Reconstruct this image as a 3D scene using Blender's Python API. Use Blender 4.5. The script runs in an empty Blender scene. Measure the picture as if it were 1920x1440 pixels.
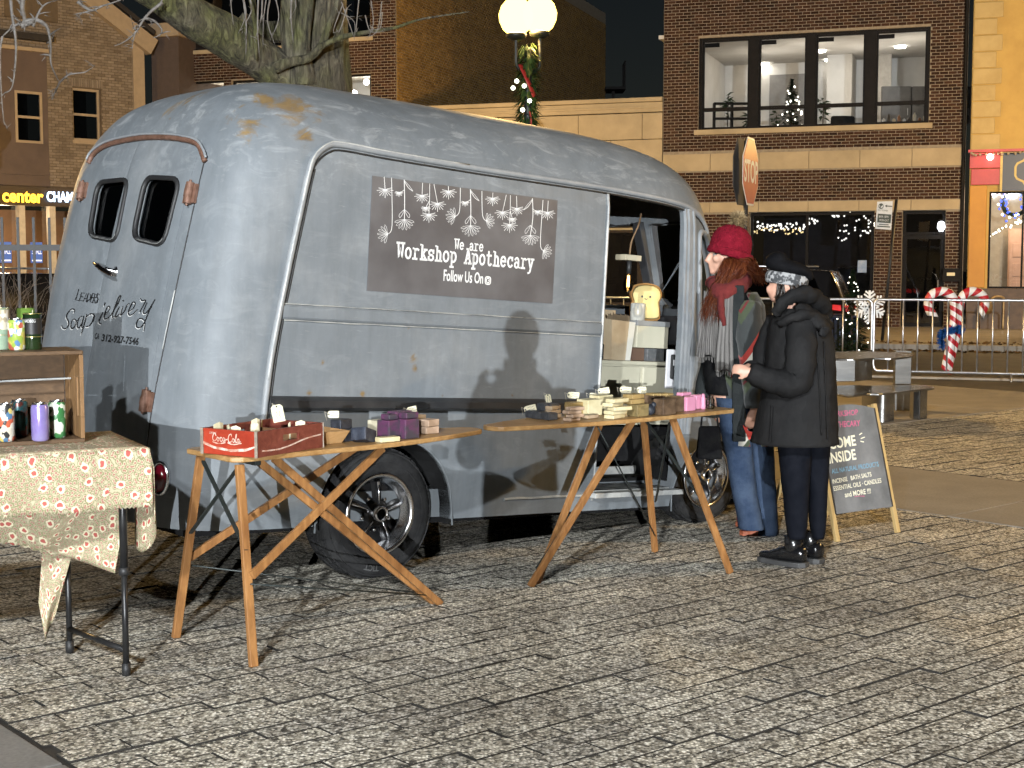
import bpy, bmesh, math, random
import numpy as np
from mathutils import Vector, Matrix, Euler, noise as mnoise
from mathutils.bvhtree import BVHTree
random.seed(7)
sc = bpy.context.scene
col = sc.collection
R = math.radians

# ------------------------------------------------------------------ camera
FPX = 2700.0; CAMH = 1.6; PITCH = math.atan(220 / 2700)
cam = bpy.data.cameras.new('camera'); cam.sensor_width = 36; cam.lens = 36 * FPX / 1920; cam.clip_end = 2000; cam.clip_start = 0.05
camo = bpy.data.objects.new('camera', cam); col.objects.link(camo)
camo.location = (0, 0, CAMH); camo.rotation_euler = (math.pi / 2 - PITCH, 0, 0)
sc.camera = camo
sc.render.resolution_x, sc.render.resolution_y = 1024, 768

# ------------------------------------------------------------------ world: night sky
w = bpy.data.worlds.new('World'); sc.world = w; w.use_nodes = True
nt = w.node_tree; nt.nodes.clear()
sky = nt.nodes.new('ShaderNodeTexSky'); sky.sky_type = 'NISHITA'; sky.sun_disc = False
sky.sun_elevation = R(35); sky.sun_rotation = R(200); sky.air_density = 1.0; sky.dust_density = 0.3; sky.ozone_density = 3.0
mixc = nt.nodes.new('ShaderNodeMix'); mixc.data_type = 'RGBA'; mixc.blend_type = 'MULTIPLY'; mixc.inputs[0].default_value = 1.0
mixc.inputs[7].default_value = (1.0, 0.78, 0.58, 1)
bg = nt.nodes.new('ShaderNodeBackground'); bg.inputs[1].default_value = 0.0028
wo = nt.nodes.new('ShaderNodeOutputWorld')
nt.links.new(sky.outputs[0], mixc.inputs[6]); nt.links.new(mixc.outputs[2], bg.inputs[0]); nt.links.new(bg.outputs[0], wo.inputs[0])

sc.view_settings.view_transform = 'Standard'; sc.view_settings.look = 'None'
sc.view_settings.exposure = 0.0; sc.view_settings.gamma = 1.0; sc.view_settings.use_curve_mapping = False
cy = sc.cycles
cy.use_denoising = True
try: cy.denoiser = 'OPENIMAGEDENOISE'
except Exception: pass
cy.max_bounces = 4; cy.diffuse_bounces = 1; cy.glossy_bounces = 2; cy.transmission_bounces = 4; cy.transparent_max_bounces = 12
cy.caustics_reflective = False; cy.caustics_refractive = False; cy.sample_clamp_indirect = 4.0; cy.sample_clamp_direct = 0.0
cy.use_light_tree = True; cy.use_adaptive_sampling = True; cy.adaptive_threshold = 0.05; cy.adaptive_min_samples = 12

# ------------------------------------------------------------------ key light: a work-light mast behind the photographer
KEY_POS = [(-2.0, -5.6, 5.7), (-3.0, -5.4, 5.7)]     # the two LED heads
KEY_W = [6100, 2500]
LOW_POS = (-0.32, -38.0, 3.42); LOW_W = 105000            # a lower floodlight farther back
KEY_COL = (0.93, 0.97, 1.0)
LAMP_COL = (1.0, 0.62, 0.22); LAMP_W = 5600.0

# ------------------------------------------------------------------ measuring helpers
CAMP = Vector((0, 0, CAMH)); FWD = Vector((0, math.cos(PITCH), -math.sin(PITCH))); UPV = Vector((0, math.sin(PITCH), math.cos(PITCH)))
def ray(u, v): return Vector((1, 0, 0)) * ((u - 960) / FPX) + FWD - UPV * ((v - 720) / FPX)
def gp(u, v, z=0.0):
    d = ray(u, v); return CAMP + d * ((z - CAMH) / d.z)
def at(u, v, Y):
    d = ray(u, v); return CAMP + d * (Y / d.y)
def on_plane(u, v, P0, n):
    d = ray(u, v); return CAMP + d * ((Vector(P0) - CAMP).dot(n) / d.dot(n))

# ------------------------------------------------------------------ materials
MATS = {}
def nmat(name):
    m = bpy.data.materials.new(name); m.use_nodes = True
    nt = m.node_tree; b = nt.nodes['Principled BSDF']; MATS[name] = m
    return m, nt, b
def N(nt, t, **kw):
    n = nt.nodes.new(t)
    for k, v in kw.items():
        if k == 'inp':
            for i, x in v.items(): n.inputs[i].default_value = x
        else: setattr(n, k, v)
    return n
def L(nt, a, b): nt.links.new(a, b)
def c4(c): return (c[0], c[1], c[2], 1)
def ramp(nt, stops, interp='LINEAR'):
    r = nt.nodes.new('ShaderNodeValToRGB'); r.color_ramp.interpolation = interp
    e = r.color_ramp.elements
    while len(e) < len(stops): e.new(0.5)
    for i, (p, c) in enumerate(stops): e[i].position = p; e[i].color = c4(c)
    return r
def coords(nt, kind='Object', scale=(1, 1, 1)):
    t = nt.nodes.new('ShaderNodeTexCoord'); m = nt.nodes.new('ShaderNodeMapping'); m.inputs['Scale'].default_value = scale
    L(nt, t.outputs[kind], m.inputs[0]); return m.outputs[0]
def bump(nt, b, h, strength=0.3, dist=0.01):
    bp = N(nt, 'ShaderNodeBump'); bp.inputs['Strength'].default_value = strength; bp.inputs['Distance'].default_value = dist
    L(nt, h, bp.inputs['Height']); L(nt, bp.outputs[0], b.inputs['Normal']); return bp
def mat(name, c1, c2=None, rough=0.6, metal=0.0, scale=6.0, detail=5.0, bmp=0.0, bscale=None, coat=0.0, spec=0.5, stretch=(1, 1, 1), lo=0.35, hi=0.65, rvar=0.0, bdist=0.01, emit=None, estr=0.0, trans=0.0, sheen=0.0):
    if name in MATS: return MATS[name]
    m, nt, b = nmat(name)
    b.inputs['Roughness'].default_value = rough; b.inputs['Metallic'].default_value = metal
    b.inputs['Specular IOR Level'].default_value = spec
    if coat: b.inputs['Coat Weight'].default_value = coat; b.inputs['Coat Roughness'].default_value = 0.1
    if sheen: b.inputs['Sheen Weight'].default_value = sheen
    if trans: b.inputs['Transmission Weight'].default_value = trans
    if emit: b.inputs['Emission Color'].default_value = c4(emit); b.inputs['Emission Strength'].default_value = estr
    if c2 is None: c2 = tuple(x * 0.8 for x in c1)
    co = coords(nt, 'Object', stretch)
    n = N(nt, 'ShaderNodeTexNoise', inp={'Scale': scale, 'Detail': detail, 'Roughness': 0.62}); L(nt, co, n.inputs['Vector'])
    r = ramp(nt, [(lo, c1), (hi, c2)]); L(nt, n.outputs[0], r.inputs[0]); L(nt, r.outputs[0], b.inputs['Base Color'])
    if rvar:
        mr = N(nt, 'ShaderNodeMapRange', inp={1: 0.3, 2: 0.7, 3: max(0, rough - rvar), 4: min(1, rough + rvar)}); L(nt, n.outputs[0], mr.inputs[0]); L(nt, mr.outputs[0], b.inputs['Roughness'])
    if bmp:
        n2 = N(nt, 'ShaderNodeTexNoise', inp={'Scale': bscale or scale * 4, 'Detail': 4.0}); L(nt, co, n2.inputs['Vector']); bump(nt, b, n2.outputs[0], bmp, bdist)
    return m
def emis(name, c, s):
    if name in MATS: return MATS[name]
    m, nt, b = nmat(name)
    if name != 'lamp_globe': m.cycles.emission_sampling = 'NONE'
    b.inputs['Base Color'].default_value = c4(c); b.inputs['Emission Color'].default_value = c4(c); b.inputs['Emission Strength'].default_value = s
    return m
def glass(name, tint=(0.9, 0.95, 1.0), mixf=0.12, rough=0.02, dark=1.0):
    if name in MATS: return MATS[name]
    m, nt, b = nmat(name); nt.nodes.remove(b)
    o = nt.nodes['Material Output']
    tr = N(nt, 'ShaderNodeBsdfTransparent'); tr.inputs[0].default_value = c4([x * dark for x in tint])
    gl = N(nt, 'ShaderNodeBsdfGlossy'); gl.inputs['Roughness'].default_value = rough; gl.inputs['Color'].default_value = (1, 1, 1, 1)
    fr = N(nt, 'ShaderNodeFresnel', inp={0: 1.5}); ad = N(nt, 'ShaderNodeMath', operation='ADD', inp={1: mixf}); ad.use_clamp = True
    L(nt, fr.outputs[0], ad.inputs[0]); mx = N(nt, 'ShaderNodeMixShader')
    L(nt, ad.outputs[0], mx.inputs[0]); L(nt, tr.outputs[0], mx.inputs[1]); L(nt, gl.outputs[0], mx.inputs[2]); L(nt, mx.outputs[0], o.inputs[0])
    return m
def wood(name, c1, c2, axis=0, scale=9.0, rough=0.5, bmp=0.15, spec=0.4):
    if name in MATS: return MATS[name]
    m, nt, b = nmat(name); st = [6, 6, 6]; st[axis] = 0.45
    co = coords(nt, 'Object', st)
    n = N(nt, 'ShaderNodeTexNoise', inp={'Scale': scale, 'Detail': 6.0, 'Roughness': 0.65, 'Distortion': 0.6}); L(nt, co, n.inputs['Vector'])
    co2 = coords(nt, 'Object', (1, 1, 1)); n2 = N(nt, 'ShaderNodeTexNoise', inp={'Scale': 3.5, 'Detail': 5.0}); L(nt, co2, n2.inputs['Vector'])
    r = ramp(nt, [(0.3, c1), (0.52, tuple((a + b_) / 2 for a, b_ in zip(c1, c2))), (0.68, c2)]); L(nt, n.outputs[0], r.inputs[0])
    mx = N(nt, 'ShaderNodeMix', data_type='RGBA', blend_type='MULTIPLY'); mx.inputs[0].default_value = 0.55
    r2 = ramp(nt, [(0.35, (0.55, 0.5, 0.45)), (0.62, (1, 1, 1))]); L(nt, n2.outputs[0], r2.inputs[0])
    L(nt, r.outputs[0], mx.inputs[6]); L(nt, r2.outputs[0], mx.inputs[7]); L(nt, mx.outputs[2], b.inputs['Base Color'])
    b.inputs['Roughness'].default_value = rough; b.inputs['Specular IOR Level'].default_value = spec
    bump(nt, b, n.outputs[0], bmp, 0.004)
    return m
def isl(name, stops, rough=0.8, bmp=0.2, bscale=40.0, dirt=0.35, dscale=1.2):
    """a colour of its own for every loose piece / object"""
    if name in MATS: return MATS[name]
    m, nt, b = nmat(name)
    g = N(nt, 'ShaderNodeNewGeometry'); oi = N(nt, 'ShaderNodeObjectInfo'); a = N(nt, 'ShaderNodeMath', operation='ADD'); f = N(nt, 'ShaderNodeMath', operation='FRACT')
    L(nt, g.outputs['Random Per Island'], a.inputs[0]); L(nt, oi.outputs['Random'], a.inputs[1]); L(nt, a.outputs[0], f.inputs[0])
    r = ramp(nt, stops); L(nt, f.outputs[0], r.inputs[0])
    n = N(nt, 'ShaderNodeTexNoise', inp={'Scale': dscale, 'Detail': 6.0, 'Roughness': 0.7}); L(nt, g.outputs['Position'], n.inputs['Vector'])
    r2 = ramp(nt, [(0.3, (1 - dirt,) * 3), (0.7, (1, 1, 1))]); L(nt, n.outputs[0], r2.inputs[0])
    mx = N(nt, 'ShaderNodeMix', data_type='RGBA', blend_type='MULTIPLY'); mx.inputs[0].default_value = 1
    L(nt, r.outputs[0], mx.inputs[6]); L(nt, r2.outputs[0], mx.inputs[7]); L(nt, mx.outputs[2], b.inputs['Base Color'])
    b.inputs['Roughness'].default_value = rough; b.inputs['Specular IOR Level'].default_value = 0.12
    n3 = N(nt, 'ShaderNodeTexNoise', inp={'Scale': bscale, 'Detail': 3.0}); L(nt, g.outputs['Position'], n3.inputs['Vector']); bump(nt, b, n3.outputs[0], bmp, 0.004)
    return m

# ------------------------------------------------------------------ mesh builder
def ortho(d):
    d = Vector(d).normalized(); a = Vector((0, 0, 1)) if abs(d.z) < 0.95 else Vector((1, 0, 0))
    s = d.cross(a).normalized(); return s, s.cross(d).normalized()
class M:
    def __init__(s): s.v = []; s.f = []; s.uv = None
    def add(s, vs, fs):
        o = len(s.v); s.v += [tuple(v) for v in vs]; s.f += [tuple(i + o for i in f) for f in fs]; return s
    def box(s, c, d, m=None):
        c = Vector(c); h = [x / 2 for x in d]
        vs = [Vector((x * h[0], y * h[1], z * h[2])) for z in (-1, 1) for y in (-1, 1) for x in (-1, 1)]
        if m is not None: vs = [m @ v for v in vs]
        return s.add([c + v for v in vs], [(0, 2, 3, 1), (4, 5, 7, 6), (0, 1, 5, 4), (2, 6, 7, 3), (0, 4, 6, 2), (1, 3, 7, 5)])
    def hexa(s, b, t):
        """box from 4 bottom and 4 top points, same winding"""
        return s.add(list(b) + list(t), [(3, 2, 1, 0), (4, 5, 6, 7), (0, 1, 5, 4), (1, 2, 6, 5), (2, 3, 7, 6), (3, 0, 4, 7)])
    def beam(s, p, q, wd, th, up=(0, 0, 1)):
        p = Vector(p); q = Vector(q); d = (q - p).normalized(); u = Vector(up); u = (u - d * u.dot(d)).normalized(); r = d.cross(u).normalized()
        a, b = r * wd / 2, u * th / 2
        return s.hexa([p - a - b, p + a - b, p + a + b, p - a + b], [q - a - b, q + a - b, q + a + b, q - a + b])
    def tube(s, pts, r, n=8, cap=True, flat=1.0, up=None, closed=False):
        pts = [Vector(p) for p in pts]; k = len(pts); rs = r if isinstance(r, (list, tuple)) else [r] * k
        o = len(s.v); prev = None
        for i, p in enumerate(pts):
            if closed: d = pts[(i + 1) % k] - pts[i - 1]
            else: d = pts[min(i + 1, k - 1)] - pts[max(i - 1, 0)]
            if d.length < 1e-9: d = Vector((0, 0, 1))
            d.normalize()
            if up is not None:
                u = Vector(up); u = (u - d * u.dot(d)); u = u.normalized() if u.length > 1e-6 else ortho(d)[1]
            elif prev is None: u = ortho(d)[1]
            else:
                u = prev - d * prev.dot(d); u = u.normalized() if u.length > 1e-6 else ortho(d)[1]
            prev = u; sd = d.cross(u)
            for j in range(n):
                a = 2 * math.pi * j / n; s.v.append(tuple(p + sd * (math.cos(a) * rs[i]) + u * (math.sin(a) * rs[i] * flat)))
        m = k if closed else k - 1
        for i in range(m):
            for j in range(n):
                a, b = o + i * n + j, o + i * n + (j + 1) % n; c, d_ = o + ((i + 1) % k) * n + (j + 1) % n, o + ((i + 1) % k) * n + j
                s.f.append((a, b, c, d_))
        if cap and not closed:
            s.f.append(tuple(o + j for j in range(n))[::-1]); s.f.append(tuple(o + (k - 1) * n + j for j in range(n)))
        return s
    def lathe(s, prof, n=24, m=None, c=(0, 0, 0), cap=True):
        """profile (r,z) about z, then matrix m, then offset c"""
        o = len(s.v); c = Vector(c)
        for (r, z) in prof:
            for j in range(n):
                a = 2 * math.pi * j / n; v = Vector((r * math.cos(a), r * math.sin(a), z)); v = m @ v if m is not None else v; s.v.append(tuple(c + v))
        for i in range(len(prof) - 1):
            for j in range(n): s.f.append((o + i * n + j, o + i * n + (j + 1) % n, o + (i + 1) * n + (j + 1) % n, o + (i + 1) * n + j))
        if cap:
            if prof[0][0] > 1e-6: s.f.append(tuple(o + j for j in range(n))[::-1])
            if prof[-1][0] > 1e-6: s.f.append(tuple(o + (len(prof) - 1) * n + j for j in range(n)))
        return s
    def loft(s, rings, cap=True, closed=True):
        n = len(rings[0]); o = len(s.v)
        for r in rings: s.v += [tuple(p) for p in r]
        for i in range(len(rings) - 1):
            for j in range(n if closed else n - 1):
                s.f.append((o + i * n + j, o + i * n + (j + 1) % n, o + (i + 1) * n + (j + 1) % n, o + (i + 1) * n + j))
        if cap and closed:
            s.f.append(tuple(o + j for j in range(n))[::-1]); s.f.append(tuple(o + (len(rings) - 1) * n + j for j in range(n)))
        return s
    def prism(s, poly, h, m=None, c=(0, 0, 0)):
        """2-D polygon (x,y) extruded 0..h along z, matrix m, offset c"""
        n = len(poly); c = Vector(c)
        vs = [Vector((x, y, 0)) for x, y in poly] + [Vector((x, y, h)) for x, y in poly]
        if m is not None: vs = [m @ v for v in vs]
        return s.add([c + v for v in vs], [tuple(range(n))[::-1], tuple(range(n, 2 * n))] + [(i, (i + 1) % n, n + (i + 1) % n, n + i) for i in range(n)])
    def ball(s, c, r, n=12, k=8, m=None):
        r = r if isinstance(r, (list, tuple)) else (r, r, r); c = Vector(c); vs = []
        for i in range(k + 1):
            t = math.pi * i / k
            for j in range(n):
                a = 2 * math.pi * j / n; v = Vector((r[0] * math.sin(t) * math.cos(a), r[1] * math.sin(t) * math.sin(a), -r[2] * math.cos(t))); v = m @ v if m is not None else v; vs.append(c + v)
        return s.add(vs, [(i * n + j, i * n + (j + 1) % n, (i + 1) * n + (j + 1) % n, (i + 1) * n + j) for i in range(k) for j in range(n)])
    def build(s, name, material, parent=None, smooth=False, bevel=0.0, sub=0, angle=None, off=None):
        me = bpy.data.meshes.new(name)
        vs = s.v
        if off is not None: vs = [(v[0] - off[0], v[1] - off[1], v[2] - off[2]) for v in vs]
        me.from_pydata(vs, [], s.f); me.validate()
        bm = bmesh.new(); bm.from_mesh(me); bmesh.ops.remove_doubles(bm, verts=bm.verts, dist=1e-5); bmesh.ops.recalc_face_normals(bm, faces=bm.faces); bm.to_mesh(me); bm.free()
        return finish(name, me, material, parent, smooth, bevel, sub, angle)
def finish(name, me, material, parent=None, smooth=False, bevel=0.0, sub=0, angle=None):
    if isinstance(material, (list, tuple)):
        for x in material: me.materials.append(x)
    else: me.materials.append(material)
    o = bpy.data.objects.new(name, me); col.objects.link(o)
    if parent is not None: o.parent = parent
    if smooth or angle:
        for p in me.polygons: p.use_smooth = True
    if angle: me.set_sharp_from_angle(angle=R(angle))
    if bevel:
        b = o.modifiers.new('bevel', 'BEVEL'); b.width = bevel; b.segments = 2; b.limit_method = 'ANGLE'
    if sub:
        b = o.modifiers.new('sub', 'SUBSURF'); b.levels = sub; b.render_levels = sub
    return o
def tag(o, label, cat, group=None, kind=None):
    if label: o['label'] = label
    if cat: o['category'] = cat
    if group: o['group'] = group
    if kind: o['kind'] = kind
    return o
def root(name, label, cat, loc=(0, 0, 0), group=None, mat4=None):
    o = bpy.data.objects.new(name, None); col.objects.link(o); o.empty_display_size = 0.1
    if mat4 is not None: o.matrix_world = mat4
    else: o.location = loc
    return tag(o, label, cat, group)
def copy_tree(o, parent=None, **kw):
    c = o.copy(); col.objects.link(c); c.parent = parent
    for ch in o.children: copy_tree(ch, c)
    return c
def struct(o): o['kind'] = 'structure'; return o
def bez(pts, n=8):
    """Catmull-Rom through 2-D or 3-D points"""
    P = [Vector(p) for p in pts]; out = []
    for i in range(len(P) - 1):
        a = P[max(i - 1, 0)]; b = P[i]; c = P[i + 1]; d = P[min(i + 2, len(P) - 1)]
        for k in range(n):
            t = k / n; out.append(0.5 * ((2 * b) + (c - a) * t + (2 * a - 5 * b + 4 * c - d) * t * t + (3 * b - a - 3 * c + d) * t ** 3))
    return out + [P[-1]]
def pchip(xs, ys):
    xs = np.array(xs, float); ys = np.array(ys, float); h = np.diff(xs); dl = np.diff(ys) / h; m = np.zeros_like(ys)
    for i in range(1, len(xs) - 1):
        if dl[i - 1] * dl[i] > 0:
            w1 = 2 * h[i] + h[i - 1]; w2 = h[i] + 2 * h[i - 1]; m[i] = (w1 + w2) / (w1 / dl[i - 1] + w2 / dl[i])
    m[0] = dl[0]; m[-1] = dl[-1]
    def fn(x):
        x = min(max(x, xs[0]), xs[-1]); i = min(int(np.searchsorted(xs, x, 'right')) - 1, len(xs) - 2); t = (x - xs[i]) / h[i]
        return float(ys[i] * (2 * t ** 3 - 3 * t ** 2 + 1) + h[i] * m[i] * (t ** 3 - 2 * t ** 2 + t) + ys[i + 1] * (-2 * t ** 3 + 3 * t ** 2) + h[i] * m[i + 1] * (t ** 3 - t ** 2))
    return fn
def boolean(o, cutters, op='DIFFERENCE'):
    """apply the cutters, then drop them"""
    for c in cutters:
        md = o.modifiers.new('b', 'BOOLEAN'); md.operation = op; md.object = c; md.solver = 'EXACT'
        dg = bpy.context.evaluated_depsgraph_get(); me = bpy.data.meshes.new_from_object(o.evaluated_get(dg))
        o.modifiers.clear(); old = o.data; o.data = me
    for c in cutters:
        bpy.data.objects.remove(c, do_unlink=True)
# flat lettering ------------------------------------------------------------------
def ribbon(pts, wd, taper=False):
    """2-D polyline -> strip of quads (verts, faces)"""
    P = [Vector((p[0], p[1])) for p in pts]; vs = []; fs = []; k = len(P)
    for i, p in enumerate(P):
        a = P[max(i - 1, 0)]; b = P[min(i + 1, k - 1)]; d = b - a
        d = d.normalized() if d.length > 1e-9 else Vector((1, 0)); n = Vector((-d.y, d.x)); ww = wd(i / max(1, k - 1)) if callable(wd) else wd
        e = d * (ww * 0.4 if i == k - 1 else (-ww * 0.4 if i == 0 else 0))
        vs += [p + e + n * ww / 2, p + e - n * ww / 2]
    for i in range(k - 1): fs.append((2 * i, 2 * i + 1, 2 * i + 3, 2 * i + 2))
    return vs, fs
class Flat:
    """collects 2-D pieces, then maps them to 3-D"""
    def __init__(s): s.v = []; s.f = []
    def add(s, vs, fs):
        o = len(s.v); s.v += [Vector((v[0], v[1])) for v in vs]; s.f += [tuple(i + o for i in f) for f in fs]; return s
    def stroke(s, pts, wd, smooth=0): return s.add(*ribbon(bez(pts, smooth) if smooth else pts, wd))
    def text(s, t, x, y, size, align='LEFT', shear=0.0, xs=1.0, bold=0.0, spacing=1.0, rot=0.0):
        cu = bpy.data.curves.new('t', 'FONT'); cu.body = t; cu.size = size; cu.align_x = align; cu.shear = shear; cu.offset = bold; cu.space_character = spacing; cu.resolution_u = 3; cu.fill_mode = 'FRONT'
        ob = bpy.data.objects.new('t', cu); col.objects.link(ob); dg = bpy.context.evaluated_depsgraph_get(); me = bpy.data.meshes.new_from_object(ob.evaluated_get(dg))
        cr, sr = math.cos(rot), math.sin(rot)
        s.add([(x + v.co.x * xs * cr - v.co.y * sr, y + v.co.x * xs * sr + v.co.y * cr) for v in me.vertices], [tuple(p.vertices) for p in me.polygons])
        bpy.data.objects.remove(ob, do_unlink=True); bpy.data.curves.remove(cu); bpy.data.meshes.remove(me); return s
    def disc(s, x, y, r, n=14, ry=None):
        return s.add([(x + r * math.cos(2 * math.pi * i / n), y + (ry or r) * math.sin(2 * math.pi * i / n)) for i in range(n)], [tuple(range(n))])
    def rect(s, x0, y0, x1, y1): return s.add([(x0, y0), (x1, y0), (x1, y1), (x0, y1)], [(0, 1, 2, 3)])
    def to(s, fn, name, material, parent=None):
        me = bpy.data.meshes.new(name); me.from_pydata([tuple(fn(v.x, v.y)) for v in s.v], [], s.f)
        return finish(name, me, material, parent)
def frame_fn(o, x, y):
    o = Vector(o); x = Vector(x); y = Vector(y)
    return lambda a, b: o + x * a + y * b
# ================================================================== DELIVERY VAN
VO = gp(690, 1089); AZ = R(49.46); RK = R(3.9)
FW = Vector((math.sin(AZ), math.cos(AZ), 0)); LF = Vector((-FW.y, FW.x, 0))
BF = Vector((FW.x * math.cos(RK), FW.y * math.cos(RK), -math.sin(RK))); BU = BF.cross(LF)
VM = Matrix(((BF.x, LF.x, BU.x, VO.x), (BF.y, LF.y, BU.y, VO.y), (BF.z, LF.z, BU.z, VO.z), (0, 0, 0, 1))); VMI = VM.inverted()
def AB(a, b, z=0.0): return VO + FW * a + LF * b + Vector((0, 0, z))     # plaza axes: a along the van, b to its far side
YC = 0.95; HB = 0.30; HR = 2.0; HH = 0.585
Sr = pchip([.25, .4, .72, 1.3, 1.8, 2.0, 2.17, 2.30, 2.39, 2.47, 2.52, 2.56, 2.586], [-1.12, -1.145, -1.14, -1.085, -1.00, -.955, -.90, -.83, -.76, -.63, -.48, -.22, .35])
Sf = pchip([.25, .6, 1.0, 1.3, 1.43, 1.53, 1.9, 2.12, 2.3, 2.42, 2.5, 2.56, 2.586], [3.44, 3.52, 3.48, 3.30, 3.10, 3.02, 2.89, 2.82, 2.74, 2.62, 2.40, 1.9, .8])
def ring(h, W, i=0.0, nr=4.2, nf=2.6, A=44, B=36):
    sr, sf = Sr(h) + i, Sf(h) - i; W = max(W - i, 0.012)
    xr = sr + min(0.68, (sf - sr) * .45); xf = sf - min(1.0, (sf - sr) * .45); pw = lambda c, n: math.copysign(abs(c) ** (2 / n), c)
    P = []
    for k in range(A + 1):
        t = -math.pi / 2 + math.pi * k / A; P.append((xr - (xr - sr) * pw(math.cos(t), nr), YC + W * pw(math.sin(t), nr)))
    for k in range(1, B): P.append((xr + (xf - xr) * k / B, YC + W))
    for k in range(A + 1):
        t = math.pi / 2 - math.pi * k / A; P.append((xf + (sf - xf) * pw(math.cos(t), nf), YC + W * pw(math.sin(t), nf)))
    for k in range(1, B): P.append((xf + (xr - xf) * k / B, YC - W))
    return P
def levels(i=0.0, h0=HB):
    out = []; p = 2.25
    for k in range(26):
        h = h0 + (HR - h0) * k / 26; t = max(0, (0.55 - h) / 0.3); out.append((h, h, 1.0 - 0.03 * t * t))
    for k in range(30):
        t = (math.pi / 2 - 0.035) * k / 29; h = HR + HH * math.sin(t) ** (2 / p); out.append((h, h - i * (math.sin(t) ** 2), 1.0 * math.cos(t) ** (2 / p)))
    return out
def shellmesh(i=0.0, h0=HB):
    m = M(); m.loft([[(x, y, z) for x, y in ring(h, W, i)] for h, z, W in levels(i, h0)]); return m
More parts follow.
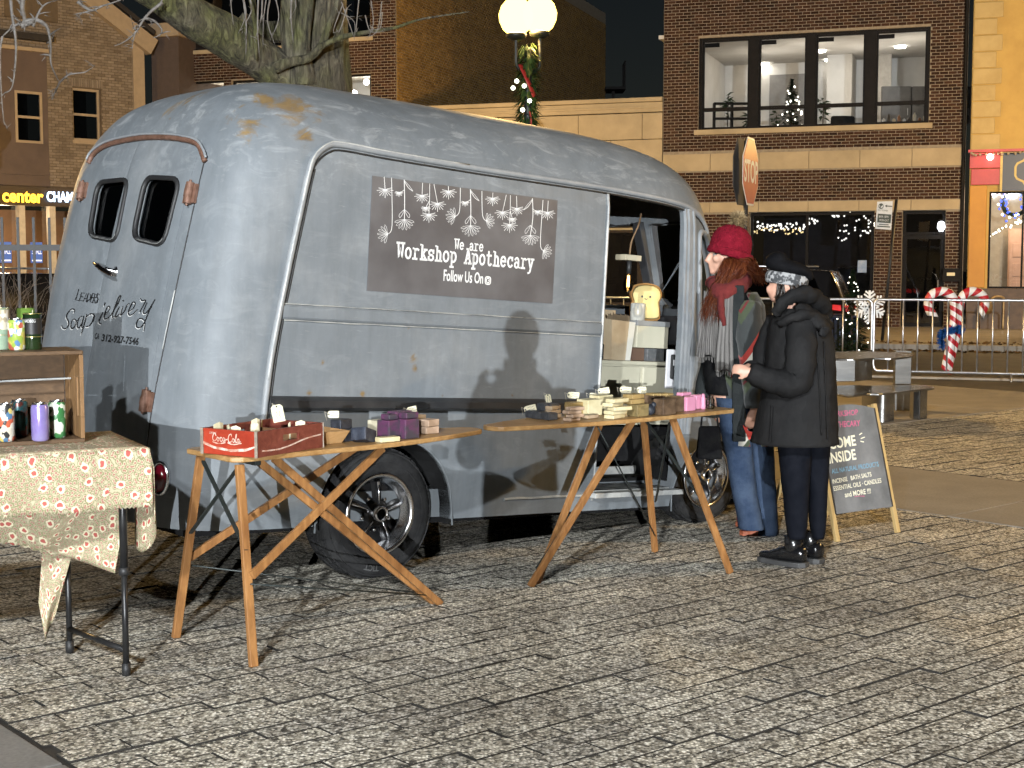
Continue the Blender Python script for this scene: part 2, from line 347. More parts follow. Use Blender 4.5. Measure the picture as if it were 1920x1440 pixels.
# paint: dull grey-blue primer with rust and pale rubbed patches
def van_paint():
    m, nt, b = nmat('van_paint'); b.inputs['Specular IOR Level'].default_value = 0.28
    co = coords(nt)
    n1 = N(nt, 'ShaderNodeTexNoise', inp={'Scale': 2.2, 'Detail': 7.0, 'Roughness': 0.65}); L(nt, co, n1.inputs['Vector'])
    base = ramp(nt, [(0.3, (0.138, 0.155, 0.169)), (0.52, (0.166, 0.183, 0.197)), (0.72, (0.222, 0.236, 0.245))]); L(nt, n1.outputs[0], base.inputs[0])
    # pale chalky rub marks, mostly on the roof
    sep = N(nt, 'ShaderNodeSeparateXYZ'); L(nt, co, sep.inputs[0])
    st = coords(nt, 'Object', (1.1, 2.2, 3.2)); n2 = N(nt, 'ShaderNodeTexNoise', inp={'Scale': 3.3, 'Detail': 5.0, 'Roughness': 0.72, 'Distortion': 1.2}); L(nt, st, n2.inputs['Vector'])
    hz = N(nt, 'ShaderNodeMapRange', inp={1: 1.9, 2: 2.3, 3: 0.25, 4: 1.0}); L(nt, sep.outputs[2], hz.inputs[0])
    r2 = ramp(nt, [(0.52, (0, 0, 0)), (0.66, (1, 1, 1))]); L(nt, n2.outputs[0], r2.inputs[0])
    mu = N(nt, 'ShaderNodeMath', operation='MULTIPLY'); L(nt, r2.outputs[0], mu.inputs[0]); L(nt, hz.outputs[0], mu.inputs[1])
    mu2 = N(nt, 'ShaderNodeMath', operation='MULTIPLY', inp={1: 0.55}); L(nt, mu.outputs[0], mu2.inputs[0])
    mx = N(nt, 'ShaderNodeMix', data_type='RGBA'); L(nt, mu2.outputs[0], mx.inputs[0]); L(nt, base.outputs[0], mx.inputs[6]); mx.inputs[7].default_value = (0.36, 0.375, 0.38, 1)
    # rust
    n3 = N(nt, 'ShaderNodeTexNoise', inp={'Scale': 6.0, 'Detail': 6.0, 'Roughness': 0.7, 'Distortion': 1.6}); L(nt, coords(nt, 'Object', (0.8, 1.3, 1.3)), n3.inputs['Vector'])
    acc = None
    for (u, v, rr, k) in RUST:
        p = proj_px(u, v, 0)
        d = N(nt, 'ShaderNodeVectorMath', operation='DISTANCE'); L(nt, co, d.inputs[0]); d.inputs[1].default_value = p
        q = N(nt, 'ShaderNodeMapRange', inp={1: 0.0, 2: rr * 1.25, 3: k + .10, 4: -0.45}); L(nt, d.outputs['Value'], q.inputs[0])
        if acc is None: acc = q.outputs[0]
        else:
            mm = N(nt, 'ShaderNodeMath', operation='MAXIMUM'); L(nt, acc, mm.inputs[0]); L(nt, q.outputs[0], mm.inputs[1]); acc = mm.outputs[0]
    ad = N(nt, 'ShaderNodeMath', operation='ADD'); L(nt, acc, ad.inputs[0]); L(nt, n3.outputs[0], ad.inputs[1])
    rm = ramp(nt, [(0.63, (0, 0, 0)), (0.82, (1, 1, 1))]); L(nt, ad.outputs[0], rm.inputs[0])
    rc = ramp(nt, [(0.35, (0.075, 0.045, 0.018)), (0.6, (0.22, 0.135, 0.040))]); L(nt, n3.outputs[0], rc.inputs[0])
    rk = N(nt, 'ShaderNodeMath', operation='MULTIPLY', inp={1: 0.85}); L(nt, rm.outputs[0], rk.inputs[0])
    mx2 = N(nt, 'ShaderNodeMix', data_type='RGBA'); L(nt, rk.outputs[0], mx2.inputs[0]); L(nt, mx.outputs[2], mx2.inputs[6]); L(nt, rc.outputs[0], mx2.inputs[7])
    # fine scratches and grime runs
    n6 = N(nt, 'ShaderNodeTexNoise', inp={'Scale': 9.0, 'Detail': 5.0, 'Roughness': 0.75}); L(nt, coords(nt, 'Object', (1.0, 1.0, 9.0)), n6.inputs['Vector']); r6 = ramp(nt, [(0.64, (0, 0, 0)), (0.72, (1, 1, 1))]); L(nt, n6.outputs[0], r6.inputs[0]); k6 = N(nt, 'ShaderNodeMath', operation='MULTIPLY', inp={1: 0.30}); L(nt, r6.outputs[0], k6.inputs[0])
    n7 = N(nt, 'ShaderNodeTexNoise', inp={'Scale': 5.0, 'Detail': 5.0, 'Roughness': 0.7}); L(nt, coords(nt, 'Object', (2.4, 2.4, 0.35)), n7.inputs['Vector']); r7 = ramp(nt, [(0.36, (0.74, 0.73, 0.71)), (0.58, (1, 1, 1))]); L(nt, n7.outputs[0], r7.inputs[0])
    m6 = N(nt, 'ShaderNodeMix', data_type='RGBA'); L(nt, k6.outputs[0], m6.inputs[0]); L(nt, mx2.outputs[2], m6.inputs[6]); m6.inputs[7].default_value = (0.40, 0.41, 0.41, 1); m7 = N(nt, 'ShaderNodeMix', data_type='RGBA', blend_type='MULTIPLY'); m7.inputs[0].default_value = 0.4; L(nt, m6.outputs[2], m7.inputs[6]); L(nt, r7.outputs[0], m7.inputs[7])
    L(nt, m7.outputs[2], b.inputs['Base Color'])
    ro = N(nt, 'ShaderNodeMapRange', inp={1: 0.3, 2: 0.7, 3: 0.48, 4: 0.62}); L(nt, n2.outputs[0], ro.inputs[0]); rr = N(nt, 'ShaderNodeMath', operation='MULTIPLY_ADD', inp={1: 0.3}); L(nt, rm.outputs[0], rr.inputs[0]); L(nt, ro.outputs[0], rr.inputs[2]); L(nt, rr.outputs[0], b.inputs['Roughness'])
    n4 = N(nt, 'ShaderNodeTexNoise', inp={'Scale': 1.6, 'Detail': 3.0}); L(nt, co, n4.inputs['Vector']); n5 = N(nt, 'ShaderNodeTexNoise', inp={'Scale': 160.0, 'Detail': 2.0}); L(nt, co, n5.inputs['Vector'])
    sm = N(nt, 'ShaderNodeMath', operation='MULTIPLY_ADD', inp={1: 0.02}); L(nt, n5.outputs[0], sm.inputs[0]); L(nt, n4.outputs[0], sm.inputs[2]); bump(nt, b, sm.outputs[0], 0.5, 0.03)
    return m
outer = shellmesh()
BV = BVHTree.FromPolygons([Vector(v) for v in outer.v], outer.f)
def _hit(o, d, off):
    loc, n, i, dist = BV.ray_cast(Vector(o), Vector(d).normalized())
    if loc is None: return None
    if n.dot(Vector(d)) > 0: n = -n
    return loc + n * off
def proj_px(u, v, off=0.0):
    p = _hit(VMI @ CAMP, VMI.to_3x3() @ ray(u, v), off)
    return p if p is not None else VMI @ at(u, v, 7.0)
def proj_side(s, h, off=0.0): return _hit((s, -2, h), (0, 1, 0), off) or Vector((s, -.05 - off, h))
def proj_rear(y, h, off=0.0): return _hit((-3, y, h), (1, 0, 0), off) or Vector((-1 - off, y, h))
RUST = [(545, 200, .42, .24), (500, 188, .34, .20), (572, 258, .20, .26), (470, 235, .22, .22), (350, 188, .40, .16), (430, 222, .2, .12), (320, 205, .25, .10), (600, 215, .2, .14), (775, 670, .09, .20), (780, 690, .07, .22), (766, 615, .05, .12), (1108, 300, .06, .16), (605, 680, .05, .16), (580, 738, .06, .2), (680, 740, .05, .2), (830, 742, .04, .2), (960, 742, .04, .2), (715, 770, .05, .15), (1000, 950, .12, .05), (1080, 1000, .12, .02), (560, 940, .14, .08)]
MP = van_paint()
van = root('delivery_van', 'grey vintage delivery van with rust stained rounded roof and open side door', 'van', mat4=VM)
body = outer.build('body', MP)
inner = shellmesh(0.035, 0.45).build('cut', MP)
def cutter_sh(poly, y0, y1):     # (s,h) outline through the side
    return M().prism([(s, h) for s, h in poly], y1 - y0, Matrix(((1, 0, 0), (0, 0, 1), (0, 1, 0))), (0, y0, 0)).build('cut', MP)
def cutter_yh(poly, s0, s1):
    return M().prism([(y, h) for y, h in poly], s1 - s0, Matrix(((0, 0, 1), (1, 0, 0), (0, 1, 0))), (s0, 0, 0)).build('cut', MP)
def roundpoly(pts, r, n=5):
    out = []; k = len(pts)
    for i in range(k):
        p = Vector(pts[i]); a = (Vector(pts[i - 1]) - p); b = (Vector(pts[(i + 1) % k]) - p); rr = min(r, a.length * .45, b.length * .45)
        A = p + a.normalized() * rr; B = p + b.normalized() * rr
        for t in range(n + 1):
            q = t / n; out.append(A * (1 - q) ** 2 + p * 2 * q * (1 - q) + B * q * q)
    return [tuple(x) for x in out]
def arch(s0, hw, top, n=18): return [(s0 + hw * math.cos(math.pi * i / n), 0.27 + (top - 0.27) * math.sin(math.pi * i / n) ** 0.8) for i in range(n + 1)] + [(s0 - hw, 0.0), (s0 + hw, 0.0)]
WIN_PX = [[(187, 343), (245, 337), (222, 453), (170, 443)], [(277, 333), (342, 337), (310, 462), (252, 447)]]
WIN = []
for q in WIN_PX:
    pts = [proj_px(u, v) for u, v in q]; WIN.append(roundpoly([(p.y, p.z) for p in pts], 0.075, 6))
ARCH_R = arch(0.06, 0.43, 0.74); ARCH_F = arch(2.58, 0.40, 0.70)
door_poly = roundpoly([(1.51, .40), (2.17, .40), (2.19, 2.10), (1.51, 2.125)], 0.03, 3)
wsh = [roundpoly([(.15, 1.52), (.91, 1.52), (.91, 2.09), (.20, 2.06)], .08), roundpoly([(.99, 1.52), (1.75, 1.52), (1.70, 2.06), (.99, 2.09)], .08)]
qwin = roundpoly([(2.345, 1.28), (2.66, 1.28), (2.60, 1.75), (2.50, 1.97), (2.36, 1.99)], .10, 6)
cuts = [inner, cutter_sh(door_poly, -.4, .25), cutter_sh(ARCH_R, -.4, .06), cutter_sh(ARCH_F, -.4, .10), cutter_sh(ARCH_R, 1.84, 2.4), cutter_sh(ARCH_F, 1.80, 2.4), cutter_sh(qwin, -.4, .5), cutter_yh(wsh[0], 2.5, 3.7), cutter_yh(wsh[1], 2.5, 3.7), cutter_yh(WIN[0], -1.6, -.7), cutter_yh(WIN[1], -1.6, -.7)]
boolean(body, cuts)
for p in body.data.polygons: p.use_smooth = True
body.data.set_sharp_from_angle(angle=R(38)); body.parent = van
DARK = mat('van_inside', (0.018, 0.018, 0.019), (0.011, 0.011, 0.011), 0.8, spec=.1)
BLACKR = mat('black_rubber', (0.012, 0.012, 0.013), (0.02, 0.02, 0.02), 0.55)
RUSTM = mat('rusty_metal', (0.13, 0.065, 0.04), (0.22, 0.12, 0.085), 0.6, 0.3, 25, bmp=.3)
TRIM = mat('grey_trim', (0.19, 0.205, 0.22), (0.26, 0.27, 0.275), 0.5, 0.0, 9)
PALE = mat('pale_wear_and_glint', (0.28, 0.29, 0.29), (0.50, 0.50, 0.47), 0.45, 0.1, 7, lo=.4, hi=.6)  # pale worn metal, also used for painted-on glints and highlights
CHROME = mat('chrome', (0.82, 0.83, 0.85), (0.65, 0.65, 0.66), 0.20, 1.0, 12)
# rear doors -----------------------------------------------------------------
def door_top(y): return 2.185 - 0.125 * (abs(y - YC) / 0.65) ** 2.6
def rear_door(y0, y1, k):
    m = M(); nu, nv = 18, 48; o = []; i_ = []
    for a in range(nv + 1):
        for b in range(nu + 1):
            y = y0 + (y1 - y0) * b / nu; h = 0.42 + (door_top(y) - 0.42) * a / nv; e = (0 < a < nv and 0 < b < nu)
            o.append(proj_rear(y, h, 0.0075 if e else 0.003)); i_.append(proj_rear(y, h, -0.008))
    n = len(o); W = nu + 1; fs = []
    for a in range(nv):
        for b in range(nu):
            q = a * W + b; fs += [(q, q + 1, q + W + 1, q + W), (n + q + W, n + q + W + 1, n + q + 1, n + q)]
    edge = [b for b in range(W)] + [a * W + nu for a in range(1, nv + 1)] + [nv * W + b for b in range(nu - 1, -1, -1)] + [a * W for a in range(nv - 1, 0, -1)]
    for t in range(len(edge)):
        a, b = edge[t], edge[(t + 1) % len(edge)]; fs.append((b, a, n + a, n + b))
    m.add(o + i_, fs); d = m.build('rear_door', MP)
    boolean(d, [cutter_yh(WIN[k], -1.6, -.7)])
    for p in d.data.polygons: p.use_smooth = True
    d.data.set_sharp_from_angle(angle=R(30)); d.parent = van
    # rubber gasket, thin bright ring, dark glass
    lp = [proj_rear(y, h, .010) for y, h in WIN[k]]
    M().tube(lp, 0.013, 8, closed=True).build('window_gasket', BLACKR, d, smooth=True)
    low = [proj_rear(y, h, .017) for y, h in WIN[k] if h < min(q[1] for q in WIN[k]) + .035]
    low.sort(key=lambda p: p.y); M().tube(low, 0.006, 6).build('window_drip', PALE, d, smooth=True)
    c = Vector((sum(q[0] for q in WIN[k]), sum(q[1] for q in WIN[k]))) / len(WIN[k])
    g = M(); g.add([proj_rear(y, h, -.012) for y, h in WIN[k]], [tuple(range(len(WIN[k])))]); g.build('window_glass', glass('van_glass_dark', (0.25, 0.28, 0.32), 0.03), d)
    return d
dr_l = rear_door(YC + .003, 1.60, 0); dr_r = rear_door(0.30, YC - .003, 1)
def px_tube(name, pts, r, m_, parent, off=0.0, n=8, sm=5, flat=1.0):
    P = bez([(a, b) for a, b in pts], sm) if sm else [Vector(p) for p in pts]
    return M().tube([proj_px(p[0], p[1], off) for p in P], r, n, flat=flat).build(name, m_, parent, smooth=True)
px_tube('drip_rail', [(170, 308), (178, 292), (200, 276), (235, 266), (280, 260), (330, 261), (368, 269), (380, 283), (387, 304)], .014, RUSTM, van, .012)
px_tube('drip_rail_edge', [(168, 302), (177, 287), (200, 271), (235, 261), (280, 255), (330, 256), (370, 264), (384, 279), (391, 298)], .007, TRIM, van, .02)
# seams around the doors
px_tube('door_seam', [(384, 302), (372, 352), (335, 520), (300, 690), (282, 790), (270, 900)], .0035, BLACKR, van, .002, 5)
px_tube('door_seam', [(172, 312), (158, 390), (130, 480), (108, 585), (95, 690)], .003, BLACKR, van, .002, 5)
px_tube('door_seam_glint', [(330, 545), (318, 600), (307, 655)], .003, PALE, van, .008, 5)  # pale strip paints a glint of light onto the seam
def hinge(u, v, du, dv, big):
    c = proj_px(u, v, .012); m = M(); up = (proj_px(u + du, v + dv, .012) - c).normalized(); nrm = (proj_px(u, v, .1) - proj_px(u, v, 0)).normalized()
    Lh = .052 * big; m.tube([c - up * Lh + nrm * .012, c + up * Lh + nrm * .012], .021 * big, 10)
    m.tube([c - up * Lh * .33 + nrm * .013, c + up * Lh * .33 + nrm * .013], .0235 * big, 10)
    sd = up.cross(nrm).normalized()
    for q in (-1, 1): m.beam(c - up * Lh * .9 + sd * q * .022, c + up * Lh * .9 + sd * q * .022, .036, .016, nrm)
    m.tube([c - up * Lh * 1.25 + nrm * .014, c + up * Lh * 1.2 + nrm * .014], .006, 6)
    return m.build('hinge', RUSTM, van, angle=40)
hinge(361, 365, -6, 34, 1.0); hinge(160, 361, -6, 34, .95); hinge(279, 752, -6, 34, 1.0); hinge(86, 690, -6, 34, .9)
# T-handle
hp = proj_px(218, 510, .0); hn = (proj_px(218, 510, .1) - hp).normalized(); hb = M(); hb.lathe([(.03, 0), (.028, .008), (.012, .016), (.011, .06)], 12, hn.to_track_quat('Z', 'Y').to_matrix(), hp)
hd = hb.build('door_handle', CHROME, dr_r, smooth=True)
a_ = proj_px(200, 500, .065); b_ = proj_px(233, 522, .065); c_ = (a_ + b_) / 2
M().tube([a_ + (a_ - c_) * .15, c_ + (a_ - c_) * .6, c_ + hn * .006, c_ + (b_ - c_) * .7, b_], [.006, .014, .013, .011, .004], 8).build('lever', mat('worn_chrome', (.42, .36, .33), (.2, .15, .13), .25, 1.0, 14), hd, smooth=True)
# tail light
tc = proj_px(303, 897, 0); tn = (proj_px(303, 897, .1) - tc).normalized(); tq = tn.to_track_quat('Z', 'Y').to_matrix() @ Matrix(((.055, 0, 0), (0, .085, 0), (0, 0, 1)))
tl = M().lathe([(1.0, -.01), (1.0, .012), (.93, .02), (.82, .02), (.80, .008)], 28, tq, tc).build('tail_light', CHROME, van, smooth=True)
M().lathe([(.84, .006), (.72, .026), (.45, .036), (0, .04)], 24, tq, tc).build('lens', mat('red_lens', (.12, .004, .012), (.16, .006, .016), .12, coat=.6), tl, smooth=True)
# side trim -------------------------------------------------------------------
bead = [(-.69, .80), (-.68, .95), (-.655, 1.18), (-.59, 1.56), (-.54, 1.82), (-.50, 2.02), (-.465, 2.10), (-.39, 2.16), (-.30, 2.178), (0, 2.168), (.6, 2.158), (1.2, 2.155), (1.6, 2.15), (2.0, 2.135), (2.25, 2.11), (2.42, 2.05), (2.52, 1.96), (2.60, 1.80), (2.65, 1.6)]
P = bez(bead, 6)
M().tube([proj_side(p[0], p[1], .006) for p in P], .017, 8).build('side_moulding', TRIM, van, smooth=True)
P2 = [(p[0] + (.030 if p[1] < 2.05 and p[0] < 0 else 0.012), p[1] - (.0 if p[1] < 2.05 and p[0] < 0 else .027)) for p in P]
M().tube([proj_side(p[0], p[1], .001) for p in P2], .0055, 6).build('moulding_gap', BLACKR, van, smooth=True)
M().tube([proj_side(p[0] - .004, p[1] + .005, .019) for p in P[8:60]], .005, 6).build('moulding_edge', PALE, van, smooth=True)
def strip(name, m_, s0, s1, h0, h1, off, n=26, edge=.012, wob=0):
    m = M(); rings = []
    for k in range(n + 1):
        s = s0 + (s1 - s0) * k / n; wv = wob * mnoise.noise((s * 7, h0 * 3, 2))
        a, b = proj_side(s, h0 + wv, 0), proj_side(s, h1 + wv, 0); o = Vector((0, -off, 0)); e = Vector((0, 0, edge)); i_ = Vector((0, .004, 0))
        rings.append([a + i_, a + e * .2 + o * .5, a + e + o, b - e + o, b - e * .2 + o * .5, b + i_])
    return m.loft(rings).build(name, m_, van, angle=35)
strip('belt_band', MP, -.61, 1.505, 1.312, 1.385, .014)
strip('belt_edge_highlight', PALE, -.60, 1.503, 1.383, 1.391, .012, 60, .003, .003)  # pale strips above and below paint the highlights along the belt
strip('belt_edge_highlight', PALE, -.60, 1.503, 1.303, 1.312, .010, 60, .003, .003)
strip('rub_rail', mat('black_rail', (.018, .019, .021), (.035, .035, .036), .45, scale=9), -.655, 1.52, .872, .945, .045, 20, .02)
strip('body_edge_highlight', PALE, .85, 1.50, .385, .40, .012, 20, .004, .004)  # highlight along the lower body, painted as a pale strip
# panel joints and door jamb
for s in (1.515,):
    M().tube([proj_side(s, h, .004) for h in np.linspace(.36, 2.12, 24)], .009, 6).build('door_edge', PALE, van, smooth=True)
jamb = M()
for k, (s, wd, dp) in enumerate([(2.195, .020, .012), (2.222, .022, .020), (2.250, .022, .014), (2.278, .022, .020), (2.302, .016, .010)]):
    jamb.loft([[proj_side(s - wd / 2, h, -.005), proj_side(s - wd / 3, h, dp), proj_side(s + wd / 3, h, dp), proj_side(s + wd / 2, h, -.005)] for h in np.linspace(.74, 2.10, 16)])
jamb.build('folding_door', TRIM, van, angle=40)
M().tube([proj_side(p[0], p[1], .004) for p in qwin], .016, 8, closed=True).build('quarter_window_frame', TRIM, van, smooth=True)
M().add([proj_side(p[0], p[1], -.014) for p in qwin], [tuple(range(len(qwin)))]).build('quarter_window_glass', glass('van_glass', (.9, .95, .97), .02), van)
for q in wsh:
    M().add([_hit((5, y, h), (-1, 0, 0), -.014) for y, h in q], [tuple(range(len(q)))]).build('windshield_glass', MATS['van_glass'], van)
    M().tube([_hit((5, y, h), (-1, 0, 0), .002) for y, h in q], .014, 8, closed=True).build('windshield_gasket', BLACKR, van, smooth=True)
M().beam(_hit((5, .95, 1.5), (-1, 0, 0), -.055), _hit((5, .95, 2.11), (-1, 0, 0), -.055), .075, .05, (1, 0, 0)).build('windshield_post', mat('dark_paint', (.03, .032, .036), (.05, .05, .052), .45), van, bevel=.006)
# underside, wheel wells, step, cab fittings
M().box((1.1, YC, .30), (4.1, 1.55, .10)).build('chassis', DARK, van)
for (A_, s0) in ((ARCH_R, .06), (ARCH_F, 2.58)):
    m = M(); n = 18; arcp = A_[:19]
    for ya, yb, nm in ((-.03, .36, 0), (1.56, 1.93, 1)):
        m.loft([[(s, ya, h) for s, h in arcp], [(s, yb, h) for s, h in arcp]], cap=False, closed=False)
        yy = yb if nm == 0 else ya; m.add([(s, yy, h) for s, h in arcp], [tuple(range(len(arcp)))])
    m.build('wheel_well', DARK, van)
    e = [proj_side(s, h, .001) for s, h in arcp]; M().tube(e, .005, 8).build('arch_lip', MP, van, smooth=True)
st = M(); st.box((1.85, .10, .395), (.74, .42, .03)); st.box((1.85, .31, .45), (.74, .02, .12))
for k in range(5): st.box((1.85, -.03 + .06 * k, .413), (.72, .012, .008))
st.build('step', PALE, van, bevel=.004)
M().box((1.0, YC, .452), (3.9, 1.66, .02)).build('cab_floor', DARK, van)
M().box((3.00, .95, 1.37), (.20, 1.30, .20)).build('dashboard', mat('dash', (.02, .021, .024), (.03, .03, .032), .5), van, bevel=.03)
M().loft([[(3.05, y, .47) for y in (.35, 1.6)] + [(3.3, 1.6, .47), (3.3, .35, .47)], [(3.05, y, 1.3) for y in (.35, 1.6)] + [(3.15, 1.6, 1.3), (3.15, .35, 1.3)]]).build('toe_board', DARK, van)
sw = M(); cw = Vector((2.42, 1.28, 1.42)); mw = Euler((0, R(-28), 0)).to_matrix()
sw.tube([cw + mw @ Vector((.21 * math.cos(t), .21 * math.sin(t), 0)) for t in np.linspace(0, 2 * math.pi, 24, endpoint=False)], .014, 8, closed=True)
for t in (0.5, 2.6, 4.7): sw.tube([cw, cw + mw @ Vector((.21 * math.cos(t), .21 * math.sin(t), 0))], .009, 6)
sw.tube([cw, (2.75, 1.28, .9)], .02, 8); sw.build('steering_wheel', BLACKR, van, smooth=True)
# cream cabinet seen through the door
CREAM = mat('cream_paint', (.52, .50, .38), (.60, .57, .44), .5, scale=3)
cb = M(); cb.box((2.53, .92, .94), (1.02, .62, .40)); cb.box((2.53, .91, 1.145), (1.06, .66, .025)); cbo = cb.build('cabinet', CREAM, van, bevel=.006)
for k in (0, 1): M().box((2.265 + .52 * k, .602, .94), (.49, .018, .36)).build('cabinet_door', CREAM, cbo, bevel=.006)
M().box((2.50, .95, .60), (.95, .60, .26)).build('engine_cover', DARK, van, bevel=.02)
# wheels ----------------------------------------------------------------------
TYRE = mat('tyre', (.014, .014, .015), (.026, .026, .026), .8, spec=.2, scale=20, bmp=.25)
def wheel(s, hub_h, rad, rim, yo, wd, side=1):
    """side=1: outer face towards -y"""
    base = Matrix(((1, 0, 0), (0, 0, -1), (0, 1, 0))) if side == 1 else Matrix(((-1, 0, 0), (0, 0, 1), (0, 1, 0)))
    c = Vector((s, yo, hub_h))
    w_ = bpy.data.objects.new('wheel', None); col.objects.link(w_); w_.parent = van
    m = M(); m.lathe([(rim, -wd), (rim + .02, -wd + .0), (rad * .93, -wd - .006), (rad, -wd * .86), (rad, -wd * .14), (rad * .985, -.012), (rad * .93, .008), (rad * .86, .014), (rim + .03, .010), (rim + .008, 0.0), (rim - .004, -.02)], 56, base, c, cap=False)
    t = m.build('tyre', TYRE, w_, angle=40)
    for rr in (.80, .95):
        M().lathe([(rad * rr - .004, .012), (rad * rr, .0165), (rad * rr + .004, .012)], 48, base, c, cap=False).build('sidewall_rib', TYRE, t, smooth=True)
    tb = M()
    for k in range(44):
        a = 2 * math.pi * k / 44
        for z, q in ((-.035, .0), (-.09, .07), (-.145, .0)):
            p = base @ Vector((rad * 1.0 * math.cos(a + q), rad * math.sin(a + q), z)) + c; d = (base @ Vector((math.cos(a + q), math.sin(a + q), 0)))
            tb.beam(p - d * .004, p + d * .006, .036, .03, base @ Vector((0, 0, 1)))
    tb.build('tread', TYRE, t)
    m = M(); m.lathe([(rim - .002, -.02), (rim + .010, .006), (rim + .006, .016), (rim - .008, .014), (rim - .016, .002), (rim - .02, -.02), (rim * .80, -.035), (rim * .76, -.06), (rim * .74, -.16), (rim * .3, -.17)], 56, base, c, cap=False)
    r_ = m.build('rim', CHROME, w_, smooth=True)
    GB = mat('gloss_black', (.010, .010, .011), (.016, .016, .016), .3, spec=.4)
    m = M()
    for k in range(5):
        a = 2 * math.pi * k / 5 + .28
        def pt(r, da, z): return base @ Vector((r * math.cos(a + da), r * math.sin(a + da), z)) + c
        m.hexa([pt(rim * .26, -.42, -.035), pt(rim * .78, -.20, -.050), pt(rim * .78, .20, -.050), pt(rim * .26, .42, -.035)], [pt(rim * .26, -.30, -.012), pt(rim * .79, -.10, -.034), pt(rim * .79, .10, -.034), pt(rim * .26, .30, -.012)])
    m.lathe([(rim * .36, -.06), (rim * .36, -.022), (rim * .30, -.012), (rim * .2, -.012)], 24, base, c, cap=False); m.lathe([(rim * .8, -.075), (0.0, -.075)], 24, base, c, cap=False)
    m.build('spokes', GB, r_, angle=30)
    m = M()
    for k in range(5):
        a = 2 * math.pi * k / 5 + .28
        m.tube([base @ Vector((rim * .24 * math.cos(a), rim * .24 * math.sin(a), -.008)) + c, base @ Vector((rim * .55 * math.cos(a), rim * .55 * math.sin(a), -.016)) + c, base @ Vector((rim * .79 * math.cos(a), rim * .79 * math.sin(a), -.028)) + c], [.004, .005, .011], 6)
    m.build('spoke_edges', CHROME, r_, smooth=True)
    M().lathe([(rim * .20, -.02), (rim * .20, .022), (rim * .17, .028), (rim * .145, .026), (rim * .14, -.0)], 24, base, c, cap=False).build('hub_cap', CHROME, r_, smooth=True)
    for k in range(5):
        a = 2 * math.pi * k / 5 + .9; nuts = M(); nuts.lathe([(.011, -.03), (.011, .0), (.007, .004), (0, .004)], 8, base, c + base @ Vector((rim * .42 * math.cos(a), rim * .42 * math.sin(a), -.03))).build('lug_nut', CHROME, r_, smooth=True)
    return w_, base, c
def vloc(p): return VMI @ p
rh = vloc(AB(.083, .0, .335)); fh = vloc(AB(2.59, .0, .300))
_, wb, wc = wheel(rh.x, rh.z, .335, .205, .015, .22); wheel(fh.x, fh.z, .303, .200, .03, .19)
wheel(rh.x, rh.z, .335, .205, 1.885, .22, -1); wheel(fh.x, fh.z, .303, .200, 1.86, .19, -1)
# raised tyre lettering
ft = Flat(); Rr = .285
ft.text('TICT', 0, 0, .042, 'CENTER', bold=.0012)
def wrapt(a, b):
    th = -1.78 + a / Rr; rr = Rr - .018 + b; rr = Rr + (b - .015); return wb @ Vector((rr * math.cos(th), rr * math.sin(th), .0175)) + wc
ft2 = Flat(); ft2.v = [Vector((v.x, v.y)) for v in ft.v]; ft2.f = ft.f
ft2.to(lambda a, b: wb @ Vector(((Rr - b) * math.cos(-1.80 + a / Rr), (Rr - b) * math.sin(-1.80 + a / Rr), .0165)) + wc if False else wb @ Vector(((Rr - .02 + b) * math.cos(math.pi * 1.45 - a / Rr), (Rr - .02 + b) * math.sin(math.pi * 1.45 - a / Rr), .0165)) + wc, 'tyre_lettering', mat('raised_letters', (.10, .10, .10), (.06, .06, .06), .7), [c for c in van.children if c.name.startswith('wheel')][0])
# ---- sign-painted lettering on the rear doors ---------------------------------------
def zpx(x, y): return 60 + x / 6, 520 + y / 6
SOAP = [[(490, 395), (500, 370), (470, 360), (425, 400), (407, 450), (425, 490), (430, 540), (400, 580), (368, 572), (355, 545)],
 [(495, 470), (465, 500), (455, 555), (475, 580), (505, 545), (515, 490), (495, 470)], [(582, 440), (545, 470), (527, 530), (540, 575), (575, 530), (602, 440)], [(602, 440), (578, 550), (592, 570)],
 [(637, 418), (610, 520), (575, 640)], [(632, 450), (678, 415), (715, 425), (702, 490), (662, 550), (628, 555)],
 [(842, 290), (832, 322)], [(818, 395), (772, 500), (800, 525)], [(840, 425), (888, 370), (893, 332), (865, 342), (836, 420), (832, 462), (862, 470), (905, 430)],
 [(905, 430), (985, 300), (1017, 215), (990, 240), (932, 400), (927, 450), (955, 435)], [(1002, 335), (962, 420), (967, 450), (1005, 415)], [(1042, 330), (1017, 430), (1062, 380), (1087, 320), (1112, 300)],
 [(1112, 390), (1160, 350), (1180, 292), (1150, 290), (1107, 380), (1112, 425), (1152, 420), (1205, 365)], [(1240, 240), (1262, 268), (1296, 268), (1232, 395)], [(1312, 290), (1272, 390), (1292, 410), (1332, 370), (1402, 255)],
 [(1402, 255), (1330, 400), (1290, 500), (1250, 560), (1213, 570), (1192, 540), (1215, 480), (1258, 468), (1290, 510), (1278, 602)]]
LEAD = [[(545, 142), (508, 258), (546, 264)], [(610, 182), (577, 178), (553, 262), (592, 268)], [(566, 220), (596, 224)], [(598, 272), (634, 182), (640, 277)], [(612, 242), (640, 245)], [(630, 278), (654, 182), (682, 200), (674, 250), (632, 278)],
 [(727, 190), (702, 186), (674, 281), (704, 286)], [(690, 230), (714, 234)], [(702, 290), (730, 189), (752, 202), (746, 226), (716, 239), (732, 294)], [(774, 197), (756, 186), (746, 215), (760, 246), (748, 286), (724, 290)]]
wid = lambda t: 9 + 5 * math.sin(math.pi * t); fls = []
for grp_ in (SOAP[:6], SOAP[6:]):
    fl = Flat(); sh = Flat(); fls.append((fl, sh))
    for s_ in grp_: fl.stroke([(x, -y) for x, y in s_], wid, 6); sh.stroke([(x - 9, -y - 13) for x, y in s_], 7, 6)
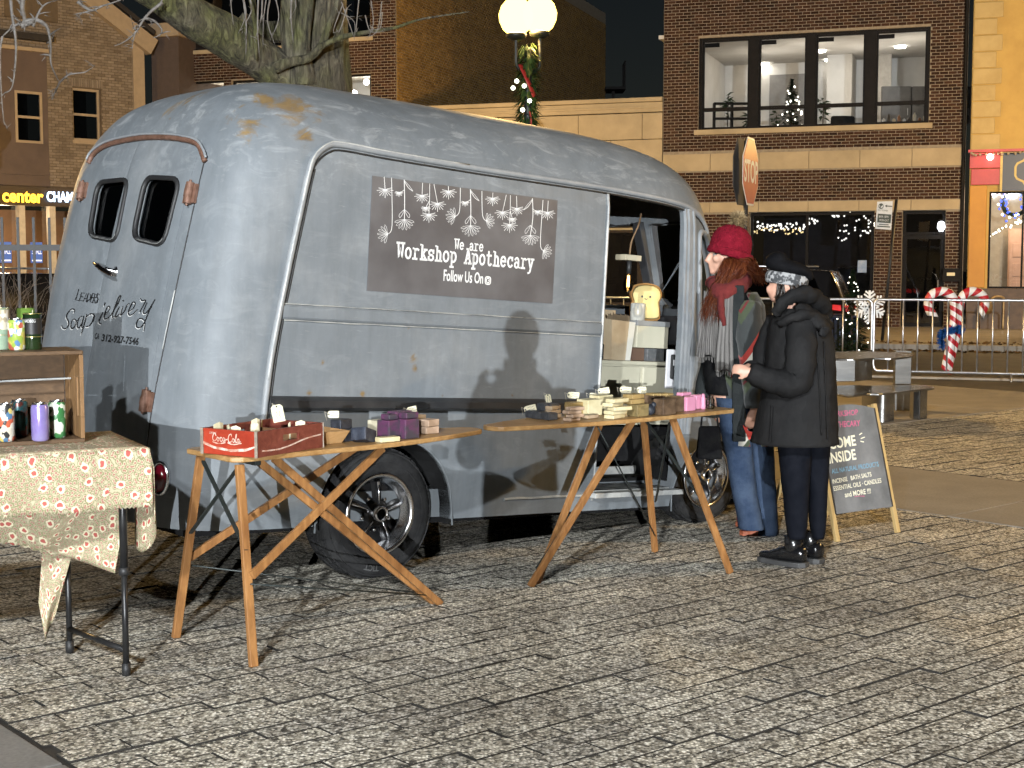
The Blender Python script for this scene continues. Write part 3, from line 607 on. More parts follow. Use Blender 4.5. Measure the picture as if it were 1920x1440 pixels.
fl.disc(1046, -266, 9); fl = Flat(); fls.append((fl, None))
for s_ in LEAD: fl.stroke([(x, -y) for x, y in s_], 10)
ca_ = Flat(); ca_.text('CA', 722, -693, 88, shear=.25, xs=.42, bold=1.2); fls.append((ca_, None)); ph = Flat(); ph.text('312-927-7546', 797, -718, 112, shear=.25, xs=.66, bold=3.0)
for i, v in enumerate(ph.v): ph.v[i] = Vector((v.x, v.y - (v.x - 797) * .11))
fls.append((ph, None))
def onrear(off):
    return lambda a, b: proj_px(*zpx(a, -b), off)
INK = mat('sign_ink', (.012, .012, .013), (.02, .02, .02), .4); WHITEP = mat('sign_white', (.72, .72, .70), (.6, .6, .58), .5)
for fl, sh in fls:
    if sh: sh.to(onrear(.0092), 'lettering_highlight', WHITEP, van)
    fl.to(onrear(.0098), 'lettering', INK, van)
# ---- hanging-flower banner ----------------------------------------------------------
def pz(x, y): return 680 + x / 5.053, 320 + y / 5.053
bn = M(); nu, nv = 16, 10; g0 = []; g1 = []
for a in range(nv + 1):
    for b in range(nu + 1):
        s, h = -.13 + 1.25 * b / nu, 1.475 + .572 * a / nv; g0.append(proj_side(s, h, .0035)); g1.append(proj_side(s, h, .0005))
k = len(g0); Wd = nu + 1; bn.add(g0 + g1, [(a * Wd + b, a * Wd + b + 1, a * Wd + Wd + b + 1, a * Wd + Wd + b) for a in range(nv) for b in range(nu)] + [(k + b + 1, k + b, b, b + 1) for b in range(nu)] + [(k + nv * Wd + b, k + nv * Wd + b + 1, nv * Wd + b + 1, nv * Wd + b) for b in range(nu)] + [(k + a * Wd, k + a * Wd + Wd, a * Wd + Wd, a * Wd) for a in range(nv)] + [(k + a * Wd + Wd + nu, k + a * Wd + nu, a * Wd + nu, a * Wd + Wd + nu) for a in range(nv)])
def banner_mat():
    m, nt, b = nmat('banner_print'); co = coords(nt); sp = N(nt, 'ShaderNodeSeparateXYZ'); L(nt, co, sp.inputs[0])
    n = N(nt, 'ShaderNodeTexNoise', inp={'Scale': 4.0, 'Detail': 4.0}); L(nt, co, n.inputs['Vector'])
    r = ramp(nt, [(.35, (.085, .080, .082)), (.65, (.125, .120, .122))]); L(nt, n.outputs[0], r.inputs[0]); L(nt, r.outputs[0], b.inputs['Base Color']); b.inputs['Roughness'].default_value = .38; return m
banner = bn.build('banner', banner_mat(), van, angle=25); banner['label'] = 'dark banner with white hanging flowers and typewriter lettering'
fb = Flat()
def fstem(pts, w_=4.5): fb.stroke([(x, -y) for x, y in pts], w_, 5)
def flower(x, y, r, ang, n=9, spread=1.15):
    """half-open blossom fanning out from (x,y); ang in degrees, 90 = down"""
    for i in range(n):
        t = R(ang) + (i / (n - 1) - .5) * 2 * spread; rr = r * (1 - .16 * abs(i / (n - 1) - .5)); ex, ey = x + rr * math.cos(t), y + rr * math.sin(t); px_, py_ = -math.sin(t) * r * .09, math.cos(t) * r * .09
        mx_, my_ = x + rr * .68 * math.cos(t), y + rr * .68 * math.sin(t)
        fb.stroke([(x, -y), (mx_ + px_, -(my_ + py_)), (ex, -ey), (mx_ - px_, -(my_ - py_)), (x, -y)], 2.6, 3)
def bud(x, y, r):
    for i in range(11):
        t = R(90) + (i / 10 - .5) * 3.6; q = r * (1 if i % 2 else .8); fb.stroke([(x, -y), (x + q * math.cos(t), -(y + q * math.sin(t)))], 4.2)
def leafpair(x, y, w_, h_):
    for sg in (-1, 1): fb.stroke([(x, -y), (x + sg * w_, -(y + h_ * .6)), (x + sg * w_ * .9, -(y + h_)), (x + sg * w_ * .35, -(y + h_ * .55)), (x, -y)], 3.2, 4)
for x, y0, x1, y1, r in [(198, 62, 207, 178, 78), (562, 118, 557, 235, 72), (806, 150, 808, 195, 76), (1228, 210, 1226, 262, 70), (1452, 243, 1456, 358, 70), (1752, 288, 1746, 395, 72), (670, 130, 704, 310, 78), (1355, 232, 1320, 392, 74)]:
    fstem([(x, y0), (x1, y1)]); bud(x1, y1, r)
for x, y0, x1, y1, bx, by in [(630, 125, 622, 415, 592, 350), (1394, 236, 1386, 510, 1412, 455)]:
    fstem([(x, y0), (x - 2, (y0 + y1) / 2), (x1, y1)]); bud(x1, y1, 76); fstem([(x, (y0 + y1) / 2 + 10), (bx, by)]); bud(bx, by, 44)
for x, y0, y1, r, sd in [(388, 88, 462, 104, 1), (1015, 180, 520, 104, 1), (1603, 265, 612, 96, -1)]:
    fstem([(x, y0), (x + 4, (y0 + y1) / 2), (x + (2 if sd > 0 else -20), y1)], 6); xx = x + (2 if sd > 0 else -20); flower(xx, y1, r, 90, 8, 1.3); leafpair(xx, y1 - 95, 48, 80)
    fstem([(x, y0 + 12), (x + sd * 40, y0 + 75), (x + sd * 82, y0 + 106)]); fstem([(x, y0 + 5), (x + sd * 50, y0 + 60), (x + sd * 82, y0 + 106)], 3); fstem([(x, y0 + 95), (x - sd * 45, y0 + 130)]); bud(x - sd * 50, y0 + 118, 40)
for pts, ang, r in [([(268, 70), (273, 520), (232, 600)], 180, 100), ([(920, 165), (912, 380), (872, 435)], 190, 92), ([(1124, 196), (1130, 420), (1164, 478)], -10, 84), ([(1703, 280), (1678, 680), (1705, 760)], 20, 84)]:
    fstem(pts, 5); flower(pts[-1][0], pts[-1][1], r, ang, 7, 1.25)
# typewriter strokes: x-height 1, slab serifs
def arc(cx, cy, rx, ry, a0, a1, n=10): return [(cx + rx * math.cos(R(a0 + (a1 - a0) * i / n)), cy + ry * math.sin(R(a0 + (a1 - a0) * i / n))) for i in range(n + 1)]
GL = {'W': [[(-.08, 1.35), (.34, 1.35)], [(.62, 1.35), (1.06, 1.35)], [(.12, 1.35), (.26, .02), (.50, .95), (.74, .02), (.88, 1.35)]],
 'e': [[(.12, .52), (.88, .52)] , arc(.5, .5, .40, .46, 0, 318, 16)], 'a': [arc(.45, .62, .32, .34, 150, 0, 8) + [(.77, .05), (.98, .05)], arc(.42, .28, .30, .26, 60, 360, 12)],
 'r': [[(.08, .96), (.34, .96), (.34, .04)], [(.06, .04), (.66, .04)], arc(.66, .62, .32, .32, 180, 50, 8)], 'o': [arc(.5, .5, .40, .46, 0, 360, 18)],
 'k': [[(.02, 1.36), (.26, 1.36), (.26, .04)], [(.04, .04), (.44, .04)], [(.26, .42), (.80, .94)], [(.60, .94), (1.0, .94)], [(.44, .56), (.86, .04)], [(.66, .04), (1.02, .04)]],
 's': [arc(.5, .72, .34, .23, 20, 230, 9) + arc(.5, .27, .36, .24, 110, -150, 10), [(.86, .95), (.86, .70)], [(.12, .32), (.12, .05)]],
 'h': [[(.0, 1.36), (.24, 1.36), (.24, .04)], [(.02, .04), (.44, .04)], arc(.52, .62, .28, .32, 170, 0, 8) + [(.80, .04)], [(.62, .04), (1.0, .04)]],
 'p': [[(.0, .96), (.24, .96), (.24, -.42)], [(.02, -.42), (.50, -.42)], arc(.54, .5, .36, .44, 175, -175, 16)], 'A': [[(.5, 1.36), (.10, .04)], [(.5, 1.36), (.90, .04)], [(.24, .48), (.76, .48)], [(-.06, .04), (.32, .04)], [(.68, .04), (1.06, .04)], [(.28, 1.36), (.5, 1.36)]],
 't': [[(.10, .95), (.78, .95)], [(.36, 1.30), (.36, .3)] + arc(.60, .28, .24, .25, 180, 330, 7)], 'c': [arc(.52, .5, .40, .46, 40, 320, 14), [(.86, .95), (.86, .68)]],
 'y': [[(.16, .94), (.52, .06)], [(.88, .94), (.40, -.34), (.14, -.40)], [(-.02, .95), (.34, .95)], [(.68, .95), (1.04, .95)]], ' ': []}
def sh_of(zx, zy):
    P_ = VMI @ on_plane(*pz(zx, zy), VM @ Vector((0, -.052, 1.7)), LF); return P_.x, P_.z
ft = Flat()
def typed(text, z0, z1, xh, wgt):
    s0, h0 = sh_of(*z0); s1, h1 = sh_of(*z1); adv = (s1 - s0) / (len(text) - .15); k_ = adv / 1.22
    for i, ch in enumerate(text):
        for pl in GL[ch]: ft.stroke([(s0 + adv * i + x * k_, h0 + (h1 - h0) * i / len(text) + y * xh) for x, y in pl], wgt)
typed('Workshop Apothecary', (322, 824), (1612, 935), .056, .0112); typed('We are', (868, 742), (1138, 765), .038, .0076)
s0, h0 = sh_of(757, 1040); s1, _ = sh_of(1135, 1060); q_ = Flat().text('Follow Us On', 0, 0, .082); ft.text('Follow Us On', s0, h0, .082, xs=(s1 - s0) / max(v.x for v in q_.v), bold=.0012)
s1, h1 = sh_of(1156, 1074); s2, h2 = sh_of(1210, 1008); rp = roundpoly([(s1, h1), (s2, h1), (s2, h2), (s1, h2)], .014); ft.stroke(rp + [rp[0]], .0065); cs, chh = (s1 + s2) / 2, (h1 + h2) / 2; ft.stroke(arc(cs, chh, .011, .013, 30, 360, 12) + [(cs + .004, chh)], .0055)
onside = lambda off: (lambda a, b: proj_side(a, b, off))
BW = mat('banner_white', (.80, .80, .78), (.74, .74, .72), .5)
ft.to(onside(.0052), 'banner_lettering', BW, banner); fb.to(lambda a, b: proj_px(*pz(a, -b), .0050), 'banner_flowers', BW, banner)
# ================================================================== GROUND
def sheet(name, pts, m_, z=None): return struct(M().add([(p[0], p[1], p[2] if z is None else z) for p in pts], [tuple(range(len(pts)))]).build(name, m_))
SE = Vector((0.945, -0.327, 0)).normalized(); SG = Vector((-SE.y, SE.x, 0))       # the street: along / away
def ST(e, d, z=0.0): return SE * e + SG * d + Vector((0, 0, z))
ASPH = mat('asphalt', (.050, .047, .042), (.085, .08, .07), .75, scale=3.0, bmp=.4, bscale=90)
def conc(name, c1, c2, sc=1.3):
    m, nt, b = nmat(name); g = N(nt, 'ShaderNodeNewGeometry')
    n = N(nt, 'ShaderNodeTexNoise', inp={'Scale': sc, 'Detail': 9.0, 'Roughness': .7}); L(nt, g.outputs['Position'], n.inputs['Vector']); r = ramp(nt, [(.3, c1), (.7, c2)]); L(nt, n.outputs[0], r.inputs[0])
    n2 = N(nt, 'ShaderNodeTexNoise', inp={'Scale': 60.0, 'Detail': 4.0}); L(nt, g.outputs['Position'], n2.inputs['Vector']); mx = N(nt, 'ShaderNodeMix', data_type='RGBA', blend_type='OVERLAY'); mx.inputs[0].default_value = .35
    L(nt, r.outputs[0], mx.inputs[6]); L(nt, n2.outputs[0], mx.inputs[7]); L(nt, mx.outputs[2], b.inputs['Base Color']); b.inputs['Roughness'].default_value = .8; bump(nt, b, n2.outputs[0], .3, .004); return m
CONC = conc('concrete', (.20, .18, .15), (.30, .27, .225)); CONC2 = conc('concrete_dark', (.15, .145, .135), (.22, .21, .195))
sheet('ground', [(-300, -120, -.16), (300, -120, -.16), (300, 500, -.16), (-300, 500, -.16)], ASPH)
sheet('road', [ST(-60, 21.9, -.13), ST(60, 21.9, -.13), ST(60, 31.0, -.13), ST(-60, 31.0, -.13)], ASPH)
sheet('far_pavement', [ST(-70, 31.0, 0), ST(70, 31.0, 0), ST(70, 52, 0), ST(-70, 52, 0)], CONC)
kb = M(); kb.hexa([ST(-60, 30.8, -.16), ST(60, 30.8, -.16), ST(60, 31.0, -.16), ST(-60, 31.0, -.16)], [ST(-60, 30.83, .005), ST(60, 30.83, .005), ST(60, 31.0, .005), ST(-60, 31.0, .005)]); struct(kb.build('kerb', CONC, bevel=.02))
kb = M(); kb.hexa([ST(-60, 21.75, -.16), ST(60, 21.75, -.16), ST(60, 21.92, -.16), ST(-60, 21.92, -.16)], [ST(-60, 21.75, .004), ST(60, 21.75, .004), ST(60, 21.9, .004), ST(-60, 21.9, .004)]); struct(kb.build('near_kerb', CONC, bevel=.02))
# near side: concrete walk; the paved plaza lies on it
sheet('plaza_pavement', [AB(-14, -14, -.03), AB(40, -14, -.03), ST(60, 21.74, -.03), ST(-60, 21.74, -.03), AB(-14, 30, -.03)], CONC)
def slab_row(cells, m_, name='concrete_slab'):
    for (a0, a1, b0, b1) in cells:
        m = M(); j = .006; m.hexa([AB(a0 + j, b0 + j, -.05), AB(a1 - j, b0 + j, -.05), AB(a1 - j, b1 - j, -.05), AB(a0 + j, b1 - j, -.05)], [AB(a0 + j, b0 + j, .0), AB(a1 - j, b0 + j, .0), AB(a1 - j, b1 - j, .0), AB(a0 + j, b1 - j, .0)])
        struct(m.build(name, m_, bevel=.006))
cells = [(3.93, 5.66, b, b + 1.75) for b in (-7.85, -6.1, -4.35, -2.6, -.85, .90)]
slab_row(cells, CONC)
slab_row([(-4.2, -2.30, b, b + 1.8) for b in (-5.2, -3.4, -1.6, .2, 2.0)], CONC2)
slab_row([(a, a + 2.4, b, b + 2.4) for a in (3.2, 5.6, 8.0, 10.4, 12.8, 15.2, 17.6) for b in (2.62, 5.02, 7.42, 9.82) if SG.dot(AB(a + 2.4, b + 2.4)) < 21.7 and not (a < 5 and b < 3)], CONC)
# exposed-aggregate plank pavers
def paver_mat():
    m, nt, b = nmat('paver_aggregate'); g = N(nt, 'ShaderNodeNewGeometry'); oi = N(nt, 'ShaderNodeObjectInfo')
    v = N(nt, 'ShaderNodeTexVoronoi', inp={'Scale': 78.0, 'Randomness': 1.0}); n0 = N(nt, 'ShaderNodeTexNoise', inp={'Scale': 70.0, 'Detail': 2.0})
    L(nt, g.outputs['Position'], n0.inputs['Vector']); ad = N(nt, 'ShaderNodeVectorMath', operation='MULTIPLY_ADD'); ad.inputs[1].default_value = (.012, .012, .012); L(nt, n0.outputs['Color'], ad.inputs[0]); L(nt, g.outputs['Position'], ad.inputs[2]); L(nt, ad.outputs[0], v.inputs['Vector'])
    sp = N(nt, 'ShaderNodeSeparateColor'); L(nt, v.outputs['Color'], sp.inputs[0])
    stone = ramp(nt, [(.0, (.045, .043, .038)), (.2, (.19, .18, .155)), (.45, (.46, .435, .375)), (.68, (.76, .73, .645)), (1.0, (.97, .94, .86))]); L(nt, sp.outputs[0], stone.inputs[0])
    mort = ramp(nt, [(.0, (1, 1, 1)), (.32, (1, 1, 1)), (.55, (.42, .40, .36))]); L(nt, v.outputs['Distance'], mort.inputs[0])
    mx = N(nt, 'ShaderNodeMix', data_type='RGBA', blend_type='MULTIPLY'); mx.inputs[0].default_value = .9; L(nt, stone.outputs[0], mx.inputs[6]); L(nt, mort.outputs[0], mx.inputs[7])
    a = N(nt, 'ShaderNodeMath', operation='ADD'); f = N(nt, 'ShaderNodeMath', operation='FRACT'); L(nt, g.outputs['Random Per Island'], a.inputs[0]); L(nt, oi.outputs['Random'], a.inputs[1]); L(nt, a.outputs[0], f.inputs[0])
    tint = ramp(nt, [(0, (1.02, 1.02, 1.03)), (.5, (1.2, 1.2, 1.18)), (1, (1.36, 1.35, 1.32))]); L(nt, f.outputs[0], tint.inputs[0]); mx2 = N(nt, 'ShaderNodeMix', data_type='RGBA', blend_type='MULTIPLY'); mx2.inputs[0].default_value = 1; L(nt, mx.outputs[2], mx2.inputs[6]); L(nt, tint.outputs[0], mx2.inputs[7])
    n = N(nt, 'ShaderNodeTexNoise', inp={'Scale': 1.1, 'Detail': 4.0, 'Roughness': .7}); L(nt, g.outputs['Position'], n.inputs['Vector']); d = ramp(nt, [(.32, (.55, .53, .51)), (.6, (1, 1, 1))]); L(nt, n.outputs[0], d.inputs[0]); mx3 = N(nt, 'ShaderNodeMix', data_type='RGBA', blend_type='MULTIPLY'); mx3.inputs[0].default_value = .8; L(nt, mx2.outputs[2], mx3.inputs[6]); L(nt, d.outputs[0], mx3.inputs[7])
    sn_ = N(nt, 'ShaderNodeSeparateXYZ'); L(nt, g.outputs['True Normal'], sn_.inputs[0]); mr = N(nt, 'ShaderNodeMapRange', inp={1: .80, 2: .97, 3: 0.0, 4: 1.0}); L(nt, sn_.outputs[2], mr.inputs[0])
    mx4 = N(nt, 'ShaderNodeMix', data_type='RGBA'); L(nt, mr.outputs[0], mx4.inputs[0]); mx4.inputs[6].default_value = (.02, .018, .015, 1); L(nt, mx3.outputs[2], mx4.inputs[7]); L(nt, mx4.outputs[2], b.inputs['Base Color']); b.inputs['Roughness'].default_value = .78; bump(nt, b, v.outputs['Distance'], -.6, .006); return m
PAV = paver_mat()
paving = struct(M().add([AB(-2.3, -7.9, -.0075), AB(14.2, -7.9, -.0075), AB(14.2, 2.61, -.0075), AB(-2.3, 2.61, -.0075)], [(0, 1, 2, 3)]).build('paving', mat('joint_sand', (.022, .019, .016), (.04, .034, .028), .9, scale=30)))
rnd = random.Random(3); PW, PL = .105, .41; pav = []
nb = int(10.45 / PW)
for r_ in range(nb):
    b0 = 2.60 - (r_ + 1) * PW; off = (.205 if r_ % 2 else 0) + rnd.uniform(-.035, .035)
    for (A0, A1) in ((-2.29, 3.92), (5.67, 14.0)):
        a = A0 - off
        while a < A1:
            s_, e_ = max(a, A0), min(a + PL, A1)
            if e_ - s_ > .03:
                c = AB((s_ + e_) / 2, b0 + PW / 2); dd = c.y
                if dd > 3.9 and abs(c.x) < .42 * dd + 1.2 and (A0 < 0 or dd < 19): pav.append((dd, (s_ + e_) / 2, b0 + PW / 2, e_ - s_))
            a += PL
def pav_geo(ln, wd, t=.025, bv=.0018):
    h, w2 = ln / 2, wd / 2; return [(-h, -w2, -t), (h, -w2, -t), (h, w2, -t), (-h, w2, -t), (-h, -w2, -bv), (h, -w2, -bv), (h, w2, -bv), (-h, w2, -bv), (-h + bv, -w2 + bv, 0), (h - bv, -w2 + bv, 0), (h - bv, w2 - bv, 0), (-h + bv, w2 - bv, 0)], [(0, 1, 5, 4), (1, 2, 6, 5), (2, 3, 7, 6), (3, 0, 4, 7), (4, 5, 9, 8), (5, 6, 10, 9), (6, 7, 11, 10), (7, 4, 8, 11), (8, 9, 10, 11)]
pav.sort(); rot = Matrix.Rotation(math.atan2(FW.y, FW.x), 4, 'Z'); pvs, pfs = pav_geo(PL - .006, PW - .0045); pme = bpy.data.meshes.new('paver'); pme.from_pydata(pvs, [], pfs); pme.materials.append(PAV)
fld = M(); cnt = 0
vis = lambda dd, c: abs(c.x) < .36 * dd + .1 and dd > 4.45 and not (0 < (c - VO).dot(LF) < 1.9 and -1.1 < (c - VO).dot(FW) < 3.3)
for (dd, a, b, ln) in pav:
    c = AB(a, b, rnd.uniform(-.0045, .002)); tl = Matrix.Rotation(rnd.uniform(-.012, .012), 4, 'X') @ Matrix.Rotation(rnd.uniform(-.004, .004), 4, 'Y') @ Matrix.Rotation(rnd.uniform(-.006, .006), 4, 'Z')
    mm = Matrix.Translation(c) @ rot @ tl
    if cnt < 300 and abs(ln - PL) < .001 and vis(dd, c):
        o = bpy.data.objects.new('paver', pme); col.objects.link(o); o.parent = paving; o.matrix_local = mm; cnt += 1
    else:
        vs, fs = pav_geo(ln - .006, PW - .0045); fld.add([mm @ Vector(v) for v in vs], fs)
pf = fld.build('paver_field', PAV, paving); pf['kind'] = 'stuff'
# crosswalk paint, leaves and dirt in the far gutter
PAINT = mat('road_paint', (.52, .49, .43), (.34, .32, .28), .7, scale=14)
for k in range(4):
    d0 = 24.0 + k * 1.15; m = M(); m.add([ST(3.5 + k * .2, d0, -.122), ST(8.5, d0 - .1, -.122), ST(8.5, d0 + .4, -.122), ST(3.3 + k * .2, d0 + .5, -.122)], [(0, 1, 2, 3)]); struct(m.build('crosswalk_bar', PAINT))
lv = M(); rnd = random.Random(5)
for i in range(2600):
    near = rnd.random() < .25
    p = ST(rnd.uniform(-16, 9), (31.0 + rnd.uniform(.0, .9) ** 1.5 if rnd.random() < .35 else 30.75 - abs(rnd.gauss(0, .22))) if not near else 21.95 + abs(rnd.gauss(0, .12)), 0); p.z = .012 if p.dot(SG) > 31.0 else -.12
    s_ = rnd.uniform(.03, .08); t = rnd.uniform(0, 6.3); x = Vector((math.cos(t), math.sin(t), rnd.uniform(-.3, .3))) * s_; y = Vector((-math.sin(t), math.cos(t), rnd.uniform(-.2, .5))) * s_ * .6
    lv.add([p - x, p - y, p + x, p + y + Vector((0, 0, .02))], [(0, 1, 2, 3)])
tag(lv.build('fallen_leaves', isl('leaf_litter', [(0, (.10, .055, .02)), (.5, (.16, .09, .035)), (1, (.07, .045, .02))], .8, 0)), 'brown fallen leaves and grit gathered along the gutters', 'leaves', kind='stuff')

# ================================================================== IRONING BOARDS
BWOOD = wood('board_wood', (.30, .16, .055), (.50, .31, .13), 0, 6, .42); LWOOD = wood('leg_wood', (.20, .088, .030), (.40, .20, .072), 2, 5, .4)
DKIRON = mat('dark_iron', (.035, .045, .045), (.06, .065, .06), .5, .6, 20); OLDW = wood('old_wood', (.16, .075, .035), (.27, .15, .075), 0, 8, .5)
def board_outline(tail, tip, wt, n=12):
    """local: x from tail to tip"""
    L_ = tip - tail; P = []
    for i in range(n + 1):
        t = i / n; P.append((tail + L_ * t, wt / 2 * (1 if t < .45 else max(.0, 1 - ((t - .45) / .55) ** 1.9 * .62))))
    ed = P[-1][1]; tipc = [(tip + ed * .75 * math.sin(R(a)), ed * math.cos(R(a))) for a in (25, 50, 75, 90, 105, 130, 155)]
    up = [(tail + .012, wt / 2 - .03), (tail + .05, wt / 2)] + P[1:]
    return up + tipc + [(x, -y) for x, y in reversed(up)]
def ironing_board(name, label, org, sgn, tail, tip, wt, top, tilt, legs, braces, rods):
    rt = root(name, label, 'ironing board', org); o = Vector(org); X = FW * sgn; Y = Vector((-X.y, X.x, 0)); Z = Vector((0, 0, 1))
    W_ = lambda x, y, z: X * x + Y * y + Z * z
    m = M(); th = .022; ol = board_outline(tail, tip, wt); n = len(ol); zt = lambda x: top + tilt * (x - tail)
    vs = [W_(x, y, zt(x) - th) for x, y in ol] + [W_(x, y, zt(x)) for x, y in ol]; m.add(vs, [tuple(range(n))[::-1], tuple(range(n, 2 * n))] + [(i, (i + 1) % n, n + (i + 1) % n, n + i) for i in range(n)])
    m.build('board', BWOOD, rt, bevel=.005)
    for (p, q, w_, t_) in legs: M().beam(W_(*p), W_(*q), w_, t_, Y).build('leg', LWOOD, rt, bevel=.003)
    for (p, q, w_, t_) in braces: M().beam(W_(*p), W_(*q), w_, t_, Y).build('brace', DKIRON, rt)
    for (p, q, r_) in rods: M().tube([W_(*p), W_(*q)], r_, 6).build('rod', DKIRON, rt, smooth=True)
    M().beam(W_(tail + .14, -wt * .42, top - th - .012), W_(tail + .14, wt * .42, top - th - .012), .03, .02).build('bracket', DKIRON, rt, bevel=.002)
    return rt, W_, zt
b1, W1, z1 = ironing_board('ironing_board', 'wooden ironing board carrying the red crate, with crossed legs by the rear wheel', AB(-.6, -.70), 1, -.69, .69, .43, .835, 0.0,
  [((-.63, -.17, .80), (-.66, -.31, 0), .036, .022), ((-.62, .17, .80), (-.68, .31, 0), .036, .022),
   ((-.42, -.09, .80), (.57, .055, 0), .034, .02), ((-.42, .12, .80), (.56, .085, 0), .034, .02), ((-.64, -.27, .36), (.13, -.10, .80), .034, .02), ((-.64, .28, .34), (.20, .14, .80), .034, .02)],
  [((-.63, -.15, .78), (-.65, .25, .44), .018, .006), ((-.62, .15, .78), (-.645, -.24, .46), .018, .006)],
  [((-.65, -.28, .33), (.52, .05, .05), .004), ((-.65, .29, .32), (.52, .09, .05), .004)])
b2, W2, z2 = ironing_board('ironing_board', 'wooden ironing board of soap bars in front of the open van door', AB(1.0, -.75), -1, -.74, .76, .44, .845, 0.0,
  [((-.27, .17, .82), (-.55, .33, 0), .036, .022), ((-.40, -.17, .82), (-.66, -.32, 0), .036, .022), ((-.05, .10, .82), (.46, -.11, 0), .036, .022), ((-.06, -.13, .82), (.39, -.14, 0), .036, .022)],
  [((-.27, .15, .80), (-.60, -.26, .30), .016, .006), ((-.38, -.15, .80), (-.48, .27, .30), .016, .006)],
  [((-.14, .02, .80), (.43, -.10, .09), .005), ((-.62, -.28, .10), (.05, -.05, .78), .004)])
# ---- small goods ------------------------------------------------------------------------
def speckle(name, c1, c2, sc=22, rough=.55): return mat(name, c1, c2, rough, scale=sc, detail=6, lo=.42, hi=.58, bmp=.25, bscale=50)
S_NAVY = speckle('soap_navy', (.012, .016, .028), (.035, .042, .06)); S_BLACK = speckle('soap_black', (.012, .014, .02), (.03, .034, .045)); S_GREY = speckle('soap_grey', (.035, .037, .042), (.075, .078, .085)); S_CREAM = speckle('soap_cream', (.56, .48, .27), (.66, .58, .36), 8)
S_STONE = speckle('soap_stone', (.42, .38, .27), (.55, .50, .37), 16); S_PURP = speckle('soap_purple', (.10, .030, .078), (.045, .038, .05), 16); S_BROWN = speckle('soap_brown', (.075, .045, .025), (.15, .095, .055), 18); S_TAN = speckle('soap_tan', (.36, .25, .15), (.46, .34, .22), 12)
S_GOLD = speckle('soap_gold', (.26, .17, .06), (.36, .25, .10), 12); S_PINK = mat('soap_pink', (.62, .24, .36), (.68, .30, .42), .5, scale=6); S_OLIVE = speckle('soap_olive', (.16, .12, .05), (.26, .19, .08), 18); S_PEACH = speckle('soap_peach', (.50, .36, .26), (.32, .22, .15), 10)
CARD = mat('card', (.68, .62, .42), (.74, .68, .48), .8, scale=5); STRING = mat('string', (.55, .5, .4), None, .9)
rs = random.Random(11)
def bar(u, v, top, wd, dp, h, m_, label, ang=0, dz=0, dx=0, dy=0, grp=None, name='soap_bar'):
    """u,v: pixel of the bottom centre on the board; ang in degrees from the board's own axis"""
    p = gp(u, v, top) + Vector((0, 0, dz)) + FW * dx + LF * dy
    q = Matrix.Rotation(math.atan2(FW.y, FW.x) + R(ang), 3, 'Z'); m = M()
    hs = [Vector((x * wd / 2 * rs.uniform(.96, 1.02), y * dp / 2 * rs.uniform(.96, 1.02), z * h)) for z in (0, 1) for x, y in ((-1, -1), (1, -1), (1, 1), (-1, 1))]
    m.hexa([q @ a for a in hs[:4]], [q @ a for a in hs[4:]])
    o = m.build(name, m_, bevel=.004); o.location = p; return tag(o, label, 'soap', grp)
T1, T2 = .836, .846
# board by the rear wheel
for k in range(2): bar(652, 826, T1, .085, .06, .045, S_BLACK, ('lower', 'upper')[k] + ' black soap bar lying beside the slope sided tray', 10 + 9 * k, .046 * k, .0, .05 * k, 'black bars beside the tray')
o = bar(682, 829, T1, .10, .075, .058, S_NAVY, 'dark navy soap bar tipped against the black bars', 25); o.rotation_euler = (R(-18), 0, 0)
bar(714, 818, T1, .085, .085, .075, S_STONE, 'pale stone coloured soap block between black and purple bars', 8)
bar(727, 828, T1, .105, .05, .022, S_CREAM, 'single flat cream soap bar at the board front edge', -4)
for k, (dx, dy, dz, w_, h_) in enumerate([(0, 0, 0, .085, .088), (-.075, .03, 0, .07, .085), (0, .05, .089, .10, .03), (.012, .0, .089, .075, .026), (-.07, .03, .086, .055, .024)]):
    bar(762, 821, T1, w_, .085 if k < 2 else .06, h_, S_PURP, ['tall front purple and black soap block with bars on it', 'tall rear purple soap block behind its twin', 'upper flat purple bar at the back of the purple stack', 'upper flat purple bar at the front of the purple stack', 'small purple bar on the rear purple block'][k], 4, dz, dx, dy)
for k in range(2): bar(803, 812, T1, .075, .07, .032, S_PEACH, ['peach brown soap bar at the bottom of the pair near the tip', 'peach brown soap bar on top of the pair near the tip'][k], 12 * k, .033 * k)
bar(796, 800, T1, .06, .05, .055, S_TAN, 'small tan soap bar behind the peach pair', 6, 0, 0, .05)
# board at the door, tip to tail
for k, (u, v, dz) in enumerate([(1030, 787, 0), (1012, 785, 0), (1022, 783, .038), (1000, 783, 0), (1033, 783, .036)]):
    bar(u, v, T2, .062, .06, .036, S_GREY, 'charcoal grey soap bar in the low pile near the board tip', rs.uniform(-8, 8), dz, grp='charcoal bars near the tip')
for k in range(4): bar(1072 + (k % 2) * 6, 789, T2, .085, .05, .017, S_PEACH, ('bottom', 'second', 'third', 'top')[k] + ' thin marbled soap bar of the fanned stack', 14 - 9 * k, .0175 * k, grp='marbled bars in the fanned stack')
for k in range(3): bar(1046, 784, T2, .085, .05, .02, S_TAN, ('bottom', 'middle', 'top')[k] + ' tan soap bar behind the charcoal and marbled bars', 8 * k, .021 * k, -.01, .03, grp='tan bars behind the charcoal pile')
bar(1086, 780, T2, .095, .06, .070, S_GOLD, 'upright golden brown soap block behind the marbled stack', -5, 0, 0, .03); bar(1107, 784, T2, .085, .045, .018, S_TAN, 'lone flat tan bar in front of the cream block', 4)
bar(1113, 779, T2, .10, .09, .082, S_CREAM, 'large square cream soap block at the middle of the board', -3, 0, 0, .03)
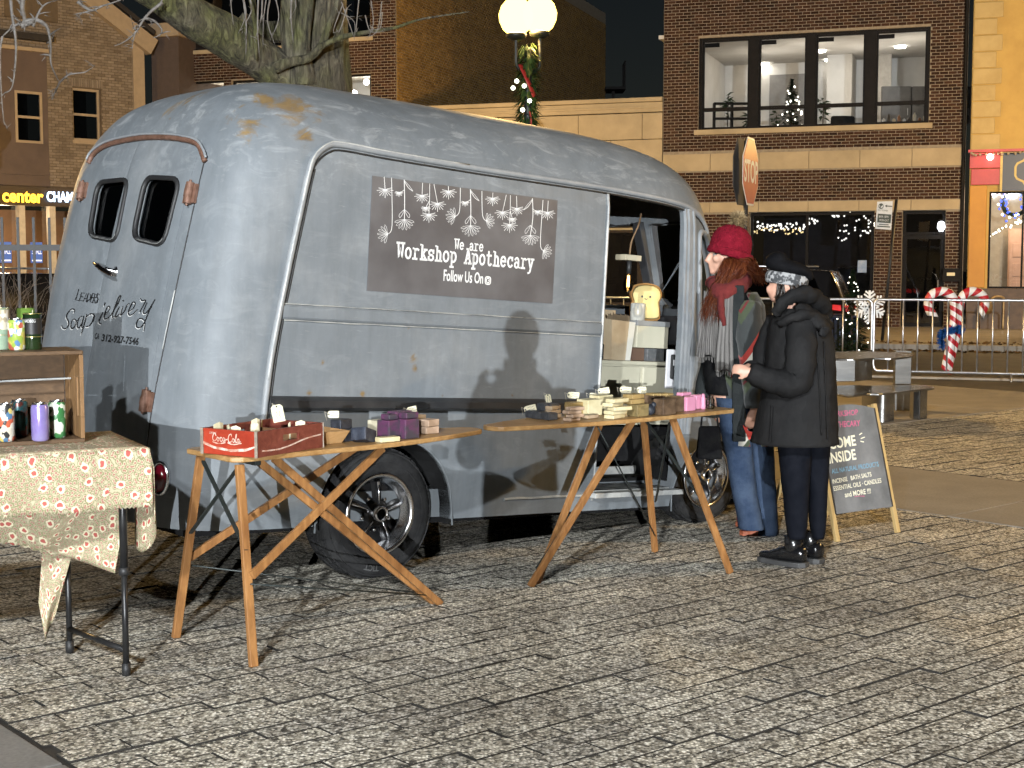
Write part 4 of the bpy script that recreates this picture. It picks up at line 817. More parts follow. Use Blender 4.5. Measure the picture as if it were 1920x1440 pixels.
for k in range(5): bar(1152 + (k % 3) * 5, 784, T2, .115, .06, .0195, S_CREAM, ('bottom', 'second', 'third', 'fourth', 'top')[k] + ' cream soap bar of the leaning middle stack', 16 - 11 * (k % 3), .020 * k, 0, .012 * (k % 2), grp='cream bars in the leaning stack')
bar(1140, 776, T2, .11, .07, .095, S_CREAM, 'cream soap block behind the leaning cream stack', 2, 0, 0, .05)
bar(1196, 780, T2, .085, .075, .062, S_OLIVE, 'mottled olive soap block under two golden bars', 0)
for k in range(2): bar(1190, 780, T2, .095, .07, .024, S_GOLD, ['lower golden bar lying on the olive block', 'upper golden bar lying on the olive block'][k], 5 * k, .063 + .025 * k, 0, .01)
for k, (u, v, dz, h_) in enumerate([(1246, 777, 0, .082), (1228, 770, 0, .09), (1262, 772, 0, .08)]): bar(u, v, T2, .10, .07, h_, S_BROWN, ['front dark brown soap block in the brown cluster', 'rear dark brown soap block in the brown cluster', 'dark brown soap block next to the pink boxes'][k], 3, dz)
for k in range(3): bar(1232 + 12 * k, 775, T2, .055, .065, .012, S_GOLD, ('first', 'second', 'third')[k] + ' thin gold bar across the brown blocks counting from the olive block', 6 * k - 4, .091, 0, .03, grp='gold bars across the brown blocks')
for k, (u, v, h_) in enumerate([(1290, 770, .075), (1308, 766, .075), (1282, 764, .082)]): bar(u, v, T2, .075, .045, h_, S_PINK, ['nearest pink soap box at the tail of the board', 'pink soap box next to the pink bottle', 'pink soap box behind the other pink boxes'][k], 4)
m = M(); m.lathe([(.014, 0), (.015, .01), (.013, .055), (.008, .075), (.005, .082), (0, .083)], 14); o = m.build('small_bottle', S_PINK, smooth=True); o.location = gp(1318, 767, T2); tag(o, 'slim pink bottle standing by the pink boxes', 'bottle')
m = M(); m.lathe([(.018, 0), (.022, .008), (.022, .05), (.015, .062), (.015, .07), (.018, .072)], 16); o = m.build('glass_jar', glass('jar_glass', (.85, .9, .9), .12), smooth=True); o.location = gp(1332, 767, T2); tag(o, 'small clear glass jar at the end of the board', 'jar')
m = M(); m.ball((0, 0, .03), (.03, .028, .03)); m.ball((.02, 0, .055), (.014, .012, .014)); o = m.build('dark_scrubber', S_BLACK, smooth=True); o.location = gp(1218, 779, T2); tag(o, 'small round black scrubber between olive and brown soap', 'scrubber')
def price_tag(u, v, Y, label, rot=0, w_=.062, h_=.034, txt=1):
    c = at(u, v, Y); X = Vector((math.cos(R(rot)), 0.12, math.sin(R(rot)))).normalized(); Z = Vector((-math.sin(R(rot)), .25, math.cos(R(rot)))).normalized(); rt = root('price_tag', label, 'tag', c)
    ol = roundpoly([(-w_ / 2, -h_ * .3), (-w_ * .36, -h_ / 2), (w_ / 2, -h_ / 2), (w_ / 2, h_ / 2), (-w_ * .36, h_ / 2), (-w_ / 2, h_ * .3)], .003, 2); mm = Matrix((X, X.cross(Z), Z)).transposed()
    m = M(); m.prism(ol, .0012, Matrix((X, Z, X.cross(Z))).transposed()); m.build('card', CARD, rt)
    f = Flat(); f.disc(-w_ * .4, 0, .004); f.stroke([(-.012, .006), (.0, .009), (.008, .005), (.02, .008)], .0016); f.stroke([(-.01, -.006), (.002, -.003), (.012, -.008), (.022, -.004)], .0016)
    nn = X.cross(Z).normalized(); nn = nn if nn.y < 0 else -nn
    f.to(lambda a, b: X * a + Z * b + nn * .0018, 'handwriting', INK, rt)
    M().tube([X * (-w_ * .4), X * (-w_ * .4) + Vector((-.02, .01, .012)), X * (-w_ * .4) + Vector((-.012, .02, -.03))], .0011, 5).build('string', STRING, rt); return rt
price_tag(625, 777, 6.45, 'square tag with a string over the wooden tray', 0, .05, .032); price_tag(772, 768, 6.68, 'tag tied to the top of the purple soap stack', 12, .045, .028)
price_tag(521, 775, 6.05, 'large upright handwritten tag behind the red crate', -80, .075, .05)
price_tag(994, 766, 7.28, 'tag leaning out over the tip of the board', 14); price_tag(1028, 747, 7.45, 'narrow tag standing on the tan bars', -80, .045, .03); price_tag(1075, 741, 7.5, 'tag standing on the golden soap block', -5); price_tag(1112, 742, 7.55, 'small brown edged tag behind the cream block', -10, .04, .028)
price_tag(1132, 733, 7.62, 'tag with a dark eyelet above the leaning cream stack', 10); price_tag(1173, 731, 7.7, 'tag on a long string above the golden bars', -4); price_tag(1203, 731, 7.75, 'yellowish tag beside the brown soap cluster', 0, .05)
# ---- red crate ----------------------------------------------------------------------------
RED = wood('red_paint', (.30, .030, .014), (.42, .055, .025), 0, 4, .5, .25); REDB = wood('dark_red_wood', (.13, .028, .018), (.22, .06, .04), 0, 6, .55, .3); WORN = mat('worn_white', (.62, .50, .42), (.40, .16, .10), .7, scale=30, lo=.4, hi=.62)
P1, P2, P3 = gp(350, 847, T1), gp(482, 859, T1), gp(594, 849, T1)
cx = (P1 - P2); cx.z = 0; cl = .30; cx.normalize(); cyv = Vector((cx.y, -cx.x, 0)); cyv = cyv if cyv.dot(P3 - P2) > 0 else -cyv; cw = .42; ch = .105
rt = root('drinks_crate', 'red wooden drinks crate with white script lettering on the ironing board', 'crate', P2); CW = lambda x, y, z: cx * x + cyv * y + Vector((0, 0, z))
def plank(m_, name, x0, x1, y0, y1, za, zb, parent, hole=None):
    m = M(); m.hexa([CW(x0, y0, za), CW(x1, y0, za), CW(x1, y1, za), CW(x0, y1, za)], [CW(x0, y0, zb), CW(x1, y0, zb), CW(x1, y1, zb), CW(x0, y1, zb)]); return m.build(name, m_, parent, bevel=.002)
plank(RED, 'side_panel', .012, cl - .012, 0, .012, 0, ch, rt); plank(REDB, 'side_panel', .012, cl - .012, cw - .012, cw, 0, ch, rt); plank(OLDW, 'bottom', .012, cl - .012, .012, cw - .012, .004, .012, rt)
for x0, x1 in ((0, .012), (cl - .012, cl)):      # end panels with hand holes
    m = M(); hz0, hz1, hy0, hy1 = .052, .078, cw / 2 - .05, cw / 2 + .05
    ep = bpy.data.objects.new('end_panel', None)
    for (ya, yb, za, zb) in ((0, hy0, 0, ch), (hy1, cw, 0, ch), (hy0, hy1, 0, hz0), (hy0, hy1, hz1, ch)):
        m.hexa([CW(x0, ya, za), CW(x1, ya, za), CW(x1, yb, za), CW(x0, yb, za)], [CW(x0, ya, zb), CW(x1, ya, zb), CW(x1, yb, zb), CW(x0, yb, zb)])
    m.build('end_panel', REDB, rt)
for y in (cw * .34, cw * .67): plank(OLDW, 'divider', .012, cl - .012, y - .003, y + .003, .012, ch - .02, rt)
for x, y in ((0, 0), (cl, 0), (0, cw), (cl, cw)): M().box(CW(x + (.004 if x == 0 else -.004), y, ch / 2), (.012, .012, ch + .002)).build('corner_strap', mat('strap_metal', (.16, .13, .10), (.09, .07, .055), .5, .7, 30), rt)
fl = Flat()      # hand-drawn script on the long side
SCR = [[(.62, .62), (.5, .95), (.25, .8), (.12, .35), (.3, .05), (.6, .15), (.75, .4)], [(1.0, .35), (.82, .5), (.78, .2), (.95, .05), (1.1, .3), (1.0, .45), (1.15, .4)], [(1.5, .42), (1.35, .5), (1.25, .2), (1.4, .03), (1.6, .2)], [(1.9, .42), (1.72, .48), (1.65, .18), (1.8, .05), (1.95, .4), (1.93, .08), (2.05, .15)], [(2.1, .3), (2.3, .3)],
  [(3.0, .68), (2.9, .95), (2.6, .8), (2.45, .35), (2.6, .02), (2.95, .12), (3.1, .35)], [(3.35, .35), (3.18, .48), (3.12, .18), (3.28, .03), (3.42, .3), (3.35, .42)], [(3.5, .15), (3.75, .95), (3.62, .9), (3.58, .1), (3.75, .1)], [(4.1, .4), (3.92, .46), (3.85, .15), (4.0, .03), (4.12, .4), (4.12, .08), (4.3, .2)], [(.1, -.08), (1.0, -.22), (2.0, -.06)], [(2.4, -.06), (3.2, -.2), (4.4, .0)]]
for s_ in SCR: fl.stroke([(.060 + x * .036, .054 + y * .036) for x, y in s_], .0040, 6)
fl.text('DRINK', .045, .083, .013, shear=.2); fl.add([(.012, .052), (.07, .034), (.16, .026), (.24, .034), (.288, .046), (.288, .039), (.24, .022), (.16, .016), (.07, .024), (.012, .040)], [(0, 1, 8, 9), (1, 2, 7, 8), (2, 3, 6, 7), (3, 4, 5, 6)])
fl.to(lambda a, b: CW(cl - a, -.0016, b), 'lettering', WORN, rt)
fl = Flat(); fl.stroke([(.03, .025), (.12, .022), (.2, .03), (.30, .048), (.40, .056)], .006, 5); fl.to(lambda a, b: CW(-.0016, a, b), 'swirl', WORN, rt)
PAPER = mat('cream_paper', (.66, .60, .40), (.74, .68, .48), .85, scale=9)
for k, (x, y) in enumerate([(.26, .06), (.2, .05), (.17, .06), (.1, .10), (.07, .28), (.05, .33), (.2, .22), (.24, .3)]):
    q = CW(x, y, ch + rs.uniform(-.012, .006)); m = M(); s_ = rs.uniform(.02, .03); d = cyv * math.cos(k) + cx * math.sin(k); m.add([q - d * s_ + Vector((0, 0, -.05)), q + d * s_ + Vector((0, 0, -.05)), q + d * s_ * .9 + Vector((0, .008, .012)), q + Vector((.004, 0, .02)), q - d * s_ * .9 + Vector((0, -.006, .012))], [(0, 1, 2, 3, 4)])
    o = m.build('paper_wrap', PAPER, off=P2 * 0); md = o.modifiers.new('s', 'SOLIDIFY'); md.thickness = .002; o.location = P2
    tag(o, 'cream paper wrapped bar end sticking out of the red crate', 'paper wrap', 'paper wraps in the red crate')
# folded wooden tray
P0 = gp(600, 829, T1); rt = root('wooden_tray', 'small slope sided wooden tray right behind the red crate', 'tray', P0); m = M()
TWOOD = wood('tray_wood', (.40, .22, .085), (.50, .30, .13), 0, 5, .6)
def tbox(r0, r1, z0, z1): return [FW * (sx * r0[0]) + LF * (sy * r0[1]) + Vector((0, 0, z0)) for sx, sy in ((-1, -1), (1, -1), (1, 1), (-1, 1))], [FW * (sx * r1[0]) + LF * (sy * r1[1]) + Vector((0, 0, z1)) for sx, sy in ((-1, -1), (1, -1), (1, 1), (-1, 1))]
lo_, hi_ = tbox((.06, .08), (.085, .11), 0, .055); li, hi2 = tbox((.052, .072), (.077, .102), .008, .0555)
for k in range(4):
    a, b = k, (k + 1) % 4; M().hexa([lo_[a], lo_[b], li[b], li[a]], [hi_[a], hi_[b], hi2[b], hi2[a]]).build('side_slat', TWOOD, rt)
M().hexa(lo_, [v + Vector((0, 0, .008)) for v in lo_]).build('bottom', TWOOD, rt)
# ================================================================== TABLE WITH FLOWERED CLOTH
TX = Vector((.88, .475, 0)).normalized(); TY = Vector((-TX.y, TX.x, 0)); TZ = .90; TC = Vector((-1.42, 5.52, 0)); TW = lambda x, y, z: TC + TX * x + TY * y + Vector((0, 0, z))
BLKM = mat('black_tube', (.014, .014, .015), (.025, .025, .025), .35, .3, 12)
rt = root('folding_table', 'folding table with black tube legs under the flowered cloth', 'table', TC); TL = lambda x, y, z: TW(x, y, z) - TC
M().hexa([TL(-1.5, .02, TZ - .04), TL(-.02, .02, TZ - .04), TL(-.02, .60, TZ - .04), TL(-1.5, .60, TZ - .04)], [TL(-1.5, .02, TZ - .006), TL(-.02, .02, TZ - .006), TL(-.02, .60, TZ - .006), TL(-1.5, .60, TZ - .006)]).build('table_top', mat('white_plastic', (.6, .6, .6), None, .5), rt)
g1, g2 = gp(237, 1266) - TC, gp(131, 1223) - TC
for g in (g1, g2):
    lg = M().tube([g + Vector((0, 0, .02)), g + Vector((0, 0, .42))], .0125, 10).tube([g + Vector((0, 0, .40)), g + Vector((0, 0, TZ - .04))], .016, 10).build('leg', BLKM, rt, smooth=True)
    M().tube([g, g + Vector((0, 0, .05))], .017, 10).build('foot', BLACKR, lg, smooth=True); M().tube([g + Vector((0, 0, .40)), g + Vector((0, 0, .43))], .021, 10).build('collar', BLACKR, lg, smooth=True)
M().tube([g1 + Vector((0, 0, .10)), g2 + Vector((0, 0, .10))], .012, 10).build('crossbar', BLKM, rt, smooth=True)
for g in (g1, g2): lg = M().tube([g - TX * 1.2, g - TX * 1.2 + Vector((0, 0, TZ - .04))], .014, 10).build('leg', BLKM, rt, smooth=True)
def cloth_mat():
    m, nt, b = nmat('flower_cloth'); uv = N(nt, 'ShaderNodeUVMap'); 
    def layer(scale, stops, wob=.0):
        v = N(nt, 'ShaderNodeTexVoronoi', voronoi_dimensions='2D', inp={'Scale': scale, 'Randomness': .8}); src = uv.outputs[0]
        if wob:
            n = N(nt, 'ShaderNodeTexNoise', noise_dimensions='2D', inp={'Scale': scale * 2.6, 'Detail': 1.0}); L(nt, src, n.inputs['Vector']); a = N(nt, 'ShaderNodeVectorMath', operation='MULTIPLY_ADD'); a.inputs[1].default_value = (wob, wob, 0); L(nt, n.outputs['Color'], a.inputs[0]); L(nt, src, a.inputs[2]); src = a.outputs[0]
        L(nt, src, v.inputs['Vector']); r = ramp(nt, stops, 'CONSTANT'); L(nt, v.outputs['Distance'], r.inputs[0]); return r, v
    r0, v0 = layer(62, [(0, (.32, .15, .115)), (.24, (.48, .42, .29)), (.38, (.21, .205, .10)), (.58, (.44, .385, .26))], .006)
    r1, v1 = layer(19, [(0, (.42, .09, .075)), (.13, (.36, .15, .10)), (.17, (.66, .60, .42)), (.31, (0, 0, 0))], .014)
    k = N(nt, 'ShaderNodeMath', operation='LESS_THAN', inp={1: .305}); L(nt, v1.outputs['Distance'], k.inputs[0])
    sp = N(nt, 'ShaderNodeSeparateColor'); L(nt, v1.outputs['Color'], sp.inputs[0]); g = N(nt, 'ShaderNodeMath', operation='GREATER_THAN', inp={1: .22}); L(nt, sp.outputs[0], g.inputs[0]); mu = N(nt, 'ShaderNodeMath', operation='MULTIPLY'); L(nt, k.outputs[0], mu.inputs[0]); L(nt, g.outputs[0], mu.inputs[1])
    mx = N(nt, 'ShaderNodeMix', data_type='RGBA'); L(nt, mu.outputs[0], mx.inputs[0]); L(nt, r0.outputs[0], mx.inputs[6]); L(nt, r1.outputs[0], mx.inputs[7]); L(nt, mx.outputs[2], b.inputs['Base Color']); b.inputs['Roughness'].default_value = .85
    n = N(nt, 'ShaderNodeTexNoise', inp={'Scale': 300.0}); L(nt, uv.outputs[0], n.inputs['Vector']); bump(nt, b, n.outputs[0], .15, .002); return m
CLOTH = cloth_mat()
clo = root('flowered_tablecloth', 'cream cloth with red flowers and scalloped hem draped over the table', 'tablecloth', TC)
def cloth_grid(name, fn, nu, nv, parent, u0=0, v0=0, su=1, sv=1):
    vs = [fn(i / nu, j / nv) - TC for j in range(nv + 1) for i in range(nu + 1)]; fs = [(j * (nu + 1) + i, j * (nu + 1) + i + 1, (j + 1) * (nu + 1) + i + 1, (j + 1) * (nu + 1) + i) for j in range(nv) for i in range(nu)]
    me = bpy.data.meshes.new(name); me.from_pydata([tuple(v) for v in vs], [], fs); ul = me.uv_layers.new(name='UVMap')
    for p in me.polygons:
        for li in p.loop_indices:
            k = me.loops[li].vertex_index; ul.data[li].uv = (u0 + su * (k % (nu + 1)) / nu, v0 + sv * (k // (nu + 1)) / nv)
    o = finish(name, me, CLOTH, parent, smooth=True); md = o.modifiers.new('s', 'SOLIDIFY'); md.thickness = .002; md.offset = 1; return o
def nz(x, y, z=0): return mnoise.noise((x, y, z))
def scal(u, n): return .008 * abs(math.sin(math.pi * u * n))
def near_val(u, v):
    x = -1.5 + 1.52 * u; d = .21 * v; y = -.012 - .02 * min(1, v * 4) - .010 * v * math.sin(x * 21 + 1) - .012 * v * nz(x * 5, v * 2)
    return TW(x, y, TZ + .004 - .012 * min(1, v * 5) ** 2 - d - (scal(u, 95) if v == 1 else 0))
def right_val(u, v):
    y = -.03 + .64 * u; dr = (.20 + .22 * math.exp(-((u - .30) / .28) ** 2)) ; x = .012 + .018 * min(1, v * 4) + .02 * v * math.sin(u * 13) * (1 if u > .02 else 0)
    return TW(x, y, TZ + .004 - .012 * min(1, v * 5) ** 2 - dr * v - (scal(u, 40) if v == 1 else 0))
cloth_grid('cloth_top', lambda u, v: TW(-1.5 + 1.512 * u, -.012 + .63 * v, TZ + .004 + .0015 * nz(u * 9, v * 5)), 20, 8, clo, 0, 0, 1.5, .63)
cloth_grid('front_valance', near_val, 190, 10, clo, 0, .9, 1.52, .21); cloth_grid('side_drape', right_val, 80, 12, clo, 2.0, .2, .64, .38)
def back_val(u, v):
    x = -1.5 + 1.48 * u; y = .50 + .03 * math.sin(x * 9) * v; dr = .52 + .12 * math.sin(u * 7) - .18 * max(0, (u - .85) / .15); return TW(x, y, TZ - .01 - dr * v - (scal(u, 80) if v == 1 else 0))
cloth_grid('rear_drape', back_val, 120, 12, clo, 0.3, 1.4, 1.48, .5)
def tail(pts_top, pts_bot, Y0, Y1):
    A_, B_ = [Vector(p) for p in pts_top], [Vector(p) for p in pts_bot]
    def fn(u, v):
        k = u * (len(A_) - 1); i = min(int(k), len(A_) - 2); t = k - i; a = A_[i].lerp(A_[i + 1], t); b = B_[i].lerp(B_[i + 1], t); q = a.lerp(b, v); return at(q.x, q.y, Y0 + (Y1 - Y0) * u + .03 * math.sin(v * 4 + u * 5) * v)
    return fn
cloth_grid('hanging_corner', tail([(78, 1010), (150, 935), (240, 925)], [(80, 1030), (150, 1052), (215, 1075)], 5.82, 5.68), 60, 14, clo, .2, 2.3, .4, .32)
cloth_grid('hanging_tail', tail([(80, 1020), (105, 1015), (138, 1030)], [(72, 1130), (85, 1200), (104, 1150)], 5.86, 5.84), 30, 16, clo, .7, 2.7, .16, .4)
# ---- wooden crate lying open on the table, cans inside, candles on top ---------------------------
CRW = wood('crate_wood', (.17, .09, .035), (.30, .175, .075), 2, 6, .6); CRD = wood('crate_wood_dark', (.085, .05, .025), (.15, .09, .045), 0, 6, .6)
CP = gp(160, 829, TZ + .006); rt = root('wooden_crate', 'weathered wooden crate lying open on its side on the tablecloth', 'crate', CP); KL = lambda x, y, z: TX * x + TY * y + Vector((0, 0, z)); KH, KD, KWd = .365, .31, .52
def kb_(name, m_, x0, x1, y0, y1, z0, z1, bv=.003): return M().hexa([KL(x0, y0, z0), KL(x1, y0, z0), KL(x1, y1, z0), KL(x0, y1, z0)], [KL(x0, y0, z1), KL(x1, y0, z1), KL(x1, y1, z1), KL(x0, y1, z1)]).build(name, m_, rt, bevel=bv)
for y in (0, .156): kb_('top_plank', CRD, -KWd, 0, y, y + .152, KH - .016, KH); kb_('bottom_plank', CRD, -KWd, 0, y, y + .152, 0, .016)
for k in range(3): kb_('back_plank', CRD, -KWd + .016, -.016, KD - .012, KD, .016 + .111 * k, .016 + .111 * k + .108)
def side_slats(x0, x1):
    kb_('side_plank', CRW, x0, x1, .105, .205, .017, KH - .017); kb_('side_plank', CRW, x0, x1, .208, KD - .012, .017, KH - .017)
    for z0, z1 in ((.017, .10), (.255, KH - .017)): kb_('side_plank', CRW, x0, x1, 0.0, .102, z0, z1, .001)
    kb_('side_plank', CRW, x0, x1, 0.0, .036, .1005, .2545, .001); kb_('side_plank', CRW, x0, x1, .064, .102, .1005, .2545, .001)
side_slats(-.0155, -.0005); side_slats(-KWd + .0005, -KWd + .0155)
M().tube([KL(-KWd + .02, .15, .24), KL(-.02, .15, .245)], .004, 6).build('wire', PALE, rt)
ALU = mat('can_aluminium', (.72, .73, .75), (.6, .6, .62), .22, 1.0, 10)
def print_mat(name, cols, sc=26, rough=.3):
    m, nt, b = nmat(name); v = N(nt, 'ShaderNodeTexVoronoi', inp={'Scale': sc}); L(nt, coords(nt, 'Object', (1, 1, .8)), v.inputs['Vector']); sp = N(nt, 'ShaderNodeSeparateColor'); L(nt, v.outputs['Color'], sp.inputs[0]); k = len(cols); r = ramp(nt, [(i / k, c) for i, c in enumerate(cols)], 'CONSTANT'); L(nt, sp.outputs[0], r.inputs[0]); L(nt, r.outputs[0], b.inputs['Base Color']); b.inputs['Roughness'].default_value = rough; return m
def can(p, m_, label, h=.148, r=.034, name='drink_can'):
    rt = root(name, label, 'can', p); M().lathe([(r * .8, 0), (r, .008), (r, h - .016), (r * .86, h - .006)], 24, cap=False).build('can_body', m_, rt, smooth=True)
    M().lathe([(r * .86, h - .006), (r * .84, h), (r * .80, h), (r * .78, h - .006), (0, h - .006)], 24).build('lid', ALU, rt, angle=40); M().lathe([(r * .8, 0), (r * .6, .003), (0, .003)], 20).build('base', ALU, rt); return rt
zf = TZ + .006 + .0165
can(gp(108, 820, zf), print_mat('can_green', [(.62, .64, .56), (.04, .16, .05), (.55, .60, .46), (.06, .2, .07)], 55), 'white and green can nearest the right wall of the crate'); can(gp(76, 826, zf), mat('can_purple', (.28, .20, .60), (.42, .38, .72), .22, .5, 8), 'shiny purple can standing in the crate')
can(gp(37, 818, zf), mat('can_teal', (.02, .10, .11), (.16, .03, .02), .3, .3, 26, lo=.5, hi=.62), 'dark teal can behind the others in the crate'); can(gp(12, 827, zf), print_mat('can_colour', [(.55, .5, .4), (.45, .10, .05), (.08, .16, .26), (.5, .4, .12), (.03, .03, .03), (.6, .56, .48)], 60), 'colourful printed can at the left of the crate')
zk = TZ + .006 + KH + .001
def candle(u, v, r, h, m_, label, band=None, wick=True):
    p = gp(u, v, zk); rt = root('bottle_candle', label, 'candle', p); M().lathe([(r * .92, 0), (r, .006), (r, h), (r * .93, h), (r * .93, h - .012)], 24, cap=False).build('glass', m_, rt, smooth=True)
    M().lathe([(0, h - .013), (r * .93, h - .012)], 20).build('wax', mat('green_wax', (.20, .32, .06), (.26, .38, .09), .5), rt)
    if band: M().lathe([(r + .0008, h * band[0]), (r + .0008, h * band[1])], 24, cap=False).build('paper_label', band[2], rt, smooth=True)
    for k in ((.36, .99) if band else ()): M().lathe([(r + .001, h * k - .002), (r + .001, h * k)], 24, cap=False).build('gold_line', mat('gold_line', (.6, .5, .2), None, .35, .8), rt, smooth=True)
    if wick: M().tube([(0, 0, h - .012), (.002, 0, h + .012)], .0013, 5).build('wick', PAPER, rt)
    return rt
DG = mat('dark_green_glass', (.010, .022, .008), (.016, .03, .01), .08, coat=.5); GG = mat('green_glass', (.10, .18, .03), (.14, .22, .05), .1, coat=.4); PG = mat('pale_green_glass', (.20, .28, .20), (.28, .36, .26), .1)
c_ = candle(62, 655, .035, .145, DG, 'dark green cut bottle candle with black label on the crate', (.42, .86, mat('black_label', (.012, .01, .01), (.02, .02, .02), .5)))
fl = Flat(); fl.text('ARDBEG', 0, 0, .017, 'CENTER', xs=.75); fl.to(lambda a, b: Vector((.0362 * math.sin(a / .036), -.0362 * math.cos(a / .036), .108 + b)), 'lettering', WHITEP, c_)
candle(50, 650, .036, .158, GG, 'bright green bottle candle behind the dark green one', None); candle(2, 655, .034, .165, PG, 'pale green bottle candle with a floral label on the crate', (.48, .96, print_mat('floral_label', [(.62, .58, .48), (.55, .5, .38), (.36, .30, .2), (.6, .56, .5)], 60, .7)))
can(gp(32, 656, zk), print_mat('can_lime', [(.26, .36, .06), (.58, .58, .5), (.35, .08, .05), (.10, .2, .36), (.45, .4, .1)], 60), 'lime and white printed can between the bottle candles', .125)
# ---- goods inside the van (they stand on the cabinet) -------------------------------------------------
def inv(name, label, cat, s, y, h): return root(name, label, cat, mat4=VM @ Matrix.Translation((s, y, h)))
BAGP = mat('kraft_paper', (.42, .32, .20), (.52, .42, .28), .85, scale=6); BAGW = mat('white_paper', (.62, .60, .52), (.68, .66, .58), .85)
rt = inv('paper_bag', 'open paper bag with tissue standing on the cabinet in the van', 'bag', 2.40, .70, 1.159)
M().loft([[(-.10, -.045, 0), (.07, -.045, 0), (.07, .05, 0), (-.10, .05, 0)], [(-.13, -.06, .26), (.085, -.06, .25), (.085, .06, .26), (-.13, .06, .27)]], cap=False).build('bag_body', BAGP, rt)
M().add([(.025, -.047, 0), (.071, -.047, 0), (.087, -.062, .25), (.03, -.062, .252)], [(0, 1, 2, 3)]).build('bag_gusset', BAGW, rt); m = M()
for k in range(9): x = -.11 + .022 * k; m.add([(x, -.03, .2), (x + .03, .02, .2), (x + .02, .02, .30 + .03 * nz(k * 1.7, 0)), (x - .005, -.03, .29)], [(0, 1, 2, 3)])
m.build('tissue', BAGP, rt)
def vbox(label, s, y, h, d, m_, name='storage_box', lid=None):
    rt = inv(name, label, 'box', s, y, h); M().box((0, 0, d[2] / 2), d).build('box_body', m_, rt, bevel=.005)
    if lid: M().box((0, 0, d[2] - .012), (d[0] + .012, d[1] + .012, .035)).build('lid', lid, rt, bevel=.004)
    return rt
vbox('wide cream storage box with grey lid under the toast cushion', 2.70, .80, 1.245, (.30, .24, .175), CREAM, lid=mat('grey_lid', (.30, .31, .31), None, .5)); vbox('brown box under the cream storage box', 2.58, .80, 1.159, (.14, .2, .085), mat('brown_box', (.12, .07, .05), (.15, .09, .06), .7)); vbox('silver grey mottled tin beside the brown box', 2.74, .78, 1.159, (.16, .2, .083), mat('tin', (.35, .36, .37), (.22, .23, .24), .35, .6, 30))
vbox('black wire basket at the back corner of the cabinet', 2.17, .74, 1.159, (.15, .14, .10), DARK, 'wire_basket'); vbox('dark blue box behind the paper bag', 2.30, 1.02, 1.159, (.34, .12, .30), mat('navy_box', (.03, .045, .08), None, .7)); vbox('brown cardboard box behind the paper bag', 2.58, 1.06, 1.159, (.16, .12, .33), BAGP)
rt = inv('candle_jar', 'frosted white candle jar in front of the toast cushion', 'jar', 2.585, .72, 1.421); M().lathe([(.045, 0), (.05, .006), (.05, .11), (.044, .118)], 20).build('jar_glass', mat('frosted', (.55, .55, .50), (.42, .42, .38), .3), rt, smooth=True)
rt = inv('toast_cushion', 'yellow cushion shaped like a slice of toast on the cream box', 'cushion', 2.72, .79, 1.421); ol = [(-.085, 0), (.085, 0), (.10, .06), (.092, .12), (.108, .17), (.085, .225), (.03, .245), (-.03, .245), (-.085, .225), (-.108, .17), (-.092, .12), (-.10, .06)]
ol = [(p.x, p.y) for p in bez(ol + [ol[0]], 3)[:-1]]; tm = Matrix.Rotation(R(-35), 3, 'Z') @ Matrix(((1, 0, 0), (0, 0, 1), (0, 1, 0)))
m = M(); m.loft([[tm @ Vector((x * k_, .01 + y * k_ + (1 - k_) * .12, z)) for x, y in ol] for k_, z in ((.86, -.05), (1, -.03), (1, .03), (.86, .05))]); m.build('crust', mat('crust', (.55, .26, .08), (.62, .34, .12), .8, scale=9), rt, smooth=True)
m = M(); m.loft([[tm @ Vector((x * k_, .01 + y * k_ + (1 - k_) * .12, z)) for x, y in ol] for k_, z in ((.92, -.045), (.84, -.062), (.5, -.068), (.05, -.07))]); m.build('crumb_face', mat('crumb', (.72, .56, .22), (.76, .62, .28), .85, scale=9), rt, smooth=True)
fl = Flat(); fl.disc(-.035, .165, .007); fl.disc(.02, .165, .007); fl.stroke([(-.015, .152), (-.006, .146), (.003, .152)], .004); fl.to(lambda a, b: tm @ Vector((a, b, -.0715)), 'face', INK, rt)
rt = inv('card_reader', 'white panel with a black card reader at the door post', 'card reader', 2.225, .06, 1.02); M().box((0, 0, .11), (.085, .012, .24)).build('panel', mat('white_card', (.7, .7, .72), None, .5), rt, bevel=.006); M().box((.014, -.018, .125), (.062, .022, .15)).build('reader', BLACKR, rt, bevel=.01); M().box((-.004, -.031, .15), (.014, .003, .035)).build('screen', mat('reader_screen', (.5, .5, .52), None, .3), rt)
# hanging filament bulb on a wooden bracket
rt = inv('pendant_bulb', 'clear filament bulb hanging from a wooden bracket inside the van', 'lamp', 2.06, .30, 1.80); M().box((.02, .03, .0), (.14, .09, .035)).build('bracket', mat('pale_wood', (.45, .40, .28), (.52, .46, .33), .6), rt, bevel=.003); M().tube([(0, 0, -.02), (0, 0, -.10)], .016, 12).build('socket', BLACKR, rt, smooth=True)
M().lathe([(.012, -.10), (.016, -.115), (.030, -.155), (.031, -.18), (.022, -.205), (0, -.214)], 20).build('bulb_glass', glass('bulb_glass', (1, .85, .55), .10), rt, smooth=True); M().tube([(-.006, 0, -.11), (-.008, 0, -.18), (0, 0, -.125), (.008, 0, -.18), (.006, 0, -.11)], .0026, 5).build('filament', emis('filament', (1, .62, .25), 14), rt); M().tube(bez([(0, 0, .02), (.01, .0, .10), (.06, 0, .2), (.10, .02, .28)], 6), .006, 6).build('cord', mat('brown_cord', (.2, .12, .06), None, .8), rt, smooth=True)
